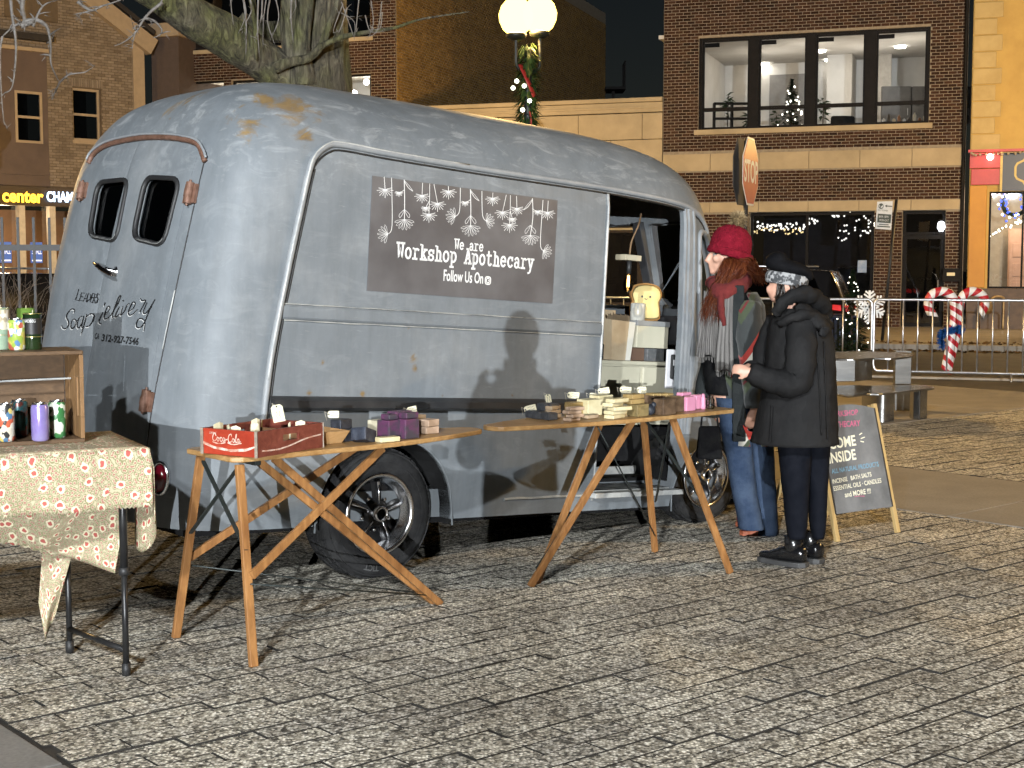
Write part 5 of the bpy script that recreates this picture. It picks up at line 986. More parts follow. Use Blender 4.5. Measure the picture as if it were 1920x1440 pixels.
# ================================================================== PEOPLE
SKIN = mat('skin', (.50, .27, .19), (.56, .32, .23), .5, scale=9, bmp=.05)
def rings(rows, Y, wr=0.0, n=40, seed=0, sq=2.3, flare=0.0):
    """rows: (v, uL, uR, half depth, dY) measured across the garment -> loft rings"""
    out = []; fine = []
    for i in range(len(rows) - 1):
        a, b = rows[i], rows[i + 1]
        for k in range(5): t = k / 5; fine.append([x * (1 - t) + y * t for x, y in zip(a, b)])
    fine.append(list(rows[-1]))
    for (v, ul, ur, dh, dy) in fine:
        A, B = at(ul, v, Y + dy), at(ur, v, Y + dy); c = (A + B) / 2; hw = (B - A).length / 2; r = []
        for j in range(n):
            t = 2 * math.pi * j / n; cx_, sy = math.copysign(abs(math.cos(t)) ** (2 / sq), math.cos(t)), math.copysign(abs(math.sin(t)) ** (2 / sq), math.sin(t)); p = c + Vector((cx_ * hw, sy * dh, 0))
            if wr:
                q = 1 + wr * nz(p.x * 11 + seed, p.y * 11, p.z * 4.5) + wr * .6 * nz(p.x * 26, p.y * 26 + seed, p.z * 15); p = c + (p - c) * q
            r.append(p)
        out.append(r)
    return out
def limb(m, pts, rad, wr=0.0, n=18, seed=0, flat=1.0, sm=6):
    P = bez(pts, sm); rr = []
    for i in range(len(P)):
        t = i / (len(P) - 1) * (len(rad) - 1); k = min(int(t), len(rad) - 2); rr.append(rad[k] + (rad[k + 1] - rad[k]) * (t - k))
    o = len(m.v); m.tube(P, rr, n, flat=flat)
    if wr:
        for i in range(len(P)):
            for j in range(n):
                q = Vector(m.v[o + i * n + j]); d = q - P[i]; m.v[o + i * n + j] = tuple(P[i] + d * (1 + wr * nz(q.x * 13 + seed, q.y * 13, q.z * 13) + wr * .8 * math.sin(i * 1.9 + seed + j * .25)))
    return m
def remesh(o, vox=.011, it=6):
    md = o.modifiers.new('r', 'REMESH'); md.mode = 'VOXEL'; md.voxel_size = vox; md.use_smooth_shade = True; ms = o.modifiers.new('s', 'SMOOTH'); ms.iterations = it; ms.factor = .5
    dg = bpy.context.evaluated_depsgraph_get(); me = bpy.data.meshes.new_from_object(o.evaluated_get(dg)); o.modifiers.clear(); o.data = me
    for p in me.polygons: p.use_smooth = True
def hand(m, wrist, d, up, curl=.7, sc=1.0):
    """palm and five fingers; d along the hand, up = back of the hand normal"""
    d = Vector(d).normalized(); up = Vector(up); up = (up - d * up.dot(d)).normalized(); sd = d.cross(up); w = Vector(wrist)
    m.ball(w + d * .045 * sc, (.05 * sc, .040 * sc, .019 * sc), 12, 8, Matrix((d, sd, up)).transposed()); m.tube([w - d * .03, w + d * .02], [.027 * sc, .026 * sc], 10)
    for k, (o, L_) in enumerate(((-.030, .070), (-.010, .080), (.011, .075), (.030, .060))):
        b = w + d * .085 * sc + sd * o * sc; a1, a2 = curl * .8, curl * 1.8
        j1 = b + (d * math.cos(a1) - up * math.sin(a1)) * L_ * .5 * sc; j2 = j1 + (d * math.cos(a2) - up * math.sin(a2)) * L_ * .5 * sc; m.tube([b - d * .03, b, j1, j2], [.0095 * sc, .0095 * sc, .0088 * sc, .007 * sc], 8)
    t0 = w + d * .02 * sc - sd * .030 * sc; t1 = t0 + (d * .6 - sd * .6 - up * .3).normalized() * .035 * sc; m.tube([t0, t1, t1 + (d * .9 - up * .4).normalized() * .032 * sc], [.013 * sc, .011 * sc, .008 * sc], 8)
def shoe(p_toe, p_heel, w_, h, sole, m_up, m_sole, parent, off, name='shoe', shaft=None):
    t, e = Vector(p_toe), Vector(p_heel); d = (t - e); ln = d.length; d.normalize(); s = Vector((-d.y, d.x, 0)); m = M(); R_ = []
    for k in range(11):
        q = k / 10; c = e + d * ln * q; ww = w_ * (.62 + .38 * math.sin(math.pi * min(1, q * 1.05 + .12))) * (1 if q < .93 else .8) * .5; hh = h * (1 if q < .38 else max(.42, 1 - (q - .38) * 1.35)) * (1 if q < .95 else .75)
        R_.append([c + s * (ww * math.cos(a)) + Vector((0, 0, sole + max(0, hh * (.5 + .5 * math.sin(a)) if math.sin(a) > -.6 else 0))) for a in np.linspace(0, 2 * math.pi, 16, endpoint=False)])
    sh_ = m.loft(R_).build(name, m_up, parent, smooth=True, off=off, sub=1); ol = []
    for sg in (1, -1):
        rr = range(11) if sg == 1 else range(10, -1, -1)
        for k in rr: q = k / 10; ww = w_ * (.66 + .38 * math.sin(math.pi * min(1, q * 1.05 + .12))) * .5 * (.55 if q in (0, 1) else 1); c = e + d * ((ln + .012) * q - .006) + s * ww * sg; ol.append((c.x, c.y))
    sm = M(); sm.prism(ol, sole); sm.build('sole', m_sole, sh_, bevel=.004, off=off); return sh_
# ---- the customer in the dark coat --------------------------------------------------------------
Y2 = 7.60; base = Vector((1.54, 7.62, 0))
p2 = root('person', 'person in long dark hooded coat, black beret and black boots by the board', 'person', base)
B = M(); hc = at(1474, 530, Y2)
B.ball(hc, (.088, .075, .112), 16, 12); B.ball(hc + Vector((-.045, 0, -.045)), (.052, .058, .065)); B.ball(hc + Vector((-.092, -.012, -.035)), (.018, .014, .022)); B.tube([hc + Vector((.01, 0, -.06)), at(1488, 590, Y2)], .055, 12)
B.loft(rings([(590, 1462, 1532, .10, 0), (640, 1455, 1545, .13, 0), (720, 1458, 1540, .12, 0), (800, 1450, 1550, .14, 0), (830, 1455, 1548, .13, 0)], Y2))
for (u0, u1, Yq) in ((1490, 1492, 7.62), (1530, 1535, 7.70)): limb(B, [at(u0 - 2, 800, Yq), at(u0, 910, Yq), at(u1, 1003, Yq)], [.06, .045, .030])
sho, elb, wri = at(1500, 618, 7.47), at(1487, 712, 7.40), at(1408, 697, 7.36)
limb(B, [sho, elb, wri], [.05, .042, .030]); hand(B, wri + Vector((-.002, 0, 0)), (-.95, .05, .22), (.1, -.9, .35), 1.0, .80)
limb(B, [at(1470, 618, 7.74), at(1440, 710, 7.78), at(1400, 690, 7.60)], [.05, .042, .03])
bo = B.build('body', SKIN, off=base); remesh(bo, .009, 4); bo.parent = p2
COAT = mat('dark_coat', (.011, .011, .0115), (.020, .0195, .0195), .7, spec=.06, scale=5, bmp=.8, bscale=7, bdist=.03); PANT = mat('black_pants', (.004, .005, .008), (.008, .009, .013), .8, spec=.06, scale=12, bmp=.2); BOOT = mat('boot_leather', (.005, .005, .006), (.009, .009, .009), .22, coat=.3, scale=14)
m = M(); m.loft(rings([(578, 1462, 1528, .08, 0), (592, 1448, 1545, .13, 0), (612, 1442, 1556, .17, 0), (650, 1438, 1562, .19, 0), (700, 1434, 1565, .20, 0), (750, 1426, 1567, .215, 0), (800, 1415, 1569, .235, 0), (829, 1409, 1570, .245, 0)], Y2, .035, 56, 3))
coat = m.build('coat', COAT, p2, smooth=True, off=base)
m = limb(M(), [at(1502, 602, 7.50), at(1502, 655, 7.40), at(1492, 715, 7.37), at(1450, 714, 7.35), at(1405, 697, 7.345)], [.080, .080, .078, .064, .050], .07, 22, 2); m.build('sleeve', COAT, coat, smooth=True, off=base)
m = limb(M(), [at(1462, 604, 7.72), at(1440, 660, 7.78), at(1430, 705, 7.74), at(1405, 692, 7.62)], [.08, .08, .07, .05], .05, 20, 7); m.build('sleeve', COAT, coat, smooth=True, off=base)
m = M()          # hood lying on the shoulders
limb(m, [at(1455, 588, 7.50), at(1475, 562, 7.46), at(1510, 552, 7.50), at(1540, 572, 7.62), at(1548, 592, 7.72)], [.03, .042, .05, .048, .04], .16, 16, 5, .8); limb(m, [at(1462, 608, 7.46), at(1500, 592, 7.40), at(1535, 598, 7.50), at(1552, 612, 7.66)], [.025, .036, .04, .03], .18, 14, 1, .8)
limb(m, [at(1500, 575, 7.50), at(1530, 600, 7.44), at(1545, 618, 7.42), at(1538, 628, 7.40)], [.05, .055, .04, .012], .16, 14, 9, .6); m.build('hood', COAT, coat, smooth=True, off=base)
for (a, b, c_) in (((1525, 615), (1535, 700), (1540, 815)), ((1545, 640), (1548, 720), (1552, 825)), ((1448, 760), (1446, 800), (1444, 828))):
    M().tube(bez([at(*a, 7.405), at(*b, 7.39), at(*c_, 7.36)], 8), .0035, 5).build('seam', COAT, coat, smooth=True, off=base)
for (ul, ur, Yq, sd) in ((1457, 1522, 7.61, 1), (1502, 1556, 7.70, 4)):
    M().loft(rings([(815, ul, ur, .105, 0), (870, ul + 4, ur - 2, .10, 0), (930, ul + 12, ur - 6, .085, 0), (980, ul + 16, ur - 8, .072, 0), (1008, ul + 20, ur - 12, .062, 0)], Yq, .05, 26, sd)).build('trouser_leg', PANT, p2, smooth=True, off=base)
SOLE = mat('boot_sole', (.03, .03, .03), (.045, .045, .045), .6)
for (tu, tv, hu, hv, Yo) in ((1424, 1052, 1512, 1064, 0), (1476, 1044, 1540, 1057, .0)):
    t, e = gp(tu, tv), gp(hu, hv); bt = shoe(t, e, .105, .085, .028, BOOT, SOLE, p2, base, 'boot'); d = (t - e).normalized(); a = e + d * .075
    M().loft([[a + Vector((math.cos(q) * .052, math.sin(q) * .046, .06)) for q in np.linspace(0, 6.283, 18, endpoint=False)], [a + Vector((math.cos(q) * .048 - .004, math.sin(q) * .044, .11)) for q in np.linspace(0, 6.283, 18, endpoint=False)], [a + Vector((math.cos(q) * .052, math.sin(q) * .05, .165)) for q in np.linspace(0, 6.283, 18, endpoint=False)]]).build('shaft', BOOT, bt, smooth=True, off=base)
    for k in range(4): c = a + d * (.05 + .014 * (3 - k)) + Vector((0, 0, .075 + .022 * k)); s = Vector((-d.y, d.x, 0)); M().tube([c - s * .022, c + d * .008, c + s * .022], .003, 5).build('lace', BLACKR, bt, off=base)
HB_ = mat('headband_knit', (.05, .052, .055), (.34, .34, .34), .9, scale=24, detail=3, lo=.46, hi=.54, bmp=.6, bscale=60); BER = mat('beret', (.004, .004, .005), (.009, .009, .010), .85, spec=.06, bmp=.4, bscale=40); HAIRD = mat('dark_hair', (.012, .009, .007), (.03, .02, .014), .4, scale=40)
def yrot(d): return Matrix.Rotation(R(d), 3, 'Y')
m = M(); m.lathe([(.094, -.030), (.104, -.020), (.106, .012), (.100, .030), (.088, .034)], 32, yrot(8) @ Matrix(((1.08, 0, 0), (0, .93, 0), (0, 0, 1))), hc + Vector((.004, 0, .018)), cap=False); m.build('headband', HB_, p2, smooth=True, off=base)
m = M(); m.ball(hc + Vector((.015, 0, .075)), (.125, .115, .045), 20, 10, yrot(14)); m.ball(hc + Vector((-.055, .0, .115)), (.062, .075, .048), 16, 10, yrot(-20)); m.ball(hc + Vector((.09, .0, .045)), (.06, .07, .035), 14, 8, yrot(25)); bt = m.build('beret', BER, off=base); remesh(bt, .008, 8); bt.parent = p2
m = M(); rh_ = random.Random(4)
for k in range(70):
    s0 = hc + Vector((rh_.uniform(-.06, .08), rh_.uniform(-.085, .02), rh_.uniform(-.02, .02))); m.tube(bez([s0, s0 + Vector((rh_.uniform(-.02, .02), -.012, -.05)), s0 + Vector((rh_.uniform(-.03, .03), 0, rh_.uniform(-.12, -.07)))], 4), [.006] * 6 + [.005, .003, .001], 5)
m.build('hair', HAIRD, p2, smooth=True, off=base)
# ---- the visitor in the red hat --------------------------------------------------------------------
Y1 = 8.48; base = Vector((1.42, 8.50, 0)); p1 = root('person', 'person with red pom-pom hat, long red hair and patterned cardigan at the van door', 'person', base)
B = M(); hc = at(1366, 475, Y1)
B.ball(hc, (.095, .076, .112), 20, 14, yrot(-6)); B.ball(hc + Vector((-.060, 0, -.055)), (.048, .052, .062), 14, 10); B.ball(hc + Vector((-.093, 0, -.105)), (.020, .024, .020), 10, 8)      # skull, jaw, chin
B.tube([hc + Vector((-.100, 0, .005)), hc + Vector((-.118, 0, -.022)), hc + Vector((-.132, 0, -.042)), hc + Vector((-.108, 0, -.052))], [.010, .013, .015, .012], 8)                                        # nose
B.ball(hc + Vector((-.108, 0, -.068)), (.013, .022, .007), 8, 6); B.ball(hc + Vector((-.106, 0, -.081)), (.012, .020, .008), 8, 6); B.ball(hc + Vector((-.075, -.055, -.03)), (.03, .02, .025), 8, 6)
B.tube([hc + Vector((.0, 0, -.07)), at(1372, 560, Y1)], [.055, .06], 12)
B.loft(rings([(552, 1345, 1408, .09, 0), (590, 1332, 1412, .15, 0), (660, 1328, 1404, .13, 0), (730, 1330, 1402, .13, 0), (790, 1340, 1412, .15, 0)], Y1))
for (pts, Yq) in (([(1372, 770), (1385, 880), (1402, 985)], 8.40), ([(1392, 770), (1420, 880), (1432, 980)], 8.58)): limb(B, [at(u, v, Yq) for u, v in pts], [.06, .045, .034])
limb(B, [at(1400, 590, 8.32), at(1410, 690, 8.27), at(1414, 765, 8.24)], [.05, .042, .03]); hand(B, at(1414, 768, 8.24), (-.25, .0, -.95), (0, -.9, .1), .6, .85); limb(B, [at(1362, 590, 8.66), at(1345, 690, 8.70), at(1318, 745, 8.62)], [.05, .042, .03])
bo = B.build('body', SKIN, off=base); remesh(bo, .0085, 3); bo.parent = p1
BLK = mat('black_knit', (.006, .006, .007), (.011, .011, .011), .9, spec=.06, scale=20, bmp=.3); JEAN = mat('blue_denim', (.022, .036, .068), (.050, .072, .115), .9, spec=.06, scale=7, bmp=.4, bscale=70)
def nordic():
    m, nt, b = nmat('nordic_cardigan'); co = coords(nt); sp = N(nt, 'ShaderNodeSeparateXYZ'); L(nt, co, sp.inputs[0])
    dx = N(nt, 'ShaderNodeMath', operation='PINGPONG', inp={1: .11}); L(nt, sp.outputs[0], dx.inputs[0])
    ad = N(nt, 'ShaderNodeMath', operation='MULTIPLY_ADD', inp={1: 1.5}); L(nt, dx.outputs[0], ad.inputs[0]); L(nt, sp.outputs[2], ad.inputs[2])
    ml = N(nt, 'ShaderNodeMath', operation='MULTIPLY', inp={1: 2.3}); L(nt, ad.outputs[0], ml.inputs[0]); fr = N(nt, 'ShaderNodeMath', operation='FRACT'); L(nt, ml.outputs[0], fr.inputs[0])
    r = ramp(nt, [(0, (.030, .034, .034)), (.30, (.042, .055, .028)), (.44, (.11, .012, .012)), (.49, (.042, .055, .028)), (.58, (.46, .44, .38)), (.74, (.34, .034, .025)), (.86, (.030, .034, .034))], 'CONSTANT'); L(nt, fr.outputs[0], r.inputs[0]); L(nt, r.outputs[0], b.inputs['Base Color']); b.inputs['Roughness'].default_value = .9; b.inputs['Sheen Weight'].default_value = .2
    n = N(nt, 'ShaderNodeTexNoise', inp={'Scale': 120.0}); L(nt, co, n.inputs['Vector']); bump(nt, b, n.outputs[0], .4, .004); return m
CARDI = mat('dark_cardigan', (.016, .018, .019), (.026, .029, .029), .9, spec=.06, scale=8, bmp=.4, bscale=120)
for (rows, Yq, sd) in (([(745, 1342, 1405, .13, 0), (800, 1350, 1412, .115, 0), (860, 1362, 1412, .085, 0), (920, 1372, 1418, .08, 0), (970, 1382, 1428, .092, 0), (990, 1384, 1432, .098, 0)], 8.40, 2), ([(760, 1372, 1432, .13, 0), (830, 1392, 1450, .11, 0), (890, 1402, 1452, .09, 0), (950, 1408, 1457, .10, 0), (1000, 1404, 1460, .115, 0)], 8.58, 6)):
    M().loft(rings(rows, Yq, .05, 28, sd)).build('jeans_leg', JEAN, p1, smooth=True, off=base)
M().loft(rings([(545, 1340, 1408, .09, 0), (575, 1328, 1414, .16, 0), (640, 1318, 1406, .15, 0), (700, 1318, 1402, .145, 0), (738, 1326, 1402, .15, 0)], Y1, .03, 36, 8)).build('black_top', BLK, p1, smooth=True, off=base)
# cardigan: open in front, so an arc of cloth round the back and near side
def arcloft(rows, Y, a0, a1, n=30, wr=.03, sd=0, th=.012):
    R_ = rings(rows, Y, wr, 72, sd); i0, i1 = int(a0 / 360 * 72), int(a1 / 360 * 72); out = M(); seg = [[r[j % 72] for j in range(i0, i1 + 1)] for r in R_]; out.loft(seg, cap=False, closed=False); return out
m = arcloft([(548, 1352, 1418, .11, 0), (572, 1342, 1432, .19, 0), (620, 1336, 1438, .20, 0), (700, 1340, 1440, .20, 0), (770, 1352, 1444, .215, 0), (829, 1362, 1446, .23, 0)], Y1, -75, 262, sd=4)
NORD = nordic(); cg = m.build('cardigan', NORD, p1, smooth=True, off=base); md = cg.modifiers.new('s', 'SOLIDIFY'); md.thickness = .012
m = limb(M(), [at(1400, 572, 8.34), at(1406, 635, 8.27), at(1412, 700, 8.25), at(1414, 765, 8.24)], [.085, .080, .068, .052], .05, 20, 3); m.build('sleeve', NORD, cg, smooth=True, off=base)
m = limb(M(), [at(1355, 575, 8.64), at(1340, 660, 8.70), at(1316, 745, 8.62)], [.08, .072, .05], .05, 18, 5); m.build('sleeve', CARDI, cg, smooth=True, off=base)
m = M(); a = at(1392, 560, 8.262); fl = Flat()     # front band of the cardigan
cgb = M().beam(at(1383, 535, 8.275), at(1386, 828, 8.262), .075, .022, (0, 1, 0)).build('front_band', CARDI, cg, bevel=.008, off=base)
RF = mat('felt_red', (.42, .035, .025), (.5, .05, .035), .9); WF = mat('felt_white', (.50, .48, .42), (.58, .56, .5), .9)
fl = Flat(); fl.add([(1392, 796), (1404, 808), (1420, 813), (1404, 825)], [(0, 1, 2, 3)]); fl.to(lambda a, b: at(a, b, 8.238) - base, 'red_applique', RF, cg)
RH = mat('red_knit', (.13, .004, .012), (.20, .008, .020), .95, spec=.15, scale=30, bmp=.7, bscale=70, bdist=.02)
m = M(); prof = [(.108, -.045), (.116, -.030), (.118, .0), (.112, .045), (.092, .088), (.055, .115), (.02, .126), (0, .127)]; o0 = len(m.v); m.lathe(prof, 48, yrot(16) @ Matrix(((1.05, 0, 0), (0, .90, 0), (0, 0, 1))), hc + Vector((.012, 0, .040)), cap=False)
for i, v in enumerate(m.v):
    q = Vector(v) - hc; j = i % 48; m.v[i] = tuple(hc + q * (1 + .018 * (1 if j % 3 == 0 else -.4) + .02 * nz(q.x * 20, q.y * 20, q.z * 20)))
hat = m.build('knit_hat', RH, p1, smooth=True, off=base); m = limb(M(), [hc + yrot(16) @ Vector((.124 * math.cos(t), .108 * math.sin(t), -.0)) + Vector((.012, 0, 0)) for t in np.linspace(0, 6.283, 20)], [.016, .016], .1, 10, 2, 1.6, 3); m.build('hat_brim', RH, hat, smooth=True, off=base)
m = M(); pc = hc + Vector((.055, 0, .196)); rp = random.Random(9); m.ball(pc, .035, 12, 8)
for k in range(420):
    d = Vector((rp.gauss(0, 1), rp.gauss(0, 1), rp.gauss(0, 1))).normalized(); s = d.cross(Vector((.3, .5, .8))).normalized() * .0035; e = pc + d * rp.uniform(.055, .078) + Vector((0, 0, -.004)); m.add([pc + d * .028 + s, pc + d * .028 - s, e], [(0, 1, 2)])
m.build('pompom', isl('pompom_fur', [(0, (.34, .24, .12)), (.6, (.48, .36, .2)), (1, (.2, .14, .07))], .9, 0), hat, off=base)
HAIRR = isl('red_hair', [(0, (.055, .012, .005)), (.5, (.10, .024, .009)), (1, (.15, .045, .015))], .42, 0)
m = M(); rh_ = random.Random(6)
def strand(a, b, c_, d, w_=.004): m.tube(bez([a, b, c_, d], 5), [w_] * 10 + [w_ * .8, w_ * .7, w_ * .5, w_ * .35, w_ * .2, .0005], 5, flat=.6)
for k in range(260):      # falls in front of the near shoulder
    j = lambda s_: rh_.uniform(-s_, s_); q = rh_.random(); a = at(1362 + 34 * q + j(4), 488 + j(6), 8.42 + j(.02)); strand(a, a + Vector((-.02 + j(.03), -.07, -.05 + j(.02))), at(1336 + 34 * q + j(8), 545 + j(10), 8.33 + j(.03)), at(1312 + 45 * q + j(8), 588 + j(26), 8.30 + j(.04)), .0038)
for k in range(220):      # swept back over the shoulder
    j = lambda s_: rh_.uniform(-s_, s_); a = at(1382 + j(14), 492 + j(8), 8.44 + j(.05)); strand(a, a + Vector((.05 + j(.02), -.04, -.015 + j(.02))), at(1412 + j(10), 505 + j(9), 8.38 + j(.06)), at(1428 + j(16), 520 + j(18), 8.38 + j(.08)), .0036)
m.build('hair', HAIRR, p1, smooth=True, off=base)
SCR_ = mat('red_scarf', (.09, .008, .008), (.14, .016, .014), .95, scale=18, bmp=.6, bscale=60); SCG = mat('grey_scarf', (.085, .08, .075), (.21, .20, .19), .95, scale=3, stretch=(26, 26, .6), bmp=.4)
m = M(); limb(m, [at(1338, 530, 8.40), at(1352, 548, 8.30), at(1380, 540, 8.32), at(1396, 525, 8.44), at(1376, 520, 8.60), at(1345, 528, 8.56), at(1336, 532, 8.42)], [.042, .05, .05, .045, .045, .04, .04], .12, 14, 3); limb(m, [at(1352, 545, 8.30), at(1352, 580, 8.27), at(1358, 610, 8.27)], [.05, .045, .025], .1, 12, 2, .5); m.build('red_scarf', SCR_, p1, smooth=True, off=base)
for k, (uA, uB, uC, uD, v1, Yq, n_) in enumerate(((1322, 1350, 1308, 1346, 668, 8.315, 5), (1350, 1374, 1342, 1374, 694, 8.275, 4))):
    g = []; nu, nv = 40, 16
    for b in range(nv + 1):
        for a in range(nu + 1):
            q, t = a / nu, b / nv; u = (uA + (uB - uA) * q) * (1 - t) + (uC + (uD - uC) * q) * t; g.append(at(u + 1.5 * math.sin(t * 5 + q * 3), 545 + (v1 - 545) * t + 3 * math.sin(q * 9), Yq + .016 * math.sin(q * n_ * 6.283 + t) * (.5 + .5 * t)))
    sc_ = M().add(g, [(b * (nu + 1) + a, b * (nu + 1) + a + 1, (b + 1) * (nu + 1) + a + 1, (b + 1) * (nu + 1) + a) for b in range(nv) for a in range(nu)]).build('scarf_end', SCG, p1, smooth=True, off=base); md = sc_.modifiers.new('s', 'SOLIDIFY'); md.thickness = .008
    fr_ = M()
    for t in range(14): a = at(uC + (uD - uC) * (t + .5) / 14, v1, Yq); fr_.tube([a, a + Vector((.003 * math.sin(t * 3), 0, -.03 - .01 * math.sin(t * 7)))], .0018, 4)
    fo = fr_.build('fringe', SCG, sc_, off=base); fo['kind'] = 'stuff'
gm = M(); gz = hc + Vector((-.098, 0, -.008))
for sy in (-1, 1):
    c = gz + Vector((.012, sy * .034, 0)); gm.tube([c + Vector((.004 * math.cos(t) * sy, .026 * math.cos(t), .020 * math.sin(t))) for t in np.linspace(0, 6.283, 18, endpoint=False)], .0048, 6, closed=True); gm.tube([c + Vector((0, sy * .026, .006)), c + Vector((.045, sy * .040, .008)), c + Vector((.10, sy * .046, 0))], .0028, 6)
gm.tube([gz + Vector((.008, -.008, .003)), gz + Vector((.008, .008, .003))], .003, 6); gm.build('glasses', BLACKR, p1, smooth=True, off=base)
M().ball(hc + Vector((-.086, -.036, -.008)), .011, 10, 8).build('eye', mat('eye', (.5, .48, .45), (.05, .03, .02), .2, scale=60), p1, smooth=True, off=base)
RS = mat('red_shoe', (.16, .022, .020), (.24, .05, .045), .45, scale=20); RSS = mat('rust_sole', (.34, .09, .04), (.40, .12, .06), .6)
shoe(gp(1391, 1004), gp(1440, 1000), .105, .10, .03, RS, RSS, p1, base, 'shoe'); shoe(gp(1384, 988), gp(1428, 980), .10, .10, .03, RS, RSS, p1, base, 'shoe')
hbg = root('handbag', 'black handbag hanging in front of the visitor in the red hat', 'bag', at(1330, 828, 8.24)); M().loft([[Vector((sx * .075, sy * .04, -.10)) for sx, sy in ((-1, -1), (1, -1), (1, 1), (-1, 1))], [Vector((sx * .06, sy * .025, .09)) for sx, sy in ((-1, -1), (1, -1), (1, 1), (-1, 1))]]).build('bag_body', BLK, hbg, bevel=.015); M().tube(bez([(-.05, 0, .08), (-.03, 0, .20), (.03, 0, .20), (.05, 0, .08)], 8), .006, 6).build('strap', BLK, hbg, smooth=True)
# ================================================================== A-FRAME CHALKBOARD
GLp, GRp = gp(1570, 1016), gp(1683, 999); rr = (GRp - GLp); sw_ = rr.length; rr.normalize(); bk = Vector((-rr.y, rr.x, 0)); upv = (Vector((0, 0, .765)) + bk * .21); hl = upv.length; upn = upv.normalized(); sn = rr.cross(upn).normalized(); sn = sn if sn.y < 0 else -sn
sg = root('chalkboard_sign', 'folding chalkboard with COME INSIDE lettering and pale wooden legs', 'sign', GLp); PINE = wood('pine', (.46, .32, .13), (.58, .42, .19), 2, 4, .6); DEDGE = mat('dark_edge', (.015, .015, .016), (.02, .02, .02), .7)
for x in (.0, sw_):
    M().beam(rr * x, rr * x + upv, .030, .026, sn).build('leg', PINE, sg, bevel=.003)
    M().beam(rr * x + upv * .98 + bk * .03, rr * x + bk * .60, .028, .024, sn).build('back_leg', PINE, sg, bevel=.003)
x0, x1, y0, y1 = .022, sw_ - .022, .20 * hl, .965 * hl; ol = [(x0, y0), (x1, y0), (x1, y1)] + [(x1 + (x0 - x1) * t, y1 + .035 * math.sin(math.pi * t)) for t in np.linspace(.05, .95, 12)] + [(x0, y1)]
bm4 = Matrix((rr, upn, sn)).transposed(); M().prism(ol, .012, bm4, sn * .004).build('chalk_panel', mat('chalkboard', (.10, .105, .11), (.19, .195, .20), .85, scale=4, detail=8), sg, bevel=.002)
for x in (x0 - .006, x1 + .006): M().beam(rr * x + upn * y0, rr * x + upn * y1, .012, .03, sn).build('panel_edge', DEDGE, sg)
def brd(off): 
    P0 = GLp + sn * (.0195 + off); 
    return lambda a, b: on_plane(1520 + a / 4.965, 740 - b / 4.965, P0, sn) - GLp
CW_ = mat('chalk_white', (.76, .74, .58), (.84, .82, .66), .95, scale=60); CPK = mat('chalk_pink', (.60, .12, .25), (.46, .14, .22), .95, scale=40); CBL = mat('chalk_blue', (.18, .38, .52), (.16, .28, .38), .95, scale=40)
f = Flat(); f.text('COME', 178, -508, 135, xs=.66, bold=3.5, rot=R(9)); f.text('INSIDE', 172, -640, 135, xs=.64, bold=3.5, rot=R(9))
for s_ in ([(455, 372), (476, 358)], [(470, 408), (500, 396)], [(466, 434), (492, 440)]): f.stroke([(x, -y) for x, y in s_], 9)
f.to(brd(0), 'chalk_heading', CW_, sg); f = Flat(); f.text('INCENSE   BATH SALTS', 205, -830, 58, xs=.62, bold=.6, rot=R(11)); f.text('ESSENTIAL OILS · CANDLES', 215, -896, 60, xs=.62, bold=.6, rot=R(10)); f.text('and MORE !!!', 320, -955, 68, xs=.66, bold=.8, rot=R(9)); f.to(brd(0), 'chalk_list', CW_, sg)
f = Flat(); f.text('WORKSHOP', 150, -212, 72, xs=.72, rot=R(5), bold=1.5); f.to(brd(0), 'chalk_pink_text', CPK, sg); f = Flat(); f.text('APOTHECARY', 140, -312, 76, xs=.66, rot=R(4), bold=1.5); f.to(brd(0), 'chalk_pink_text', CPK, sg); f = Flat(); f.stroke([(410, -950), (455, -943), (500, -945)], 5); f.to(brd(0), 'chalk_underline', CPK, sg); f = Flat(); f.text('ALL NATURAL PRODUCTS', 200, -735, 62, xs=.60, rot=R(9), bold=1.0); f.to(brd(0), 'chalk_blue_text', CBL, sg)
# ================================================================== STREET FURNITURE
STEEL = mat('galvanised_steel', (.60, .61, .63), (.46, .47, .49), .30, .85, 14); BRUSH = mat('brushed_steel', (.36, .36, .35), (.26, .26, .255), .26, .95, 3, stretch=(1, 1, 14)); BLKI = mat('black_iron', (.012, .012, .013), (.02, .02, .02), .5, .2, 14)
# crowd barriers
def barrier(e0, label, grp, ln=2.24):
    o = ST(e0, 21.35); rt = root('crowd_barrier', label, 'barrier', o, grp); P = lambda x, z, d=0: SE * x + SG * d + Vector((0, 0, z)); r = .019
    fr = bez([P(.06, .10), P(.02, .13), P(.0, .2)], 4) + bez([P(0, 1.0), P(.01, 1.09), P(.06, 1.13)], 4) + bez([P(ln - .06, 1.13), P(ln - .01, 1.09), P(ln, 1.0)], 4) + bez([P(ln, .2), P(ln - .02, .13), P(ln - .06, .10)], 4)
    M().tube(fr, r, 8, closed=True).build('frame', STEEL, rt, smooth=True)
    n = 11
    for k in range(1, n): x = ln * k / n; M().tube([P(x, .11), P(x, 1.12)], .0115, 6).build('bar', STEEL, rt, smooth=True)
    for x in (.35, ln - .35): M().tube(bez([P(x, .10), P(x, .05, -.12), P(x, .01, -.28)], 4), .014, 6).build('foot', STEEL, rt, smooth=True); M().tube(bez([P(x, .10), P(x, .05, .12), P(x, .01, .28)], 4), .014, 6).build('foot', STEEL, rt, smooth=True)
    return rt
E0 = SE.dot(gp(1790, 703)) - 1.1
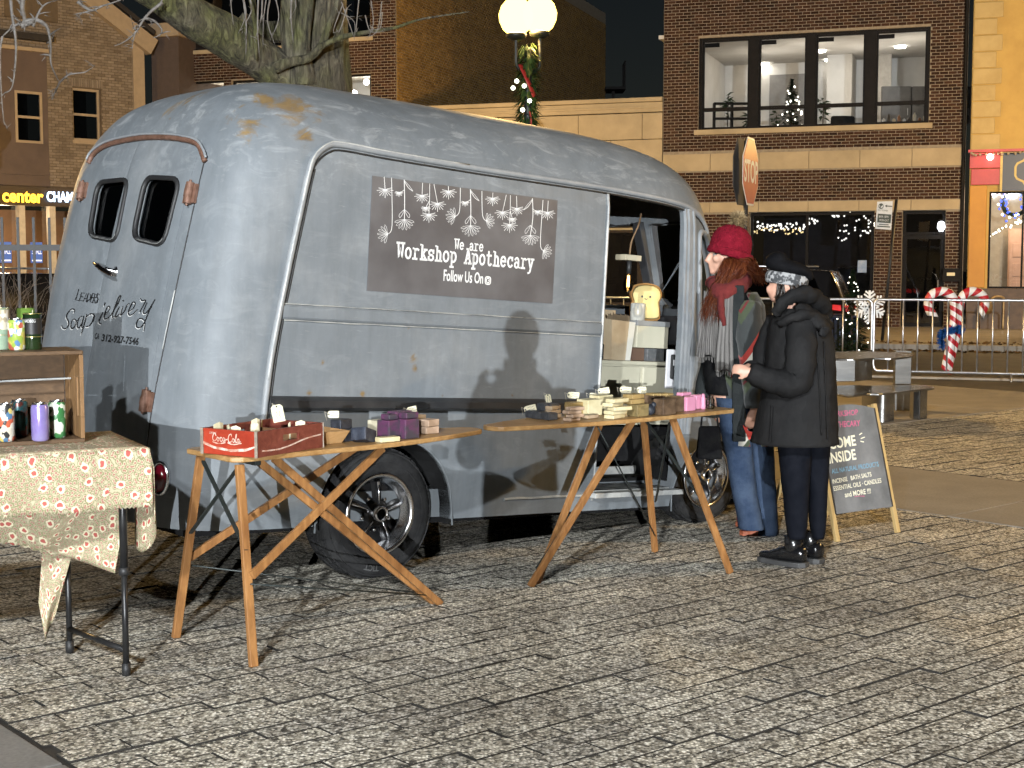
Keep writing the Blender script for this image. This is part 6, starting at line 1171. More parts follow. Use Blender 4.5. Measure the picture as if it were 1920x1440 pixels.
for k, lb in ((-4, 'steel crowd barrier seen through the van windscreen, farthest along the row'), (-3, 'steel crowd barrier seen through the windscreen beside the door post'), (-2, 'steel crowd barrier hidden behind the two people'), (-1, 'steel crowd barrier carrying the white snowflake'), (0, 'steel crowd barrier carrying the crossed candy canes'), (1, 'steel crowd barrier at the right edge of the picture')): barrier(E0 + k * 2.27, lb, 'crowd barriers along the kerb')
FY = 21.2
# snowflake
c = at(1630, 575, FY - .25); sf = root('snowflake', 'white snowflake ornament hung on the crowd barrier', 'ornament', c); WH = mat('white_plastic_bright', (.72, .72, .70), (.64, .64, .62), .5)
Rr = .235
for k in range(6):
    a = R(90 + 60 * k); d = Vector((math.cos(a), 0, math.sin(a))); m = M(); m.beam((0, 0, 0), d * Rr, .03, .018, (0, 1, 0))
    for t, l in ((.30, .085), (.52, .10), (.76, .075)):
        for sg_ in (-1, 1): b = a + sg_ * R(52); m.beam(d * Rr * t, d * Rr * t + Vector((math.cos(b), 0, math.sin(b))) * l, .024, .017, (0, 1, 0))
    m.build('arm', WH, sf)
M().tube([Vector((.075 * math.cos(R(60 * k)), 0, .075 * math.sin(R(60 * k)))) for k in range(6)], .010, 6, closed=True).build('ring', WH, sf)
# candy canes with blue tinsel
CR = mat('cane_red', (.36, .012, .02), (.42, .02, .03), .4); CWH = mat('cane_white', (.70, .68, .66), (.62, .6, .58), .4)
def cane(px_, Y, label):
    P = bez([at(u, v, Y) for u, v in px_], 8); rt = root('candy_cane', label, 'candy cane', P[-1]); L_ = [0]
    for i in range(1, len(P)): L_.append(L_[-1] + (P[i] - P[i - 1]).length)
    seg = .074; n = 14; total = L_[-1]; k = 0; pos = lambda s_: next((P[i].lerp(P[i + 1], (s_ - L_[i]) / max(1e-6, L_[i + 1] - L_[i])) for i in range(len(P) - 1) if L_[i] <= s_ <= L_[i + 1]), P[-1])
    while k * seg < total:
        s0, s1 = k * seg, min(total, (k + 1) * seg); m = M(); rg = []
        for q in (0, .25, .5, .75, 1):
            s_ = s0 + (s1 - s0) * q; a = pos(s_); d = (pos(min(total, s_ + .02)) - pos(max(0, s_ - .02))).normalized(); y = Vector((0, 1, 0)); x = d.cross(y).normalized()
            rg.append([a + x * .068 * math.cos(t) + y * .055 * math.sin(t) + d * (.045 * math.cos(t)) for t in np.linspace(0, 6.283, n, endpoint=False)])
        m.loft(rg, cap=(k == 0 or s1 >= total)).build('stripe', CR if k % 2 else CWH, rt, smooth=True, off=P[-1]); k += 1
    return rt
cane([(1749, 593), (1741, 572), (1747, 554), (1765, 547), (1782, 554), (1790, 575), (1787, 620), (1772, 696)], FY - .30, 'red and white candy cane hooking to the side of the snowflake'); cane([(1838, 590), (1846, 570), (1841, 554), (1822, 547), (1806, 556), (1799, 578), (1794, 620), (1776, 696)], FY - .20, 'red and white candy cane hooking away from the snowflake')
def fuzz(name, path, rad, n, m_, label, cat, seed=1, ln=.06, wd=.006, parent=None):
    rg = random.Random(seed); P = bez(path, 6); m = M()
    for i in range(n):
        t = rg.random() * (len(P) - 1.001); k = int(t); p = P[k].lerp(P[k + 1], t - k); d = Vector((rg.gauss(0, 1), rg.gauss(0, 1), rg.gauss(0, 1))).normalized(); s = d.cross(Vector((.2, .7, .4))).normalized() * wd; e = p + d * rad * rg.uniform(.6, 1.1); m.add([p + s, p - s, e - s * .4, e + s * .4], [(0, 1, 2, 3)])
    o = m.build(name, m_, parent); 
    if label: tag(o, label, cat)
    return o
BT = isl('blue_tinsel', [(0, (.008, .04, .16)), (.5, (.012, .07, .26)), (1, (.03, .12, .34))], .35, 0)
fuzz('tinsel_garland', [at(1764, 625, FY - .4), at(1780, 620, FY - .42), at(1798, 617, FY - .4), at(1800, 620, FY - .2), at(1780, 624, FY - .15), at(1764, 630, FY - .3), at(1766, 650, FY - .36)], .075, 1500, BT, 'blue tinsel garland tied round the candy canes', 'garland')
# steel bench sculpture
o = gp(1650, 790); bn_ = root('steel_bench', 'brushed steel bench with curved seat and higher table plate', 'bench', o); Yb = o.y
def plate(name, px_, z, th): 
    P = [gp(u, v, z) for u, v in px_]; P = bez(P + [P[0]], 4)[:-1]; M().prism([(p.x - o.x, p.y - o.y) for p in P], th, None, (0, 0, z - th)).build(name, BRUSH, bn_, bevel=.004)
plate('seat_plate', [(1560, 736), (1590, 742), (1625, 738), (1655, 738), (1690, 734), (1725, 730), (1752, 727), (1735, 722), (1690, 722), (1640, 723), (1590, 722), (1555, 726)], .335, .02); plate('table_plate', [(1555, 672), (1600, 673), (1640, 671), (1680, 671), (1712, 666), (1700, 660), (1660, 660), (1610, 659), (1560, 662)], .69, .02)
def panel(name, px0, px1, zt, zb, th=.03):
    a, b = gp(*px0) - o, gp(*px1) - o; M().hexa([a + Vector((0, 0, zb)), b + Vector((0, 0, zb)), b + Vector((0, th, zb)), a + Vector((0, th, zb))], [a + Vector((0, 0, zt)), b + Vector((0, 0, zt)), b + Vector((0, th, zt)), a + Vector((0, th, zt))]).build(name, BRUSH, bn_, bevel=.004)
panel('leg', (1712, 786), (1724, 787), .315, 0, .14); panel('leg', (1725, 787), (1738, 785), .315, 0, .03); panel('leg', (1677, 770), (1707, 770), .67, 0, .10)
A_ = [gp(u, v) - o for u, v in ((1615, 782), (1625, 787), (1640, 791), (1660, 792), (1676, 790))]; M().loft([[p + Vector((0, 0, 0)) for p in bez(A_, 5)], [p + Vector((0, 0, .315)) for p in bez(A_, 5)]], cap=False, closed=False).build('curved_support', BRUSH, bn_, smooth=True)
panel('table_support', (1555, 772), (1602, 772), .67, .335, .02); panel('table_support', (1602, 772), (1634, 768), .67, .335, .02)
# stop sign, two plates on one post
RP = Vector((at(1399, 322, 16.2).x, 16.2, 0)); ss = root('stop_sign', 'red STOP sign turned nearly edge on, on a dark post behind the visitors', 'sign', RP); M().tube([(0, 0, 0), (0, 0, at(1409, 262, 16.2).z)], .028, 8).build('post', BLKI, ss, smooth=True); zc = at(1409, 322, 16.2).z
nf = Vector((.925, -.38, 0)).normalized(); xt = Vector((-nf.y, nf.x, 0)); xt = xt if xt.x > 0 else -xt; SM = Matrix((xt, Vector((0, 0, 1)), nf)).transposed(); oc = lambda r_: [(r_ * math.cos(R(22.5 + 45 * k)), r_ * math.sin(R(22.5 + 45 * k))) for k in range(8)]
CC = Vector((.045, -.01, zc)); SR = mat('stop_red', (.34, .028, .018), (.40, .04, .025), .35); ST_W = mat('stop_white', (.7, .7, .66), None, .4)
M().prism(oc(.405), .004, SM, CC).build('plate', ST_W, ss); M().prism(oc(.382), .004, SM, CC + nf * .0035).build('red_face', SR, ss); f = Flat(); f.text('STOP', 0, -.115, .34, 'CENTER', xs=.82, bold=.008); f.to(lambda a, b: CC + nf * .0095 + xt * a + Vector((0, 0, b)), 'lettering', ST_W, ss)
M().prism(oc(.40), .006, SM, CC - nf * .11).build('rear_plate', mat('sign_back', (.03, .03, .03), (.05, .05, .05), .6), ss)
# parking sign
pb = gp(1654, 638); pk = root('parking_sign', 'white parking restriction sign on a leaning post at the far kerb', 'sign', pb); top = at(1681, 374, pb.y) - pb; M().tube([Vector((0, 0, 0)), top], .035, 8).build('post', BLKI, pk, smooth=True)
pc = [at(u, v, pb.y - .1) - pb for u, v in ((1641, 429), (1671, 431), (1674, 377), (1645, 378))]; px_ = (pc[1] - pc[0]); py_ = (pc[3] - pc[0]); nn = Vector((0, -.02, 0)); M().hexa([p for p in pc], [p + Vector((0, .012, 0)) for p in pc]).build('plate', mat('sign_white', (.55, .53, .48), (.5, .48, .43), .5), pk)
f = Flat(); f.stroke(arc(.24, .84, .14, .085, 0, 360, 16), .035); f.text('P', .165, .79, .19, xs=1.4, bold=.01); f.stroke([(.5, .86), (.92, .86)], .035); f.stroke([(.6, .895), (.5, .86), (.6, .825)], .03); f.text('PAY TO PARK', .06, .66, .09, xs=1.15); f.rect(.08, .24, .92, .56); f.rect(.1, .08, .9, .12); f.rect(.2, .16, .8, .19); f.to(lambda a, b: pc[0] + px_ * a + py_ * b + nn, 'print', mat('sign_print', (.06, .08, .06), (.04, .05, .04), .6), pk)
f = Flat(); f.text('8AM-10PM', .14, .42, .12, xs=1.1); f.text('MON-SAT', .2, .29, .12, xs=1.1); f.to(lambda a, b: pc[0] + px_ * a + py_ * b + nn * 1.3, 'panel_lettering', MATS['sign_white'], pk)
# blue ribbed bin and little lit tree behind the barrier
bb = gp(1578, 662); bi = root('litter_bin', 'dark blue ribbed litter bin behind the crowd barrier', 'bin', bb); BLU = mat('bin_blue', (.02, .035, .085), (.03, .05, .11), .4)
m = M(); 
for k in range(20):
    t = 6.283 * k / 20; m.beam((.26 * math.cos(t), .26 * math.sin(t), .08), (.29 * math.cos(t), .29 * math.sin(t), .66), .05, .02, (math.cos(t), math.sin(t), 0))
bs = m.build('slats', BLU, bi); bs['kind'] = 'stuff'; M().lathe([(.25, 0), (.26, .08), (.20, .08)], 20).build('base', BLU, bi, smooth=True); M().lathe([(.30, .64), (.32, .68), (.30, .72), (.2, .72)], 24).build('rim', BLU, bi, smooth=True); M().lathe([(.24, .06), (.26, .64)], 20).build('liner', DARK, bi)
def fir(label, base_, h, r, seed, m_, lights=None, group=None, name='christmas_tree', n=1700, parent=None):
    rt = root(name, label, 'christmas tree', base_, group); rg = random.Random(seed); m = M()
    for i in range(n):
        t = rg.random() ** 1.4; z = h * (.12 + .88 * t); rad = r * (1 - t) ** .85 * rg.uniform(.35, 1.05) + .01; a = rg.uniform(0, 6.283); p = Vector((rad * math.cos(a), rad * math.sin(a), z - rad * .25)); d = Vector((math.cos(a), math.sin(a), rg.uniform(-.5, .3))).normalized() * h * rg.uniform(.04, .075); s = d.cross(Vector((0, 0, 1))).normalized() * h * .022; m.add([p - d * .5 - s, p - d * .5 + s, p + d * .5], [(0, 1, 2)])
    cr = m.build('crown', m_, rt); M().tube([(0, 0, 0), (0, 0, h * .9)], [h * .02, h * .004], 6).build('trunk', mat('trunk_brown', (.05, .03, .02), None, .8), rt)
    if lights:
        for i in range(lights[0]):
            t = rg.random() ** 1.2 * .92; z = h * (.14 + .86 * t); rad = r * (1 - t) ** .85 * 1.02; a = rg.uniform(2.6, 6.8); M().ball((rad * math.cos(a), rad * math.sin(a), z - rad * .25), lights[1], 6, 4).build('light_bulb', lights[2], rt)
    return rt
FIRM = isl('fir_needles', [(0, (.010, .022, .010)), (.6, (.018, .038, .016)), (1, (.03, .05, .022))], .7, 0); BULB = emis('bulb_white', (1.0, .93, .78), 6); BULBY = emis('bulb_warm', (1.0, .72, .32), 4)
fir('little christmas tree with white lights standing above the blue bin', gp(1596, 672), 1.55, .38, 3, FIRM, (22, .012, BULB))
# ---- parked cars -----------------------------------------------------------------------------------
CARB = mat('black_car', (.006, .006, .007), (.009, .009, .010), .12, coat=.6, spec=.5); CARG = glass('car_glass', (.05, .055, .06), .02); TAIL = emis('tail_red', (.55, .01, .015), .8)
def suv(label, o, X, ln=4.6, w_=1.85, h=1.68, m_=None, grp='parked cars', lit=True):
    """X: unit vector towards the nose; o: ground point under the middle"""
    rt = root('parked_car', label, 'car', o, grp); Y = Vector((-X.y, X.x, 0)); W = lambda x, y, z: X * x + Y * y + Vector((0, 0, z)); m_ = m_ or CARB; hl = ln / 2
    prof = [(-hl, .35), (-hl - .03, .62), (-hl + .02, .95), (-hl + .10, 1.08), (-hl + .30, 1.55), (-hl + .55, h - .02), (-.2, h), (.35, h - .06), (1.05, 1.10), (1.25, 1.04), (hl - .25, .93), (hl - .02, .72), (hl, .40), (hl - .1, .26), (-hl + .1, .26)]
    prof = [(p.x, p.y) for p in bez(prof + [prof[0]], 4)[:-1]]; m = M(); rg = []
    for q, ins in ((-1, .10), (-.97, .02), (-.6, 0), (0, -.01), (.6, 0), (.97, .02), (1, .10)):
        rg.append([W(x * (1 - ins * .25), q * w_ / 2 * (1 - max(0, (z - .95) / (h - .95)) * .17), z - ins * .25 * (1 if z > .6 else -1)) for x, z in prof])
    bd = m.loft(rg).build('body', m_, rt, smooth=True)
    def sidewin(pts, name):
        for s_ in (-1, 1): M().add([W(x, s_ * (w_ / 2 * (1 - max(0, (z - .95) / (h - .95)) * .17) + .004), z) for x, z in pts], [tuple(range(len(pts)))]).build(name, CARG, rt)
    sidewin([(-.05, 1.06), (-.05, 1.55), (-1.0, 1.55), (-1.2, 1.06)], 'side_window'); sidewin([(.03, 1.06), (.95, 1.06), (.45, 1.53), (.03, 1.56)], 'side_window'); sidewin([(-1.28, 1.08), (-1.08, 1.53), (-1.65, 1.50), (-1.85, 1.1)], 'quarter_window')
    M().add([W(-hl + .13, y, 1.1) for y in (-.72, .72)] + [W(-hl + .37, y, 1.56) for y in (.62, -.62)], [(0, 1, 2, 3)]).build('rear_window', CARG, rt)
    for s_ in (-1, 1):
        M().box(Vector((0, 0, 0)), (.1, .1, .1)) ; tl_ = M(); tl_.hexa([W(-hl - .02, s_ * .58, .86), W(-hl - .02, s_ * .90, .86), W(-hl + .28, s_ * .925, .90), W(-hl + .1, s_ * .7, .9)], [W(-hl + .01, s_ * .58, .98), W(-hl + .02, s_ * .90, .98), W(-hl + .28, s_ * .925, 1.0), W(-hl + .1, s_ * .7, .98)]); tl_.build('tail_light', TAIL if lit else mat('tail_off', (.2, .01, .01), None, .2), rt)
        for x in (-hl + .95, hl - .95):
            wm = Matrix((X, Vector((0, 0, 1)), Y * s_)).transposed(); c = W(x, s_ * (w_ / 2 - .02), .36); wh = M().lathe([(.25, -.2), (.34, -.19), (.36, -.15), (.36, -.02), (.33, .01), (.25, .01), (.24, -.03)], 24, wm, c, cap=False).build('wheel', TYRE, rt, smooth=True); M().lathe([(.245, -.03), (.20, -.02), (.08, -.01), (0, 0)], 20, wm, c).build('rim', STEEL, wh, smooth=True)
        M().tube([W(-1.55, s_ * .66, h + .05), W(-.2, s_ * .66, h + .06), W(.25, s_ * .66, h)], .018, 6).build('roof_rail', STEEL, rt, smooth=True); M().ball(W(.95, s_ * 1.0, 1.1), (.09, .08, .07), 10, 6).build('mirror', m_, rt, smooth=True)
    return rt
cR = at(1603, 560, 28.6); cR.z = -.13; suv('black sport utility car parked beyond the barrier with red tail lights', cR - SE * 2.35, -SE)
cL = Vector((-6.95, 19.5, 0)); suv('dark parked car half hidden behind the van and iron fence', Vector((-8.3, 21.2, -.1)), Vector((-.80, .6, 0)).normalized(), h=1.62, lit=False)
# iron fence at the left edge
fo = Vector((0, 0, 0)); q0, q1 = Vector((-9.2, 17.6, 0)), Vector((-4.7, 18.6, 0)); fe = root('iron_fence', 'tall black iron fence behind the rear of the van', 'fence', q0); fd = (q1 - q0); fl_ = fd.length; fd.normalize()
for k in range(int(fl_ / .19)): x = k * .19; M().beam(fd * x, fd * x + Vector((0, 0, 2.22)), .032, .032, fd).build('picket', BLKI, fe)
for z in (.25, 1.84): M().beam(Vector((0, 0, z)), fd * fl_ + Vector((0, 0, z)), .04, .075, (0, 0, 1)).build('rail', BLKI, fe)
# leafless shrub in front of it
def twigs(name, label, cat, base_, n, h, spread, seed, m_, group=None):
    rg = random.Random(seed); m = M()
    def grow(p, d, l, r_, dep):
        q = p + d * l; mid = p.lerp(q, .5) + Vector((rg.uniform(-1, 1), rg.uniform(-1, 1), rg.uniform(-1, 1))) * l * .08; m.tube([p, mid, q], [r_, r_ * .85, r_ * .65], 5)
        if dep > 0:
            for _ in range(rg.choice((2, 2, 3))): e = (d + Vector((rg.uniform(-1, 1), rg.uniform(-1, 1), rg.uniform(-.5, .8))) * .75).normalized(); grow(q, e, l * rg.uniform(.55, .8), r_ * .6, dep - 1)
    for i in range(n):
        a = rg.uniform(0, 6.283); grow(Vector((rg.uniform(-.15, .15), rg.uniform(-.15, .15), 0)), Vector((math.cos(a) * spread, math.sin(a) * spread, 1)).normalized(), h * rg.uniform(.3, .45), .008, 3)
    o_ = m.build(name, m_); o_.location = base_; return tag(o_, label, cat, group)
twigs('bare_shrub', 'leafless twiggy shrub between the table and the iron fence', 'shrub', Vector((-4.9, 14.2, 0)), 16, 1.7, .45, 5, mat('twig', (.10, .075, .055), (.15, .11, .08), .8)); twigs('bare_shrub', 'low leafless shrub at the edge of the picture behind the candles', 'shrub', Vector((-5.6, 15.0, 0)), 12, 1.3, .5, 8, MATS['twig'])
# ================================================================== BUILDINGS ACROSS THE STREET
class Fac:
    """a facade plane: origin O, x along, outward normal n; measures pixels into (x, z)"""
    def __init__(s, O, x, n): s.O = Vector(O); s.x = Vector(x).normalized(); s.n = Vector(n).normalized()
    def xz(s, u, v): p = on_plane(u, v, s.O, s.n) - s.O; return p.dot(s.x), p.z
    def X(s, u, v=300): return s.xz(u, v)[0]
    def Z(s, v, u): return s.xz(u, v)[1]
    def P(s, x, z, out=0.0): return s.x * x + s.n * out + Vector((0, 0, z))          # relative to the root
    def box(s, x0, x1, z0, z1, o0, o1, m=None):
        m = m or M(); return m.hexa([s.P(x0, z0, o0), s.P(x1, z0, o0), s.P(x1, z1, o0), s.P(x0, z1, o0)], [s.P(x0, z0, o1), s.P(x1, z0, o1), s.P(x1, z1, o1), s.P(x0, z1, o1)])
    def quad(s, x0, x1, z0, z1, o): return M().add([s.P(x0, z0, o), s.P(x1, z0, o), s.P(x1, z1, o), s.P(x0, z1, o)], [(0, 1, 2, 3)])
def wall_cells(F, x0, x1, z0, z1, holes, th):
    xs = sorted({x0, x1} | {min(max(h[k], x0), x1) for h in holes for k in (0, 1)}); zs = sorted({z0, z1} | {min(max(h[k], z0), z1) for h in holes for k in (2, 3)}); m = M()
    for i in range(len(xs) - 1):
        for j in range(len(zs) - 1):
            cx_, cz = (xs[i] + xs[i + 1]) / 2, (zs[j] + zs[j + 1]) / 2
            if xs[i + 1] - xs[i] < 1e-4 or zs[j + 1] - zs[j] < 1e-4 or any(h[0] < cx_ < h[1] and h[2] < cz < h[3] for h in holes): continue
            F.box(xs[i], xs[i + 1], zs[j], zs[j + 1], -th, 0, m)
    return m
BW_, BH_ = .215, .082
def bricks(F, rt, wallpart, x0, x1, z0, z1, holes, m_, clip=None, solo=300, seed=1, proud=.014, j=.013):
    """the 300 that show largest are objects, the others one part"""
    rg = random.Random(seed); full = []; rest = M(); row = 0; z = z0
    def geo(w_, h_): return [(0, 0, 0), (w_, 0, 0), (w_, h_, 0), (0, h_, 0), (.004, .004, 1), (w_ - .004, .004, 1), (w_ - .004, h_ - .004, 1), (.004, h_ - .004, 1)], [(0, 1, 5, 4), (1, 2, 6, 5), (2, 3, 7, 6), (3, 0, 4, 7), (4, 5, 6, 7)]
    while z + BH_ <= z1 + 1e-6:
        x = x0 - (BW_ / 2 if row % 2 else 0)
        while x < x1:
            segs = [(max(x, x0), min(x + BW_, x1))]
            for h in holes:
                if h[2] < z + BH_ - .002 and h[3] > z + .002:
                    ns = []
                    for a, b in segs:
                        if h[1] <= a or h[0] >= b: ns.append((a, b))
                        else:
                            if h[0] > a: ns.append((a, h[0]))
                            if h[1] < b: ns.append((h[1], b))
                    segs = ns
            for a, b in segs:
                if b - a < .04 or (clip and not clip((a + b) / 2, z + BH_ / 2)): continue
                w_, pr = b - a - j, proud * rg.uniform(.6, 1.25); base_ = F.P(a + j / 2, z + j / 2, 0)
                if abs(b - a - BW_) < 1e-4: full.append((base_, pr, w_))
                else: vs, fs = geo(w_, BH_ - j); rest.add([base_ + F.x * v[0] + Vector((0, 0, v[1])) + F.n * v[2] * pr for v in vs], fs)
            x += BW_
        z += BH_; row += 1
    def key(t):
        p = t[0] + F.O - CAMP; d = p.dot(FWD); u = 960 + FPX * p.x / d; v = 720 - FPX * p.dot(UPV) / d; return (0 if (0 < u < 1920 and 0 < v < 620 and not (560 > u > 100 and v > 230) and not (1300 > u > 560 and v > 160 + (u - 560) * .12)) else 1, d)
    full.sort(key=key); vs, fs = geo(BW_ - j, BH_ - j); me = bpy.data.meshes.new('brick'); me.from_pydata([v for v in vs], [], fs); me.materials.append(m_)
    for i, (b_, pr, w_) in enumerate(full):
        if i < solo:
            o = bpy.data.objects.new('brick', me); col.objects.link(o); o.parent = wallpart; o.matrix_local = Matrix(((F.x.x, 0, F.n.x * pr, b_.x), (F.x.y, 0, F.n.y * pr, b_.y), (F.x.z, 1, F.n.z * pr, b_.z), (0, 0, 0, 1)))
        else: rest.add([b_ + F.x * v[0] + Vector((0, 0, v[1])) + F.n * v[2] * pr for v in vs], fs)
    r_ = rest.build('brick_field', m_, wallpart); r_['kind'] = 'stuff'
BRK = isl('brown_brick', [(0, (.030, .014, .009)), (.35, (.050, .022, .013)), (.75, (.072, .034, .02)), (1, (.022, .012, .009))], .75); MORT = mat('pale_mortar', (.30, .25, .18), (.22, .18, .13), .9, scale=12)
STONE = mat('limestone', (.42, .33, .20), (.33, .26, .155), .8, scale=1.4, detail=8, bmp=.3, bscale=30); FRAME = mat('black_frame', (.007, .0065, .006), (.011, .0095, .009), .6, spec=.12); GLS = glass('shop_glass', (.86, .88, .9), .05); GLD = glass('dark_glass', (.30, .32, .36), .06)
PLAST = mat('plaster', (.62, .60, .56), (.56, .54, .5), .8, scale=2)
D0 = 39.4
FR = Fac(ST(0, D0), SE, -SG); O = FR.O
# ---- brown brick building with lit upstairs room -----------------------------------------------------
xa, xb = FR.X(1243), FR.X(1810, 300); u0 = 1520
bays = [(FR.X(a, 150), FR.X(b, 150)) for a, b in ((1318, 1402), (1424, 1509), (1531, 1619), (1644, 1735))]; wz0, wz1, wz2, wz3 = FR.Z(233, u0), FR.Z(197, u0), FR.Z(188, u0), FR.Z(68, u0)
wx0, wx1 = FR.X(1310, 150), FR.X(1743, 150); bz = [FR.Z(v, u0) for v in (317, 283, 397, 377)]
sx0, sx1, sz0, sz1 = FR.X(1403, 500), FR.X(1638, 500), .55, bz[2]; dx0, dx1 = FR.X(1690, 500), FR.X(1771, 500); lx0, lx1 = FR.X(1262, 480), FR.X(1292, 480); top = FR.Z(-60, u0)
holes = [(wx0, wx1, wz0 - .06, wz3 + .10), (xa, xb, bz[0], bz[1]), (xa, xb, bz[2], bz[3]), (sx0, sx1, sz0, sz1), (dx0, dx1, 0, sz1), (lx0 - .3, lx1 + .3, 0, sz1)]
whole = [holes[0], holes[3], holes[4], holes[5]]
bR = root('brick_building', 'dark brown brick building with a wide lit upstairs window and stone bands', 'building', O)
wl = wall_cells(FR, xa, xb, 0, top, whole, .3).build('wall', MORT, bR); bricks(FR, bR, wl, xa, xb, .0, top, holes, BRK, seed=2)
for z0, z1, pr in ((bz[0], bz[1], .05), (bz[2], bz[3], .045)):
    n = 6
    for k in range(n): a, b = xa + (xb - xa) * k / n, xa + (xb - xa) * (k + 1) / n; FR.box(a + .006, b - .006, z0 + .01, z1 - .01, -.05, pr).build('stone_band', STONE, bR, bevel=.008)
FR.box(wx0 - .1, wx1 + .1, wz0 - .20, wz0 - .061, -.05, .09).build('window_sill', STONE, bR, bevel=.01)
FR.box(sx0, sx1, .0, sz0 - .002, -.1, .03).build('bulkhead', FRAME, bR)
def framed(F, rt, x0, x1, z0, z1, m_fr, m_gl, fw_=.05, dep=-.10, name='window', mull=(), rails=()):
    w_ = M()
    F.box(x0, x0 + fw_, z0, z1, dep - .05, dep + .03, w_); F.box(x1 - fw_, x1, z0, z1, dep - .05, dep + .03, w_); F.box(x0 + fw_, x1 - fw_, z0, z0 + fw_, dep - .05, dep + .03, w_); F.box(x0 + fw_, x1 - fw_, z1 - fw_, z1, dep - .05, dep + .03, w_)
    for x in mull: F.box(x - fw_ / 2, x + fw_ / 2, z0 + fw_, z1 - fw_, dep - .05, dep + .028, w_)
    for z in rails: F.box(x0 + fw_, x1 - fw_, z - fw_ / 2, z + fw_ / 2, dep - .05, dep + .026, w_)
    o = w_.build(name, m_fr, rt); F.quad(x0, x1, z0, z1, dep).build('pane', m_gl, o); return o
for k, (a, b) in enumerate(bays):
    wA = framed(FR, bR, a - .03, b + .03, wz1 - .02, wz3 + .04, FRAME, GLS, .05, -.12); framed(FR, bR, a - .03, b + .03, wz0 - .04, wz1 - .021, FRAME, GLS, .05, -.12)
    FR.box(a, a + .42, wz3 - .14, wz3 - .03, -.16, -.13).build('blind_box', FRAME, wA)
gaps = [(wx0, bays[0][0] - .031)] + [(bays[k][1] + .031, bays[k + 1][0] - .031) for k in range(3)] + [(bays[3][1] + .031, wx1)]
for a, b in gaps: FR.box(a, b, wz0 - .06, wz3 + .1, -.2, -.04).build('mullion', FRAME, bR)
FR.box(wx0, wx1, wz3 + .041, wz3 + .1, -.2, -.06).build('window_head', FRAME, bR)
# the room upstairs
rz0, rz1, rd = wz0 - .9, wz3 + .18, -6.2
rm = M(); FR.box(wx0 - 1.2, wx1 + .4, rz0 - .1, rz0, rd, -.3, rm); rmf = rm.build('room_floor', mat('room_wood', (.25, .16, .09), None, .5), bR); FR.box(wx0 - 1.2, wx1 + .4, rz1, rz1 + .1, rd, -.3).build('room_ceiling', PLAST, bR); FR.box(wx0 - 1.2, wx1 + .4, rz0, rz1, rd - .1, rd).build('room_back_wall', PLAST, bR); FR.box(wx0 - .55, wx0 - .45, rz0, rz1, rd, -.3).build('room_side_wall', PLAST, bR); FR.box(wx1 + .3, wx1 + .4, rz0, rz1, rd, -.3).build('room_side_wall', PLAST, bR)
FR.box(FR.X(1508, 150), FR.X(1560, 150), rz0, rz1, rd, rd + 1.3).build('room_partition', PLAST, bR)
FR.box(FR.X(1375, 150), FR.X(1470, 150), rz0, rz1 - .35, rd, rd + .06).build('accent_wall', mat('grey_plaster', (.22, .21, .20), (.26, .25, .235), .8), bR); FR.box(FR.X(1600, 150), FR.X(1640, 150), rz0, rz1, rd + .8, rd + .9).build('room_partition', mat('warm_plaster', (.46, .42, .36), None, .8), bR)
SPOT = emis('downlight', (1.0, .93, .82), 26)
for i, (u, v) in enumerate(((1432, 119), (1538, 95), (1556, 112), (1545, 128), (1569, 150), (1688, 87), (1660, 112), (1678, 128))):
    d = ray(u, v); p = CAMP + d * ((rz1 - .012 - CAMH) / d.z) - O; dl = M().lathe([(.0, -.035), (.15, -.02), (.16, .0)], 14, None, p + Vector((0, 0, -.02))).build('downlight', SPOT, bR)
for i, x in enumerate((1400, 1500, 1600, 1700)):
    lt = bpy.data.lights.new('room_lamp', 'POINT'); lt.energy = 46; lt.color = (1, .90, .76); lt.shadow_soft_size = .15; lo = bpy.data.objects.new('room_lamp', lt); col.objects.link(lo); lo.parent = bR; lo.location = FR.P(FR.X(x, 150), rz1 - 1.0, -2.4 if i % 2 else -3.6)
def infac(F, x, z, out): return F.O + F.P(x, z, out)
fir('lit christmas tree in the upstairs window', infac(FR, FR.X(1471, 200), wz0 - .62, -1.3), 2.0, .52, 12, FIRM, (46, .024, emis('tree_bulb', (1, .94, .8), 5)), n=1300)
def plant(F, u, v, out, h, seed, label, n=26, ln=.34):
    p = infac(F, F.X(u, v), wz0 - .3, out); rt = root('house_plant', label, 'plant', p); rg = random.Random(seed); M().lathe([(.09, 0), (.13, .2), (.12, .2)], 14).build('pot', mat('pot_dark', (.03, .025, .02), None, .6), rt); m = M()
    for i in range(n):
        a = rg.uniform(0, 6.28); b = Vector((rg.uniform(-.05, .05), rg.uniform(-.05, .05), h * rg.uniform(.45, .9))); d = Vector((math.cos(a), math.sin(a), rg.uniform(-.3, .9))).normalized() * ln * rg.uniform(.6, 1); s = d.cross(Vector((0, 0, 1))).normalized() * .05; m.add([b, b + d * .5 + s, b + d + Vector((0, 0, -.08)), b + d * .5 - s], [(0, 1, 2, 3)])
    m.build('leaves', mat('plant_leaf', (.02, .045, .015), (.035, .06, .022), .5), rt); M().tube([(0, 0, .15), (.02, 0, h * .8)], .014, 6).build('stem', MATS['trunk_brown'], rt); return rt
plant(FR, 1345, 180, -1.5, 1.6, 1, 'leafy plant on the dark shelf in the first upstairs bay'); plant(FR, 1395, 205, -.9, .75, 2, 'trailing plant at the first upstairs mullion'); plant(FR, 1446, 205, -.8, .8, 3, 'small leafy plant beside the upstairs christmas tree', 18, .25); plant(FR, 1536, 190, -.8, 1.15, 4, 'tall plant at the third upstairs bay')
sh_ = root('bookshelf', 'dark low bookshelf in the first upstairs bay', 'shelf', infac(FR, FR.X(1352, 200), rz0, -1.6)); 
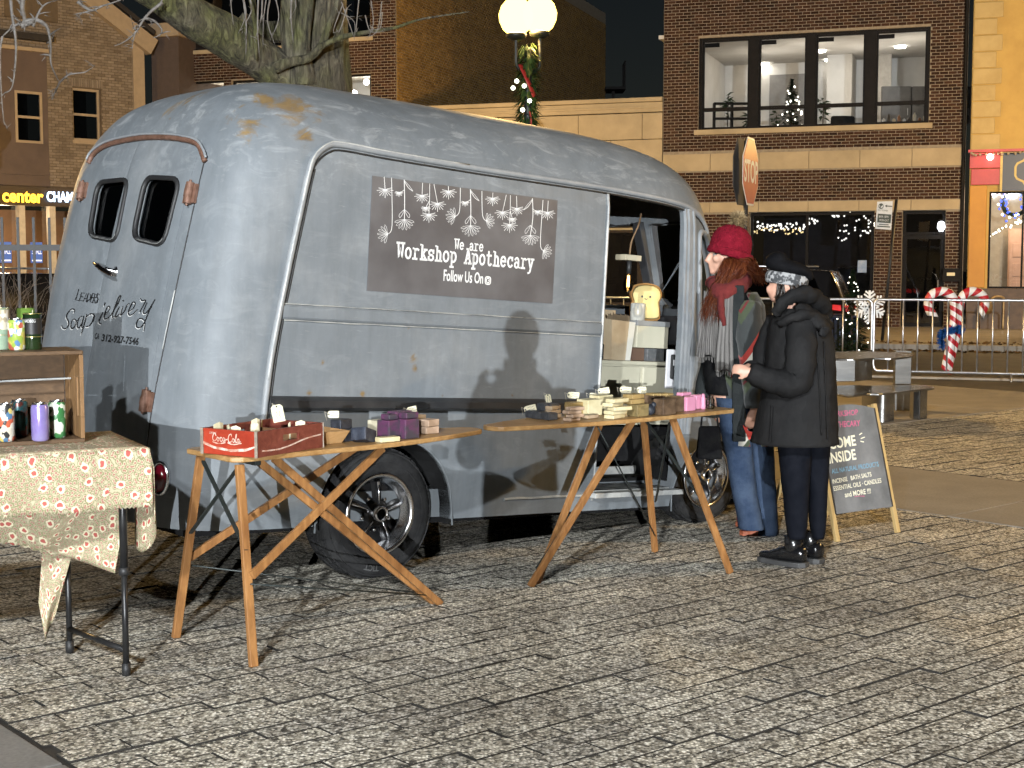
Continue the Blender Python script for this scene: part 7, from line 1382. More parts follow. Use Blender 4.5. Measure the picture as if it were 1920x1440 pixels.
for x in (-.5, 0, .5): M().box((x, 0, .85), (.04, .35, 1.7)).build('upright', FRAME, sh_)
for z in (.4, .85, 1.28, 1.7): M().box((0, 0, z), (1.04, .34, .04)).build('shelf_board', FRAME, sh_)
ch_ = root('armchair', 'dark upholstered chair with its back to the third upstairs bay', 'chair', infac(FR, FR.X(1568, 215), rz0, -1.0)); M().box((0, 0, .42), (.62, .6, .2)).build('seat', DARK, ch_, bevel=.06); M().box((0, -.28, .86), (.66, .14, .62)).build('backrest', DARK, ch_, bevel=.12)
for sx in (-.25, .25):
    for sy in (-.22, .22): M().box((sx, sy, .16), (.05, .05, .32)).build('leg', FRAME, ch_)
kt = root('kitchen_cabinets', 'grey kitchen wall cabinets at the back of the fourth upstairs bay', 'cabinet', infac(FR, FR.X(1708, 150), rz0 + 1.35, rd + .3))
for k in range(3): M().box((-.9 + .9 * k, 0, .55), (.86, .6, 1.1)).build('cabinet_door', mat('grey_cabinet', (.12, .115, .11), None, .5), kt, bevel=.01); M().box((-.9 + .9 * k + .33, -.32, .35), (.02, .03, .2)).build('handle', STEEL, kt)
tb = root('dining_table', 'dark dining table with jars behind the fourth upstairs bay', 'table', infac(FR, FR.X(1690, 215), rz0, -1.2)); M().box((0, 0, .95), (1.3, .7, .05)).build('table_top', FRAME, tb)
for sx in (-.58, .58): M().box((sx, 0, .46), (.06, .6, .92)).build('leg', FRAME, tb)
rg = random.Random(8)
for k in range(9): x = -.55 + .135 * k; h = rg.uniform(.1, .26); o = M().lathe([(.045, 0), (.05, .02), (.05, h * .75), (.02, h * .85), (.02, h)], 10).build('jar', mat('jar_%d' % (k % 4), [(.5, .5, .48), (.06, .05, .04), (.45, .4, .3), (.25, .12, .06)][k % 4], None, .3), smooth=True); o.location = infac(FR, FR.X(1690, 215) + x, rz0 + .976, -1.2); tag(o, 'small jar on the dining table in the fourth upstairs bay', 'jar', 'jars on the upstairs table')
# shop front, door, letter box, wall lamp
so = framed(FR, bR, sx0 + .03, sx1 - .03, sz0, sz1 - .02, FRAME, GLD, .07, -.16, 'shop_window', mull=(FR.X(1511, 500),)); 
FR.box(sx0 - .4, sx1 + .4, 0, sz1 + .2, -5.2, -5.0).build('shop_back_wall', mat('shop_dark', (.06, .065, .075), (.10, .105, .12), .8, scale=2), bR); FR.box(sx0 - .4, sx1 + .4, -.05, .01, -5.0, -.3).build('shop_floor', DARK, bR); FR.box(sx0 - .4, sx1 + .4, sz1 + .1, sz1 + .2, -5.0, -.3).build('shop_ceiling', DARK, bR)
do = framed(FR, bR, dx0 + .02, dx1 - .02, .02, FR.Z(441, 1730), FRAME, GLD, .10, -.2, 'door'); framed(FR, bR, dx0 + .02, dx1 - .02, FR.Z(440, 1730), sz1 - .02, FRAME, GLD, .07, -.2, 'transom'); M().tube([FR.P(dx1 - .16, .95, -.14), FR.P(dx1 - .16, 1.25, -.14)], .018, 6).build('door_handle', STEEL, do)
FR.box(dx0, dx1, 0, sz1, -1.6, -1.5).build('hall_wall', DARK, bR); framed(FR, bR, lx0 - .25, lx1 + .25, .02, sz1 - .02, FRAME, glass('lit_glass', (.8, .85, .9), .1), .08, -.15, 'side_door', rails=(FR.Z(440, 1280),)); FR.quad(lx0 - .28, lx1 + .28, .05, sz1 - .05, -.5).build('lit_hall', emis('hall_glow', (.62, .74, .85), .55), bR)
mb = FR.box(FR.X(1768, 515), FR.X(1801, 515), FR.Z(528, 1785), FR.Z(503, 1785), .02, .2).build('letter_box', FRAME, bR, bevel=.01); FR.box(FR.X(1776, 515), FR.X(1791, 515), FR.Z(517, 1785), FR.Z(511, 1785), .2, .205).build('label', PAPER, mb)
wlp = root('wall_lamp', 'small bright wall lamp above the street door', 'lamp', infac(FR, FR.X(1765, 425), FR.Z(425, 1765), .1)); M().lathe([(.05, -.12), (.10, -.02), (.08, .1), (0, .16)], 12).build('glass', emis('cool_lamp', (.85, .92, 1), 12), wlp, smooth=True); M().box((0, .04, .16), (.08, .16, .05)).build('bracket', FRAME, wlp)
def string_lights(label, pxs, F, out, m_, r_=.022, jit=7, per=10, seed=1):
    rg = random.Random(seed); P = [infac(F, *F.xz(u, v), out) for u, v in pxs]; rt = root('string_lights', label, 'string lights', P[0]); C_ = bez(P, per); M().tube([p - P[0] for p in C_], .006, 4).build('wire', FRAME, rt)
    me = None
    for p in C_:
        q = p - P[0] + Vector((rg.uniform(-1, 1), rg.uniform(-.5, .5), rg.uniform(-1, 1))) * jit * .012
        if me is None: o = M().ball((0, 0, 0), r_, 6, 4).build('bulb', m_, rt); me = o.data
        else: o = bpy.data.objects.new('bulb', me); col.objects.link(o); o.parent = rt
        o.location = q
    return rt
string_lights('string of white bulbs in the dark shop window', [(1412, 416), (1440, 428), (1470, 422), (1505, 428)], FR, -.35, BULB, .026, 9, 15, 2); string_lights('lower string of warm bulbs in the dark shop window', [(1412, 432), (1445, 431), (1480, 434), (1500, 430)], FR, -.45, BULBY, .022, 6, 13, 3); string_lights('cluster of white bulbs beside the shop window mullion', [(1515, 408), (1517, 416), (1525, 415)], FR, -.35, BULB, .03, 6, 4, 4); string_lights('vertical string of bulbs at the end of the shop window', [(1590, 402), (1575, 445), (1625, 402), (1632, 425), (1618, 435)], FR, -.35, BULB, .024, 8, 9, 5); string_lights('short string of bulbs under the shop window head', [(1558, 404), (1568, 405)], FR, -.35, BULB, .03, 4, 5, 6)
po = FR.box(FR.X(1607, 495), FR.X(1624, 495), FR.Z(511, 1615), FR.Z(488, 1615), -.15, -.148).build('window_poster', mat('blue_poster', (.30, .36, .46), (.12, .2, .36), .5, scale=5), so)
M().tube(bez([FR.P(xb - .05, z, .06) for z in (.2, 3, 6, top)], 3), .05, 8).build('downpipe', FRAME, bR, smooth=True)
# ---- yellow stucco building ---------------------------------------------------------------------------
FY_ = Fac(ST(xb + .12, D0 - .25), SE, -SG); O2 = FY_.O; YEL = mat('yellow_stucco', (.56, .36, .10), (.48, .30, .08), .8, scale=1.6, bmp=.2, bscale=40); ORG = mat('orange_paint', (.52, .25, .03), (.46, .21, .025), .6, scale=2); REDP = mat('red_panel', (.40, .030, .022), (.46, .04, .03), .45); CRS = mat('cream_quoin', (.52, .38, .16), (.44, .31, .12), .8, scale=2, bmp=.3)
bY = root('yellow_building', 'yellow stucco shop with quoins, red panel and a lit window', 'building', O2); w2 = 9.0; px0 = FY_.X(1853, 450); wt, wb_ = FY_.Z(359, 1890), FY_.Z(541, 1890)
wall_cells(FY_, 0, w2, 0, top + 1, [(px0, px0 + 3.2, wb_, wt)], .3).build('wall', YEL, bY)
qn = FY_.Z(282, 1840); zq = qn; k = 0
while zq < top + .8: FY_.box(.02, .58 if k % 2 else .72, zq + .012, zq + .40, 0, .05).build('quoin', CRS, bY, bevel=.012); zq += .415; k += 1
FY_.box(.0, .80, FY_.Z(316, 1840), FY_.Z(287, 1840), 0, .12).build('red_panel', REDP, bY, bevel=.01); FY_.box(.04, .76, FY_.Z(347, 1840), FY_.Z(317, 1840), 0, .10).build('red_panel', REDP, bY, bevel=.01); FY_.box(-.04, 6, FY_.Z(286, 1840), FY_.Z(281, 1840), 0, .16).build('cornice', REDP, bY)
FY_.box(.02, px0 - .06, wb_ + .02, FY_.Z(348, 1840), 0, .08).build('pilaster', ORG, bY, bevel=.015); FY_.box(0, w2, 0, wb_ + .0, 0, .06).build('plinth', mat('brown_plinth', (.07, .045, .03), (.10, .065, .04), .6), bY)
sgn = FY_.box(FY_.X(1876, 320), FY_.X(1876, 320) + 3.4, FY_.Z(358, 1890), FY_.Z(287, 1890), .0, .14).build('shop_sign', mat('sign_black', (.008, .008, .008), (.013, .012, .011), .4), bY); f = Flat(); x_, za, zb = FY_.X(1876, 320), FY_.Z(358, 1890), FY_.Z(287, 1890)
f.stroke([(x_ + .02, za), (x_ + .02, zb)], .06); bp = [(x_ + .62, za + .12)] + arc(x_ + .62, za + .34, .22, .22, 180, 180, 1)[:1]; f.stroke([(x_ + 3.3, za + .12), (x_ + .60, za + .12), (x_ + .56, za + .22), (x_ + .40, za + .30), (x_ + .36, za + .38), (x_ + .36, zb - .36), (x_ + .40, zb - .28), (x_ + .56, zb - .20), (x_ + .60, zb - .10), (x_ + 3.3, zb - .10)], .055); f.to(lambda a, b: FY_.P(a, b, .146), 'sign_border', mat('sign_gold', (.62, .46, .12), None, .5), sgn)
yw = framed(FY_, bY, px0, px0 + 3.2, wb_, wt, FRAME, GLS, .05, -.1, 'shop_window', mull=(FY_.X(1917, 450),)); FY_.box(px0 - .5, px0 + 3.6, 0, wt + .3, -3.1, -3.0).build('shop_back_wall', mat('shop_cream', (.50, .42, .30), (.42, .35, .25), .8), bY); FY_.box(px0 - .5, px0 + 3.6, wt + .1, wt + .2, -3, -.3).build('shop_ceiling', PLAST, bY)
dr = FY_.box(FY_.X(1890, 450), FY_.X(1890, 450) + .95, .1, FY_.Z(425, 1900), -2.3, -2.2).build('inner_door', mat('pink_door', (.55, .34, .24), (.5, .3, .2), .6), bY)
for k in range(4): FY_.box(FY_.X(1890, 450) + .12, FY_.X(1890, 450) + .8, .3 + .52 * k, .3 + .52 * k + .36, -2.2, -2.18).build('door_panel', MATS['pink_door'], dr, bevel=.01)
lt = bpy.data.lights.new('shop_lamp', 'POINT'); lt.energy = 130; lt.color = (1, .80, .60); lt.shadow_soft_size = .2; lo = bpy.data.objects.new('shop_lamp', lt); col.objects.link(lo); lo.parent = bY; lo.location = FY_.P(px0 + .6, wt - .3, -1.2)
string_lights('string of festoon bulbs along the red panel and sign', [(1822, 288), (1830, 292), (1858, 290), (1880, 290), (1912, 288)], FY_, .3, mat('unlit_bulb', (.5, .42, .3), None, .2), .035, 1, 3, 2)
rb = M().ball((0, 0, 0), .085, 10, 8).build('red_bulb', emis('red_bulb', (1, .55, .5), 16), smooth=True); rb.location = infac(FY_, FY_.X(1857, 296), FY_.Z(296, 1857), .3); tag(rb, 'glowing pinkish bulb on the red panel', 'lamp')
wr = root('window_wreath', 'blue and white lit wreath hanging in the yellow shop window', 'wreath', infac(FY_, FY_.X(1903, 380), FY_.Z(380, 1903), -.3)); rg = random.Random(2); BLB = emis('blue_bulb', (.06, .13, .9), 1.6); me = [None, None]
for k in range(70):
    a = rg.uniform(0, 6.283); r_ = .30 + rg.gauss(0, .07); p = FY_.P(r_ * math.cos(a), r_ * math.sin(a), rg.uniform(-.05, .05)); j_ = 0 if rg.random() < .82 else 1
    if me[j_] is None: o = M().ball((0, 0, 0), .034, 6, 4).build('bulb', (BLB, BULB)[j_], wr); me[j_] = o.data
    else: o = bpy.data.objects.new('bulb', me[j_]); col.objects.link(o); o.parent = wr
    o.location = p
M().tube([FY_.P(.3 * math.cos(t), .3 * math.sin(t)) for t in np.linspace(0, 6.283, 24, endpoint=False)], .05, 6, closed=True).build('ring', FIRM, wr); string_lights('white fairy lights slanting across the yellow shop window', [(1856, 440), (1880, 428), (1905, 418), (1918, 412)], FY_, -.25, BULB, .026, 4, 6, 9); string_lights('pinkish white lights at the head of the yellow shop window', [(1858, 364), (1875, 362), (1888, 368)], FY_, -.25, emis('bulb_pink', (1, .8, .85), 3), .035, 5, 6, 10)
gm_ = root('gas_meter', 'brass coloured gas meter and pipes on the brown plinth', 'meter', infac(FY_, FY_.X(1848, 585), 0, .28)); BRS = mat('old_brass', (.42, .30, .14), (.3, .2, .1), .45, .5, 12); M().lathe([(.0, -.1), (.17, -.08), (.18, 0), (.17, .06), (0, .08)], 16, Matrix.Rotation(R(90), 3, 'X'), (0, 0, .55)).build('meter_body', BRS, gm_, smooth=True); M().tube(bez([(.1, 0, .62), (.2, 0, .82), (.42, 0, .82), (.46, 0, .7), (.46, 0, 0)], 5), .03, 8).build('pipe', BRS, gm_, smooth=True); M().tube([(-.16, 0, .5), (-.16, 0, 0)], .03, 8).build('pipe', MATS['brown_plinth'], gm_, smooth=True)
# ---- low stone-fronted building --------------------------------------------------------------------------
xl = FR.X(743, 150); bS = root('stone_building', 'low stone fronted building with a plain parapet behind the street lamp', 'building', O); zt = FR.Z(183, 1200)
FR.box(xl + .02, xa - .02, 0, zt - .5, -14, -.45).build('wall', STONE, bS); rg = random.Random(4); zrow = [zt - .42, zt - 1.15, zt - 1.95, zt - 2.75, zt - 3.6]
FR.box(xl + .02, xa - .02, zt - .12, zt, -.6, .06).build('coping', STONE, bS, bevel=.02); FR.box(xl + .02, xa - .02, zt - .40, zt - .13, -.5, -.0).build('parapet_course', STONE, bS, bevel=.01); FR.box(xl + .02, xa - .02, zt - .30, zt - .24, -.4, .03).build('string_course', STONE, bS, bevel=.01)
for r_ in range(4):
    x = xl + .02 + (-.9 if r_ % 2 else 0)
    while x < xa - .05:
        a, b = max(x, xl + .02), min(x + 1.85, xa - .02)
        if b - a > .1: FR.box(a + .006, b - .006, zrow[r_ + 1] + .008, zrow[r_] - .008, -.44, .0 + rg.uniform(-.004, .006)).build('stone', STONE, bS, bevel=.008)
        x += 1.85
sf0, sf1 = FR.X(1000, 450), FR.X(1212, 450)
shf = FR.box(sf0, sf1, .0, 3.3, -.3, .05).build('shop_front', mat('dark_shop_front', (.030, .020, .014), (.045, .03, .02), .6, spec=.15), bS); FR.quad(sf0 + .2, sf1 - .25, .6, 2.55, .055).build('shop_glass', mat('black_glass', (.008, .007, .007), None, .12), shf); FR.box(sf0, sf1, 2.62, 2.68, .05, .09).build('shop_rail', STONE, shf)
pr = FR.box(sf1 + .01, xa - .03, .0, 3.3, -.3, .03).build('brick_pier', MORT, bS); z_ = .0; k_ = 0
while z_ < 3.2:
    x_ = sf1 + .01 - (BW_ / 2 if k_ % 2 else 0)
    while x_ < xa - .05:
        a_, b_ = max(x_, sf1 + .015), min(x_ + BW_, xa - .035)
        if b_ - a_ > .05: FR.box(a_ + .006, b_ - .006, z_ + .006, z_ + BH_ - .007, .03, .044).build('brick', BRK, pr)
        x_ += BW_
    z_ += BH_; k_ += 1
# ---- middle brick building ----------------------------------------------------------------------------------
xm = FR.X(300, 150); bM_ = root('brick_building', 'brown brick building behind the tree with a long side wall lit yellow', 'building', O); ztm = FR.Z(-70, 500)
wins = [(FR.X(622, 100), FR.X(695, 100), FR.Z(70, 660), FR.Z(-60, 660)), (FR.X(618, 100), FR.X(695, 100), FR.Z(215, 660), FR.Z(139, 660)), (FR.X(348, 150), FR.X(420, 150), FR.Z(215, 400), FR.Z(151, 400)), (FR.X(434, 150), FR.X(505, 150), FR.Z(215, 460), FR.Z(150, 460)), (FR.X(340, 50), FR.X(560, 50), FR.Z(90, 450), FR.Z(-60, 450))]
wl = wall_cells(FR, xm, xl, 0, ztm, wins, .3).build('wall', MORT, bM_); bricks(FR, bM_, wl, xm, xl, 4.6, ztm, wins, BRK, seed=5)
LITW = emis('lit_room', (.95, .82, .62), .62)
for k, (a, b, z0, z1) in enumerate(wins):
    framed(FR, bM_, a + .01, b - .01, z0, z1, FRAME, GLS if k in (1, 2, 3) else GLD, .06, -.12, 'window', rails=(FR.Z(32, 660),) if k == 0 else ()); FR.box(a - .08, b + .08, z0 - .12, z0 - .002, -.1, .05).build('window_sill', STONE, bM_, bevel=.008)
    FR.quad(a - .3, b + .3, z0, z1 + .3, -2.2).build('room_wall', PLAST if k in (1, 2, 3) else DARK, bM_)
    if k in (1, 2, 3):
        FR.box(a - .5, b + .5, z1 + .05, z1 + .1, -2.2, -.3).build('room_ceiling', PLAST, bM_); lt = bpy.data.lights.new('room_lamp', 'POINT'); lt.energy = 22; lt.color = (1, .86, .66); lt.shadow_soft_size = .1; lo = bpy.data.objects.new('room_lamp', lt); col.objects.link(lo); lo.parent = bM_; lo.location = FR.P((a + b) / 2, z1 - .5, -1.2)
for u, v in ((663, 147), (640, 168)): p = infac(FR, FR.X(u, v), FR.Z(v, u), -.9) - O; M().ball(p, .09, 8, 6).build('ceiling_light', SPOT, bM_)
FS = Fac(ST(xl, D0), SG, SE); FSr = FS.O - O
sw = root('side_wall', 'long yellow lit brick side wall of the building behind the lamp', 'wall', FS.O)
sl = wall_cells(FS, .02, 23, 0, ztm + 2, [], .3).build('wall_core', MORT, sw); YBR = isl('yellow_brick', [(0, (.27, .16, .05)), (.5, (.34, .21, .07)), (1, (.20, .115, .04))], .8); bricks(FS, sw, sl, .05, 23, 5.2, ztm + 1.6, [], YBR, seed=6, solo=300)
bb_ = FS.P(21.5, FS.Z(178, 1150), .0); bal = root('balcony', 'dark metal balcony at the far end of the yellow side wall', 'balcony', FS.O + FS.P(23.2, FS.Z(178, 1158), 0)); M().box((.35, 0, 0), (.9, 1.6, .12)).build('floor', FRAME, bal); M().box((.78, 0, 1.15), (.05, 1.6, .05)).build('handrail', FRAME, bal)
for k in range(7): M().box((.78, -.75 + .25 * k, .58), (.03, .03, 1.1)).build('baluster', FRAME, bal)
M().box((.3, 0, -.8), (.12, .12, 1.5)).build('post', FRAME, bal)
# ---- tan brick house with gable -------------------------------------------------------------------------------
TDv = Vector((.712, .702, 0)).normalized(); c0 = at(264, 150, 44.0); c0.z = 0; FT = Fac(c0, TDv, Vector((TDv.y, -TDv.x, 0))); TANB = isl('tan_brick', [(0, (.21, .165, .118)), (.4, (.25, .20, .148)), (.8, (.29, .235, .175)), (1, (.18, .14, .098))], .8); TMORT = mat('tan_mortar', (.12, .085, .05), (.09, .065, .04), .9); TTRIM = mat('tan_trim', (.34, .26, .17), (.29, .22, .145), .6); BRWN = mat('brown_panel', (.075, .052, .045), (.095, .066, .056), .6, scale=2); ROOF = mat('dark_roof', (.012, .010, .010), (.02, .016, .015), .7)
bT = root('tan_brick_house', 'tan brick house with a sloping gable above a lit corner shop', 'building', c0); xw = -12.0; ztop = FT.Z(-120, 150); zsg = FT.Z(352, 150)
w1 = (FT.X(137, 210), FT.X(190, 210), FT.Z(264, 165), FT.Z(166, 165)); w2_ = (FT.X(90, 230) - 5.5, FT.X(90, 230), zsg, FT.Z(97, 60)); w3 = (FT.X(8, 20), FT.X(108, 20), FT.Z(36, 60), FT.Z(-90, 60))
ex, ez = FT.xz(262, 72); gx, gz_ = FT.xz(170, 0); slope = (gz_ - ez) / (gx - ex); clip = lambda x, z: z < ez + slope * (x - ex) - .25
hol = [w1, w2_, w3, (xw, 0.0, 0, zsg)]
cells = M(); wc_ = wall_cells(FT, xw, 0.0, zsg, ez + .3, hol, .3); tw = wc_.build('wall', TMORT, bT)
gp_ = M(); gp_.hexa([FT.P(xw, ez + .3, -.3), FT.P(0, ez + .0, -.3), FT.P(xw, ez + slope * (xw - ex) - .05, -.3), FT.P(xw - .1, ez + 1, -.3)], [FT.P(xw, ez + .3, 0), FT.P(0, ez + .0, 0), FT.P(xw, ez + slope * (xw - ex) - .05, 0), FT.P(xw - .1, ez + 1, 0)]); gp_.build('gable_wall', TMORT, bT)
bricks(FT, bT, tw, xw + 5.0, 0.0, zsg, ez + 5, [w1, w2_, w3], TANB, clip=lambda x, z: z < ez + slope * (x - ex) - .1, seed=9)
rd_ = Vector((0, 0, 1)); P0_, P1_ = FT.P(ex + .35, ez - .25, 0), FT.P(xw, ez + slope * (xw - ex), 0); M().beam(P0_ + FT.n * .10, P1_ + FT.n * .10, .30, .5, Vector((0, 0, 1))).build('rake_board', TTRIM, bT); M().hexa([P0_ + FT.n * .3 + rd_ * .35, P1_ + FT.n * .3 + rd_ * .35, P1_ - FT.n * 9 + rd_ * .35, P0_ - FT.n * 9 + rd_ * .35], [P0_ + FT.n * .3 + rd_ * .5, P1_ + FT.n * .3 + rd_ * .5, P1_ - FT.n * 9 + rd_ * .5, P0_ - FT.n * 9 + rd_ * .5]).build('roof', ROOF, bT)
FT.box(-.28, .10, zsg, ez - .05, -.2, .06).build('corner_post', TTRIM, bT)
FB = Fac(c0 + Vector((.08, .3, 0)), SE, -SG); FB.box(0, .95, 0, ez + .2, -6, -.6).build('side_wing', mat('brown_siding', (.06, .042, .034), (.075, .052, .042), .7), bT); FB.box(-.1, 1.05, ez + .1, ez + .5, -6, -.45).build('side_fascia', TTRIM, bT)
M().hexa([FB.P(-.2, ez + .5, -.4), FB.P(1.1, ez + .5, -.4), FB.P(1.1, ez + .5, -8), FB.P(-.2, ez + .5, -8)], [FB.P(-.9, ez + 3, -4), FB.P(.9, ez + 3, -4), FB.P(.9, ez + 3.1, -7.5), FB.P(-.9, ez + 3.1, -7.5)]).build('rear_roof', ROOF, bT)
def sash(F, rt, w, mf, deep=-.14):
    a, b, z0, z1 = w; o = framed(F, rt, a, b, z0, z1, mf, GLD, .07, deep, 'window', rails=((z0 + z1) / 2,)); F.quad(a, b, z0, z1, -.9).build('dark_room', DARK, rt); return o
sash(FT, bT, w1, TTRIM); FT.box(w1[0] - .05, w1[1] + .05, w1[2] - .1, w1[2] - .002, -.1, .06).build('window_sill', TTRIM, bT); n = 14
for k in range(n): a = w1[0] - .05 + (w1[1] - w1[0] + .1) * k / n; FT.box(a + .008, a + (w1[1] - w1[0] + .1) / n - .008, w1[3] + .03, w1[3] + .26, .0, .032).build('soldier_brick', TANB, bT)
w4 = (FT.X(28, 220), FT.X(79, 220), FT.Z(268, 50), FT.Z(171, 50)); wall_cells(FT, w2_[0], w2_[1], w2_[2], w2_[3], [w4], .12).build('panel', BRWN, bT); sash(FT, bT, w4, TTRIM, .0); FT.box(w2_[0], w2_[1] + .02, w2_[3], w2_[3] + .10, 0, .12).build('panel_head', TTRIM, bT); FT.box(w2_[0], w2_[1] + .1, w2_[3] + .3, w2_[3] + .48, .0, .3).build('hood', ROOF, bT)
for za, zb in ((FT.Z(328, 50), FT.Z(322, 50)), (FT.Z(350, 50), FT.Z(336, 50))): FT.box(w2_[0], w2_[1], za, zb, .0, .05).build('panel_rail', BRWN, bT)
framed(FT, bT, w3[0], w3[1], w3[2], w3[3], TTRIM, GLD, .16, -.1, 'window', mull=(FT.X(78, 20),)); FT.quad(w3[0], w3[1], w3[2], w3[3], -.4).build('blind', BRWN, bT)
# lit sign and shop front
zs0, zs1 = FT.Z(386, 60), FT.Z(354, 60); fs = FT.box(xw, 0, zs0, zsg - .002, -.3, .05).build('sign_band', mat('sign_dark', (.03, .018, .015), None, .5), bT)
f = Flat(); tx0, tx1 = FT.X(-62, 370), FT.X(76, 370); q = Flat().text('center', 0, 0, 1); wdt = max(v.x for v in q.v); f.text('center', FT.X(0, 372), FT.Z(379, 40), .50, xs=(FT.X(76, 372) - FT.X(0, 372)) / (wdt * .50), bold=.016); f.to(lambda a, b: FT.P(a, b, .14), 'sign_letters', emis('neon_yellow', (1.0, .55, .04), 3.2), bT)
f = Flat(); q = Flat().text('CHAMP', 0, 0, 1); f.text('CHAMP', FT.X(83, 372), FT.Z(378, 100), .40, xs=(FT.X(142, 372) - FT.X(83, 372)) / (max(v.x for v in q.v) * .40), bold=.012); f.to(lambda a, b: FT.P(a, b, .14), 'sign_letters', emis('neon_white', (.55, .75, 1.0), 4.0), bT)
FT.quad(xw, .0, .3, zs0, -.12).build('shop_glass', GLS, bT); FT.box(xw, 0, 0, .3, -.2, .0).build('bulkhead', BRWN, bT); FT.box(xw, .0, -.02, zs0, -3.3, -3.2).build('shop_back_wall', mat('shop_wood', (.30, .16, .08), (.22, .12, .06), .7, scale=2), bT)
for u in (39, 96): x = FT.X(u, 440); FT.box(x - .09, x + .09, .0, zs0, -.1, .12).build('column', mat('cream_column', (.6, .52, .4), None, .6), bT)
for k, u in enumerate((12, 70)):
    x0_, x1_ = FT.X(u - 10, 470), FT.X(u + 12, 470); z0, z1 = FT.Z(493, 60), FT.Z(454, 60); ps = FT.box(x0_, x1_, z0, z1, -.1, -.08).build('poster', emis('poster_blue_glow', (.05, .12, .40), .55), bT); f = Flat(); q = Flat().text('SMALL', 0, 0, 1); f.text('SMALL', x0_ + .03, z1 - .34, .26, xs=(x1_ - x0_ - .06) / (max(v.x for v in q.v) * .26)); f.rect(x0_ + .03, z0 + .05, x1_ - .03, z0 + .09); f.to(lambda a, b: FT.P(a, b, -.075), 'poster_lettering', emis('poster_white_glow', (.8, .85, 1), .8), ps)  # posters and their lettering glow by themselves, brightness put into the material
lt = bpy.data.lights.new('shop_lamp', 'POINT'); lt.energy = 160; lt.color = (1, .74, .45); lt.shadow_soft_size = .2; lo = bpy.data.objects.new('shop_lamp', lt); col.objects.link(lo); lo.parent = bT; lo.location = FT.P(FT.X(40, 440), zs0 - .3, -1.2)
# ================================================================== TREE
def bark():
    m, nt, b = nmat('bark'); co = coords(nt, 'Object', (1, 1, .22)); n = N(nt, 'ShaderNodeTexNoise', inp={'Scale': 16.0, 'Detail': 8.0, 'Roughness': .7, 'Distortion': 1.0}); L(nt, co, n.inputs['Vector']); r = ramp(nt, [(.34, (.016, .013, .009)), (.5, (.085, .073, .048)), (.68, (.20, .18, .12))]); L(nt, n.outputs[0], r.inputs[0])
    n2 = N(nt, 'ShaderNodeTexNoise', inp={'Scale': 2.5, 'Detail': 5.0}); L(nt, coords(nt), n2.inputs['Vector']); r2 = ramp(nt, [(.42, (1, 1, 1)), (.6, (.85, 1.0, .42))]); L(nt, n2.outputs[0], r2.inputs[0]); mx = N(nt, 'ShaderNodeMix', data_type='RGBA', blend_type='MULTIPLY'); mx.inputs[0].default_value = .8; L(nt, r.outputs[0], mx.inputs[6]); L(nt, r2.outputs[0], mx.inputs[7]); L(nt, mx.outputs[2], b.inputs['Base Color']); b.inputs['Roughness'].default_value = .9; bump(nt, b, n.outputs[0], 1.0, .05); return m  # second noise tints patches yellow-green: coloured light painted into the bark
BARK = bark(); YT = 13.0; tbase = Vector((at(588, 300, YT).x, YT, 0)); tr = root('street_tree', 'old leafless tree with a thick leaning limb behind the van', 'tree', tbase); rt_ = random.Random(21)
def knobbly(name, px_, rad, Ys, n=22, sm=8, amp=.10, parent=None):
    P = [at(u, v, y) - tbase for (u, v), y in zip(px_, Ys if isinstance(Ys, (list, tuple)) else [Ys] * len(px_))]; m = M(); limb(m, P, rad, 0, n, sm=sm)
    for i, v in enumerate(m.v):
        pass
    k = len(bez(P, sm)); C = bez(P, sm)
    for i in range(k):
        for j in range(n):
            q = Vector(m.v[i * n + j]); d = q - C[i]; a = 6.283 * j / n; m.v[i * n + j] = tuple(C[i] + d * (1 + amp * nz(q.x * 3.1, q.y * 3.1, q.z * 1.3) * 1.6 + amp * .7 * nz(math.cos(a) * 3, math.sin(a) * 3 + i * .03, 7) + amp * .35 * nz(q.x * 14, q.y * 14, q.z * 5)))
    return m.build(name, BARK, parent or tr, smooth=True)
tk = M(); P = [Vector((0, 0, -.05)), Vector((.0, 0, .8)), Vector((.02, 0, 2.2))] + [at(u, v, YT) - tbase for u, v in ((592, 165), (600, 90), (603, 10), (612, -80))]
o_ = limb(M(), P, [.46, .38, .34, .31, .25, .22, .20], 0, 28, sm=8); C = bez(P, 8)
for i in range(len(C)):
    for j in range(28):
        q = Vector(o_.v[i * 28 + j]); d = q - C[i]; a = 6.283 * j / 28; o_.v[i * 28 + j] = tuple(C[i] + d * (1 + .20 * nz(math.cos(a) * 2.4, math.sin(a) * 2.4, q.z * .35) + .10 * nz(q.x * 9, q.y * 9, q.z * 2.2)))
o_.build('trunk', BARK, tr, smooth=True)
knobbly('limb', [(600, 200), (560, 165), (500, 118), (430, 72), (360, 30), (280, -25), (180, -80)], [.20, .21, .19, .175, .165, .15, .13], [13, 12.9, 12.7, 12.5, 12.3, 12.1, 11.9]); knobbly('limb', [(575, 170), (552, 110), (543, 50), (548, -40)], [.12, .10, .085, .08], 12.75); knobbly('limb', [(575, 160), (565, 90), (572, 20), (580, -60)], [.10, .085, .07, .07], 12.68); knobbly('limb', [(450, 40), (490, 58), (530, 60), (556, 66)], [.09, .11, .10, .08], 13.1, amp=.2)
knobbly('branch', [(515, 128), (545, 116), (580, 108), (602, 85), (618, 45), (640, -10)], [.055, .045, .04, .035, .03, .025], 12.55, 12); knobbly('branch', [(600, 88), (640, 70), (690, 60), (740, 52), (790, 36), (880, 22)], [.03, .022, .018, .014, .010, .005], 12.5, 10); knobbly('branch', [(470, -20), (478, 40), (480, 80), (480, 112)], [.03, .022, .018, .012], 12.4, 10)
BK2 = mat('pale_twig', (.20, .185, .17), (.11, .095, .08), .7, scale=20)
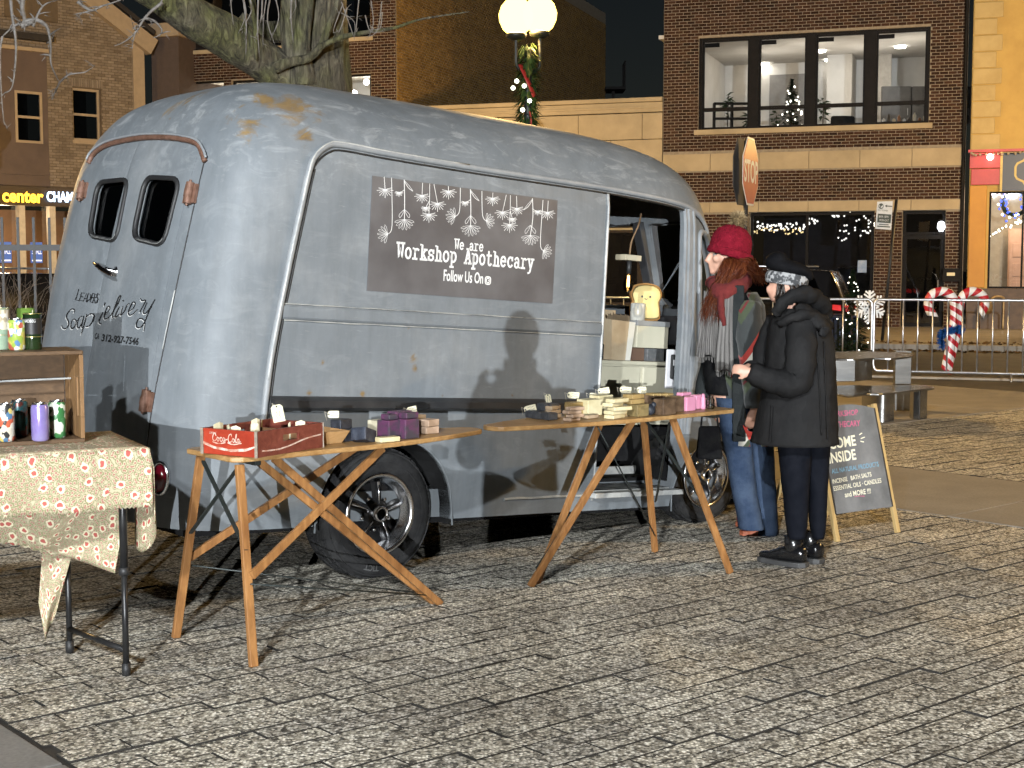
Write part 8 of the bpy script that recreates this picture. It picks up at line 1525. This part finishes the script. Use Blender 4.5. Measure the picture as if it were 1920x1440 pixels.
def twig(px_, r0, Y, side=2, ln=22):
    P = bez([at(u, v, Y) for u, v in px_], 5); m = M(); k = len(P); m.tube([p - tbase for p in P], [r0 * (1 - .8 * i / (k - 1)) for i in range(k)], 6)
    for s_ in range(side):
        i = rt_.randrange(2, k - 1); p = P[i]; d = Vector((rt_.uniform(-1, 1), rt_.uniform(-.6, .4), rt_.uniform(-1, .5))).normalized() * ln / FPX * Y * rt_.uniform(.5, 1.2); q = p + d * .5 + Vector((0, 0, .02)); m.tube([p - tbase, q - tbase, p + d - tbase + Vector((0, 0, .03))], [r0 * .5, r0 * .35, r0 * .12], 5)
        e = p + d * .5; d2 = Vector((rt_.uniform(-1, 1), 0, rt_.uniform(-1, .6))).normalized() * d.length * .5; m.tube([e - tbase, e + d2 - tbase], [r0 * .3, r0 * .1], 4)
    return m.build('twig', BK2, tr, smooth=True)
for t in [([(20, -10), (22, 20), (30, 80), (28, 130), (22, 165), (8, 175)], .016), ([(45, -15), (42, 15), (46, 40), (28, 48), (5, 68)], .026), ([(46, 40), (70, 38), (88, 50), (95, 80), (96, 120), (112, 155)], .022), ([(40, 48), (50, 46), (62, 44)], .03), ([(112, 155), (130, 140), (160, 135), (178, 122)], .010), ([(112, 155), (100, 180), (98, 188)], .010), ([(5, 68), (0, 100), (3, 180), (8, 235)], .012), ([(62, 50), (80, 12), (108, 0)], .014), ([(146, 3), (165, 17), (176, 19), (190, 12), (215, 4), (245, -8)], .017), ([(176, 19), (155, 24), (138, 27)], .010), ([(305, 5), (285, 20), (270, 36), (258, 55), (245, 70), (230, 80), (215, 86)], .015), ([(272, 34), (290, 40), (303, 55), (300, 65), (287, 71)], .014), ([(255, 58), (250, 75), (248, 92)], .008), ([(255, 62), (252, 52), (248, 52)], .007)]: twig(t[0], t[1], 11.9, 4)
for k in range(11):
    u = rt_.uniform(425, 560); v0 = rt_.uniform(-25, 0); v1 = rt_.uniform(35, 110); twig([(u, v0), (u + rt_.uniform(-8, 8), (v0 + v1) / 2), (u + rt_.uniform(-14, 10), v1)], rt_.uniform(.006, .012), rt_.uniform(12.0, 12.5), 1, 16)
for k in range(9): u = rt_.uniform(610, 720); twig([(u, rt_.uniform(-10, 40)), (u + rt_.uniform(-30, 30), rt_.uniform(40, 60)), (u + rt_.uniform(-50, 50), rt_.uniform(50, 80))], .006, 12.4, 1, 18)
# ================================================================== STREET LAMPS
POLE = mat('lamp_post_paint', (.012, .014, .012), (.02, .022, .02), .45, .3, 10)
def globe_mat():
    if 'lamp_globe' in MATS: return MATS['lamp_globe']
    m, nt, b = nmat('lamp_globe'); nt.nodes.remove(b); m.cycles.emission_sampling = 'NONE'
    e = N(nt, 'ShaderNodeEmission'); e.inputs[0].default_value = (1.0, .72, .15, 1); e.inputs[1].default_value = 6.0; t = N(nt, 'ShaderNodeBsdfTransparent'); mx = N(nt, 'ShaderNodeMixShader'); mx.inputs[0].default_value = .85; L(nt, t.outputs[0], mx.inputs[1]); L(nt, e.outputs[0], mx.inputs[2]); L(nt, mx.outputs[0], nt.nodes['Material Output'].inputs[0]); return m
def street_lamp(label, loc, rot=0.0, green=False, grp='twin globe street lamps', k=1.0):
    rt = root('street_lamp', label, 'street lamp', loc, grp); c, s = math.cos(rot), math.sin(rot)
    M().lathe([(.24, 0), (.24, .18), (.17, .24), (.15, .6), (.10, .7), (.065, .8), (.055, 3.9), (.075, 3.95), (.05, 4.0), (.045, 4.45)], 16).build('post', POLE, rt, smooth=True)
    for sg_ in (-1, 1):
        x, y = .19 * sg_ * c, .19 * sg_ * s; z0 = 4.60 + .03 * sg_; M().tube(bez([(0, 0, 4.1), (x * .9, y * .9, 4.18), (x, y, 4.36), (x, y, z0 - .02)], 5), .026, 8).build('arm', POLE, rt, smooth=True); M().lathe([(.06, -.06), (.13, -.02), (.14, .02), (.11, .03)], 16, None, (x, y, z0)).build('cup', POLE, rt, smooth=True)
        g = M().lathe([(.105, .02), (.17, .08), (.215, .18), (.225, .27), (.19, .38), (.12, .46), (.05, .50), (.03, .56), (0, .58)], 20, None, (x, y, z0)).build('globe', globe_mat(), rt, smooth=True)
        lt = bpy.data.lights.new('globe_bulb', 'POINT'); lt.energy = LAMP_W; lt.color = LAMP_COL; lt.shadow_soft_size = .10; lo = bpy.data.objects.new('globe_bulb', lt); col.objects.link(lo); lo.parent = rt; lo.location = (x, y, z0 + .26)
    return rt
lpP = Vector((at(990, 60, 19.0).x, 19.0, 0)); lamp1 = street_lamp('street lamp with two glowing globes and an evergreen garland above the van', lpP, R(35))
# garland on the post
GAR = isl('garland_green', [(0, (.02, .045, .012)), (.6, (.05, .085, .02)), (1, (.12, .13, .03))], .7, 0); rg = random.Random(14); gr = root('post_garland', 'evergreen garland with red ribbon and star lights wound on the lamp post', 'garland', lpP + Vector((0, 0, 3.2))); m = M()
for i in range(620):
    t = rg.random(); z = -.05 + 1.35 * t; a = rg.uniform(0, 6.283); b = Vector((.07 * math.cos(a), .07 * math.sin(a), z)); d = Vector((math.cos(a) * .8, math.sin(a) * .8, rg.uniform(-1.5, .1))).normalized() * rg.uniform(.10, .24); s_ = d.cross(Vector((0, 0, 1))).normalized() * .02; m.add([b, b + d * .5 + s_, b + d, b + d * .5 - s_], [(0, 1, 2, 3)])
m.build('sprigs', GAR, gr); RBN = mat('red_ribbon', (.26, .015, .012), (.32, .02, .015), .5); M().tube(bez([(-.1, -.10, 1.0), (.0, -.17, .78), (.08, -.12, .6)], 6), .045, 8, flat=.3).build('ribbon', RBN, gr, smooth=True); M().tube(bez([(.02, -.14, .40), (.04, -.15, .25), (-.02, -.14, .08)], 6), .04, 8, flat=.3).build('ribbon', RBN, gr, smooth=True)
STL = emis('star_light', (.9, .95, .75), 5)
for (u, v) in ((969, 152), (983, 161), (993, 189), (980, 206), (962, 165)):
    p = at(u, v, 18.78) - lpP - Vector((0, 0, 3.2)); m = M()
    for q in range(4): a = R(45 * q); m.tube([p - Vector((math.cos(a), 0, math.sin(a))) * .03, p + Vector((math.cos(a), 0, math.sin(a))) * .03], .006, 5)
    m.build('star_light', STL, gr)
SL = [(Vector((-2.3, 36.9, 0)), 'street lamp on the far pavement hidden behind the van roof'), (ST(2.0, 33.0), 'street lamp on the far pavement beyond the right edge'), (ST(-26.5, 28.0), 'street lamp on the far pavement beyond the left edge'), (Vector((10.4, 8.6, 0)), 'street lamp on the plaza beyond the right edge'), (Vector((-11.5, 24.0, 0)), 'street lamp by the iron fence beyond the left edge')]
for p, lb in SL:
    c = copy_tree(lamp1); c.location = p; c['label'] = lb; c.rotation_euler = (0, 0, .4)
# work-light mast behind the photographer: the source of the hard white light
mast = root('work_light_mast', 'portable mast with two white floodlights behind the photographer', 'floodlight', (sum(p[0] for p in KEY_POS) / 2, sum(p[1] for p in KEY_POS) / 2 - .25, 0)); mo = Vector(mast.location); M().tube([(0, 0, 0), (0, 0, 4.9)], [.05, .03], 10).build('pole', POLE, mast, smooth=True); M().tube([Vector(KEY_POS[0]) - mo + Vector((0, -.15, -.1)), Vector(KEY_POS[1]) - mo + Vector((0, -.15, -.1))], .025, 8).build('crossbar', POLE, mast, smooth=True)
for k in range(3): a = 2.1 * k; M().tube([(0, 0, .9), (.8 * math.cos(a), .8 * math.sin(a), 0)], .02, 8).build('leg', POLE, mast, smooth=True)
for p, wt in zip(KEY_POS, KEY_W):
    hd_ = M().box(Vector(p) - mo + Vector((0, -.10, 0)), (.34, .10, .26)).build('lamp_head', POLE, mast, bevel=.01)
    l = bpy.data.lights.new('floodlight', 'SPOT'); l.energy = wt; l.spot_size = R(75); l.spot_blend = .5; l.shadow_soft_size = .09; l.color = KEY_COL
    lo = bpy.data.objects.new('floodlight', l); col.objects.link(lo); lo.parent = mast; lo.location = Vector(p) - mo; lo.rotation_euler = (Vector((0, 7.5, .8)) - Vector(p)).to_track_quat('-Z', 'Y').to_euler()

# a lower floodlight farther back, and the photographer whose shadow it throws on the van
ml = root('low_work_light', 'low tripod floodlight far behind the photographer', 'floodlight', (LOW_POS[0], LOW_POS[1] - .12, 0)); M().tube([(0, 0, 0), (0, 0, LOW_POS[2])], .03, 8).build('pole', POLE, ml, smooth=True); M().box((0, 0, LOW_POS[2]), (.34, .10, .26)).build('lamp_head', POLE, ml, bevel=.01)
for k in range(3): a = 2.1 * k; M().tube([(0, 0, .7), (.6 * math.cos(a), .6 * math.sin(a), 0)], .018, 8).build('leg', POLE, ml, smooth=True)
l = bpy.data.lights.new('floodlight', 'SPOT'); l.energy = LOW_W; l.spot_size = R(38); l.spot_blend = .5; l.shadow_soft_size = .06; l.color = KEY_COL; lo = bpy.data.objects.new('floodlight', l); col.objects.link(lo); lo.parent = ml; lo.location = (0, .12, LOW_POS[2]); lo.rotation_euler = (Vector((0, 7.5, .8)) - Vector(LOW_POS)).to_track_quat('-Z', 'Y').to_euler()
pb_ = Vector((-.02, -.62, 0)); pp = root('person', 'photographer in a dark jacket standing behind the camera', 'person', pb_); pp.rotation_euler = (0, 0, R(20)); pp.scale = (.82, .9, 1); B = M()
B.ball((0, 0, 1.60), (.082, .098, .118), 14, 10); B.tube([(0, -.01, 1.52), (0, -.02, 1.40)], .058, 10)
for sg_ in (-1, 1):
    limb(B, [(.10 * sg_, 0, .95), (.11 * sg_, .02, .5), (.12 * sg_, 0, .08)], [.095, .07, .05]); B.ball((.12 * sg_, .06, .05), (.05, .13, .05), 10, 6); limb(B, [(.19 * sg_, -.01, 1.36), (.25 * sg_, .06, 1.12), (.07 * sg_, .34, 1.40)], [.065, .058, .04]); hand(B, (.07 * sg_, .34, 1.40), (-.1 * sg_, .7, .5), (.8 * sg_, -.3, .3), .9, .9)
bo = B.build('body', SKIN); remesh(bo, .014, 4); bo.parent = pp
M().loft([[Vector((rx * math.cos(t), ry * math.sin(t), z)) for t in np.linspace(0, 6.283, 28, endpoint=False)] for z, rx, ry in ((.78, .215, .17), (.95, .21, .165), (1.15, .20, .15), (1.32, .225, .15), (1.42, .16, .12), (1.47, .09, .09))]).build('jacket', COAT, pp, smooth=True)
for sg_ in (-1, 1):
    limb(M(), [(.19 * sg_, -.01, 1.36), (.26 * sg_, .06, 1.12), (.08 * sg_, .31, 1.38)], [.085, .075, .055], .05).build('sleeve', COAT, pp, smooth=True); limb(M(), [(.10 * sg_, 0, .95), (.11 * sg_, .02, .5), (.12 * sg_, 0, .10)], [.115, .09, .075], .04).build('trouser_leg', PANT, pp, smooth=True)
M().ball((0, -.012, 1.63), (.095, .105, .115), 14, 10).build('hair', HAIRD, pp, smooth=True)
ph_ = root('phone', 'dark phone held up by the photographer behind the camera', 'phone', (-.02, -.24, 1.47)); M().box((0, 0, 0), (.15, .008, .075)).build('phone_body', BLACKR, ph_, bevel=.004)
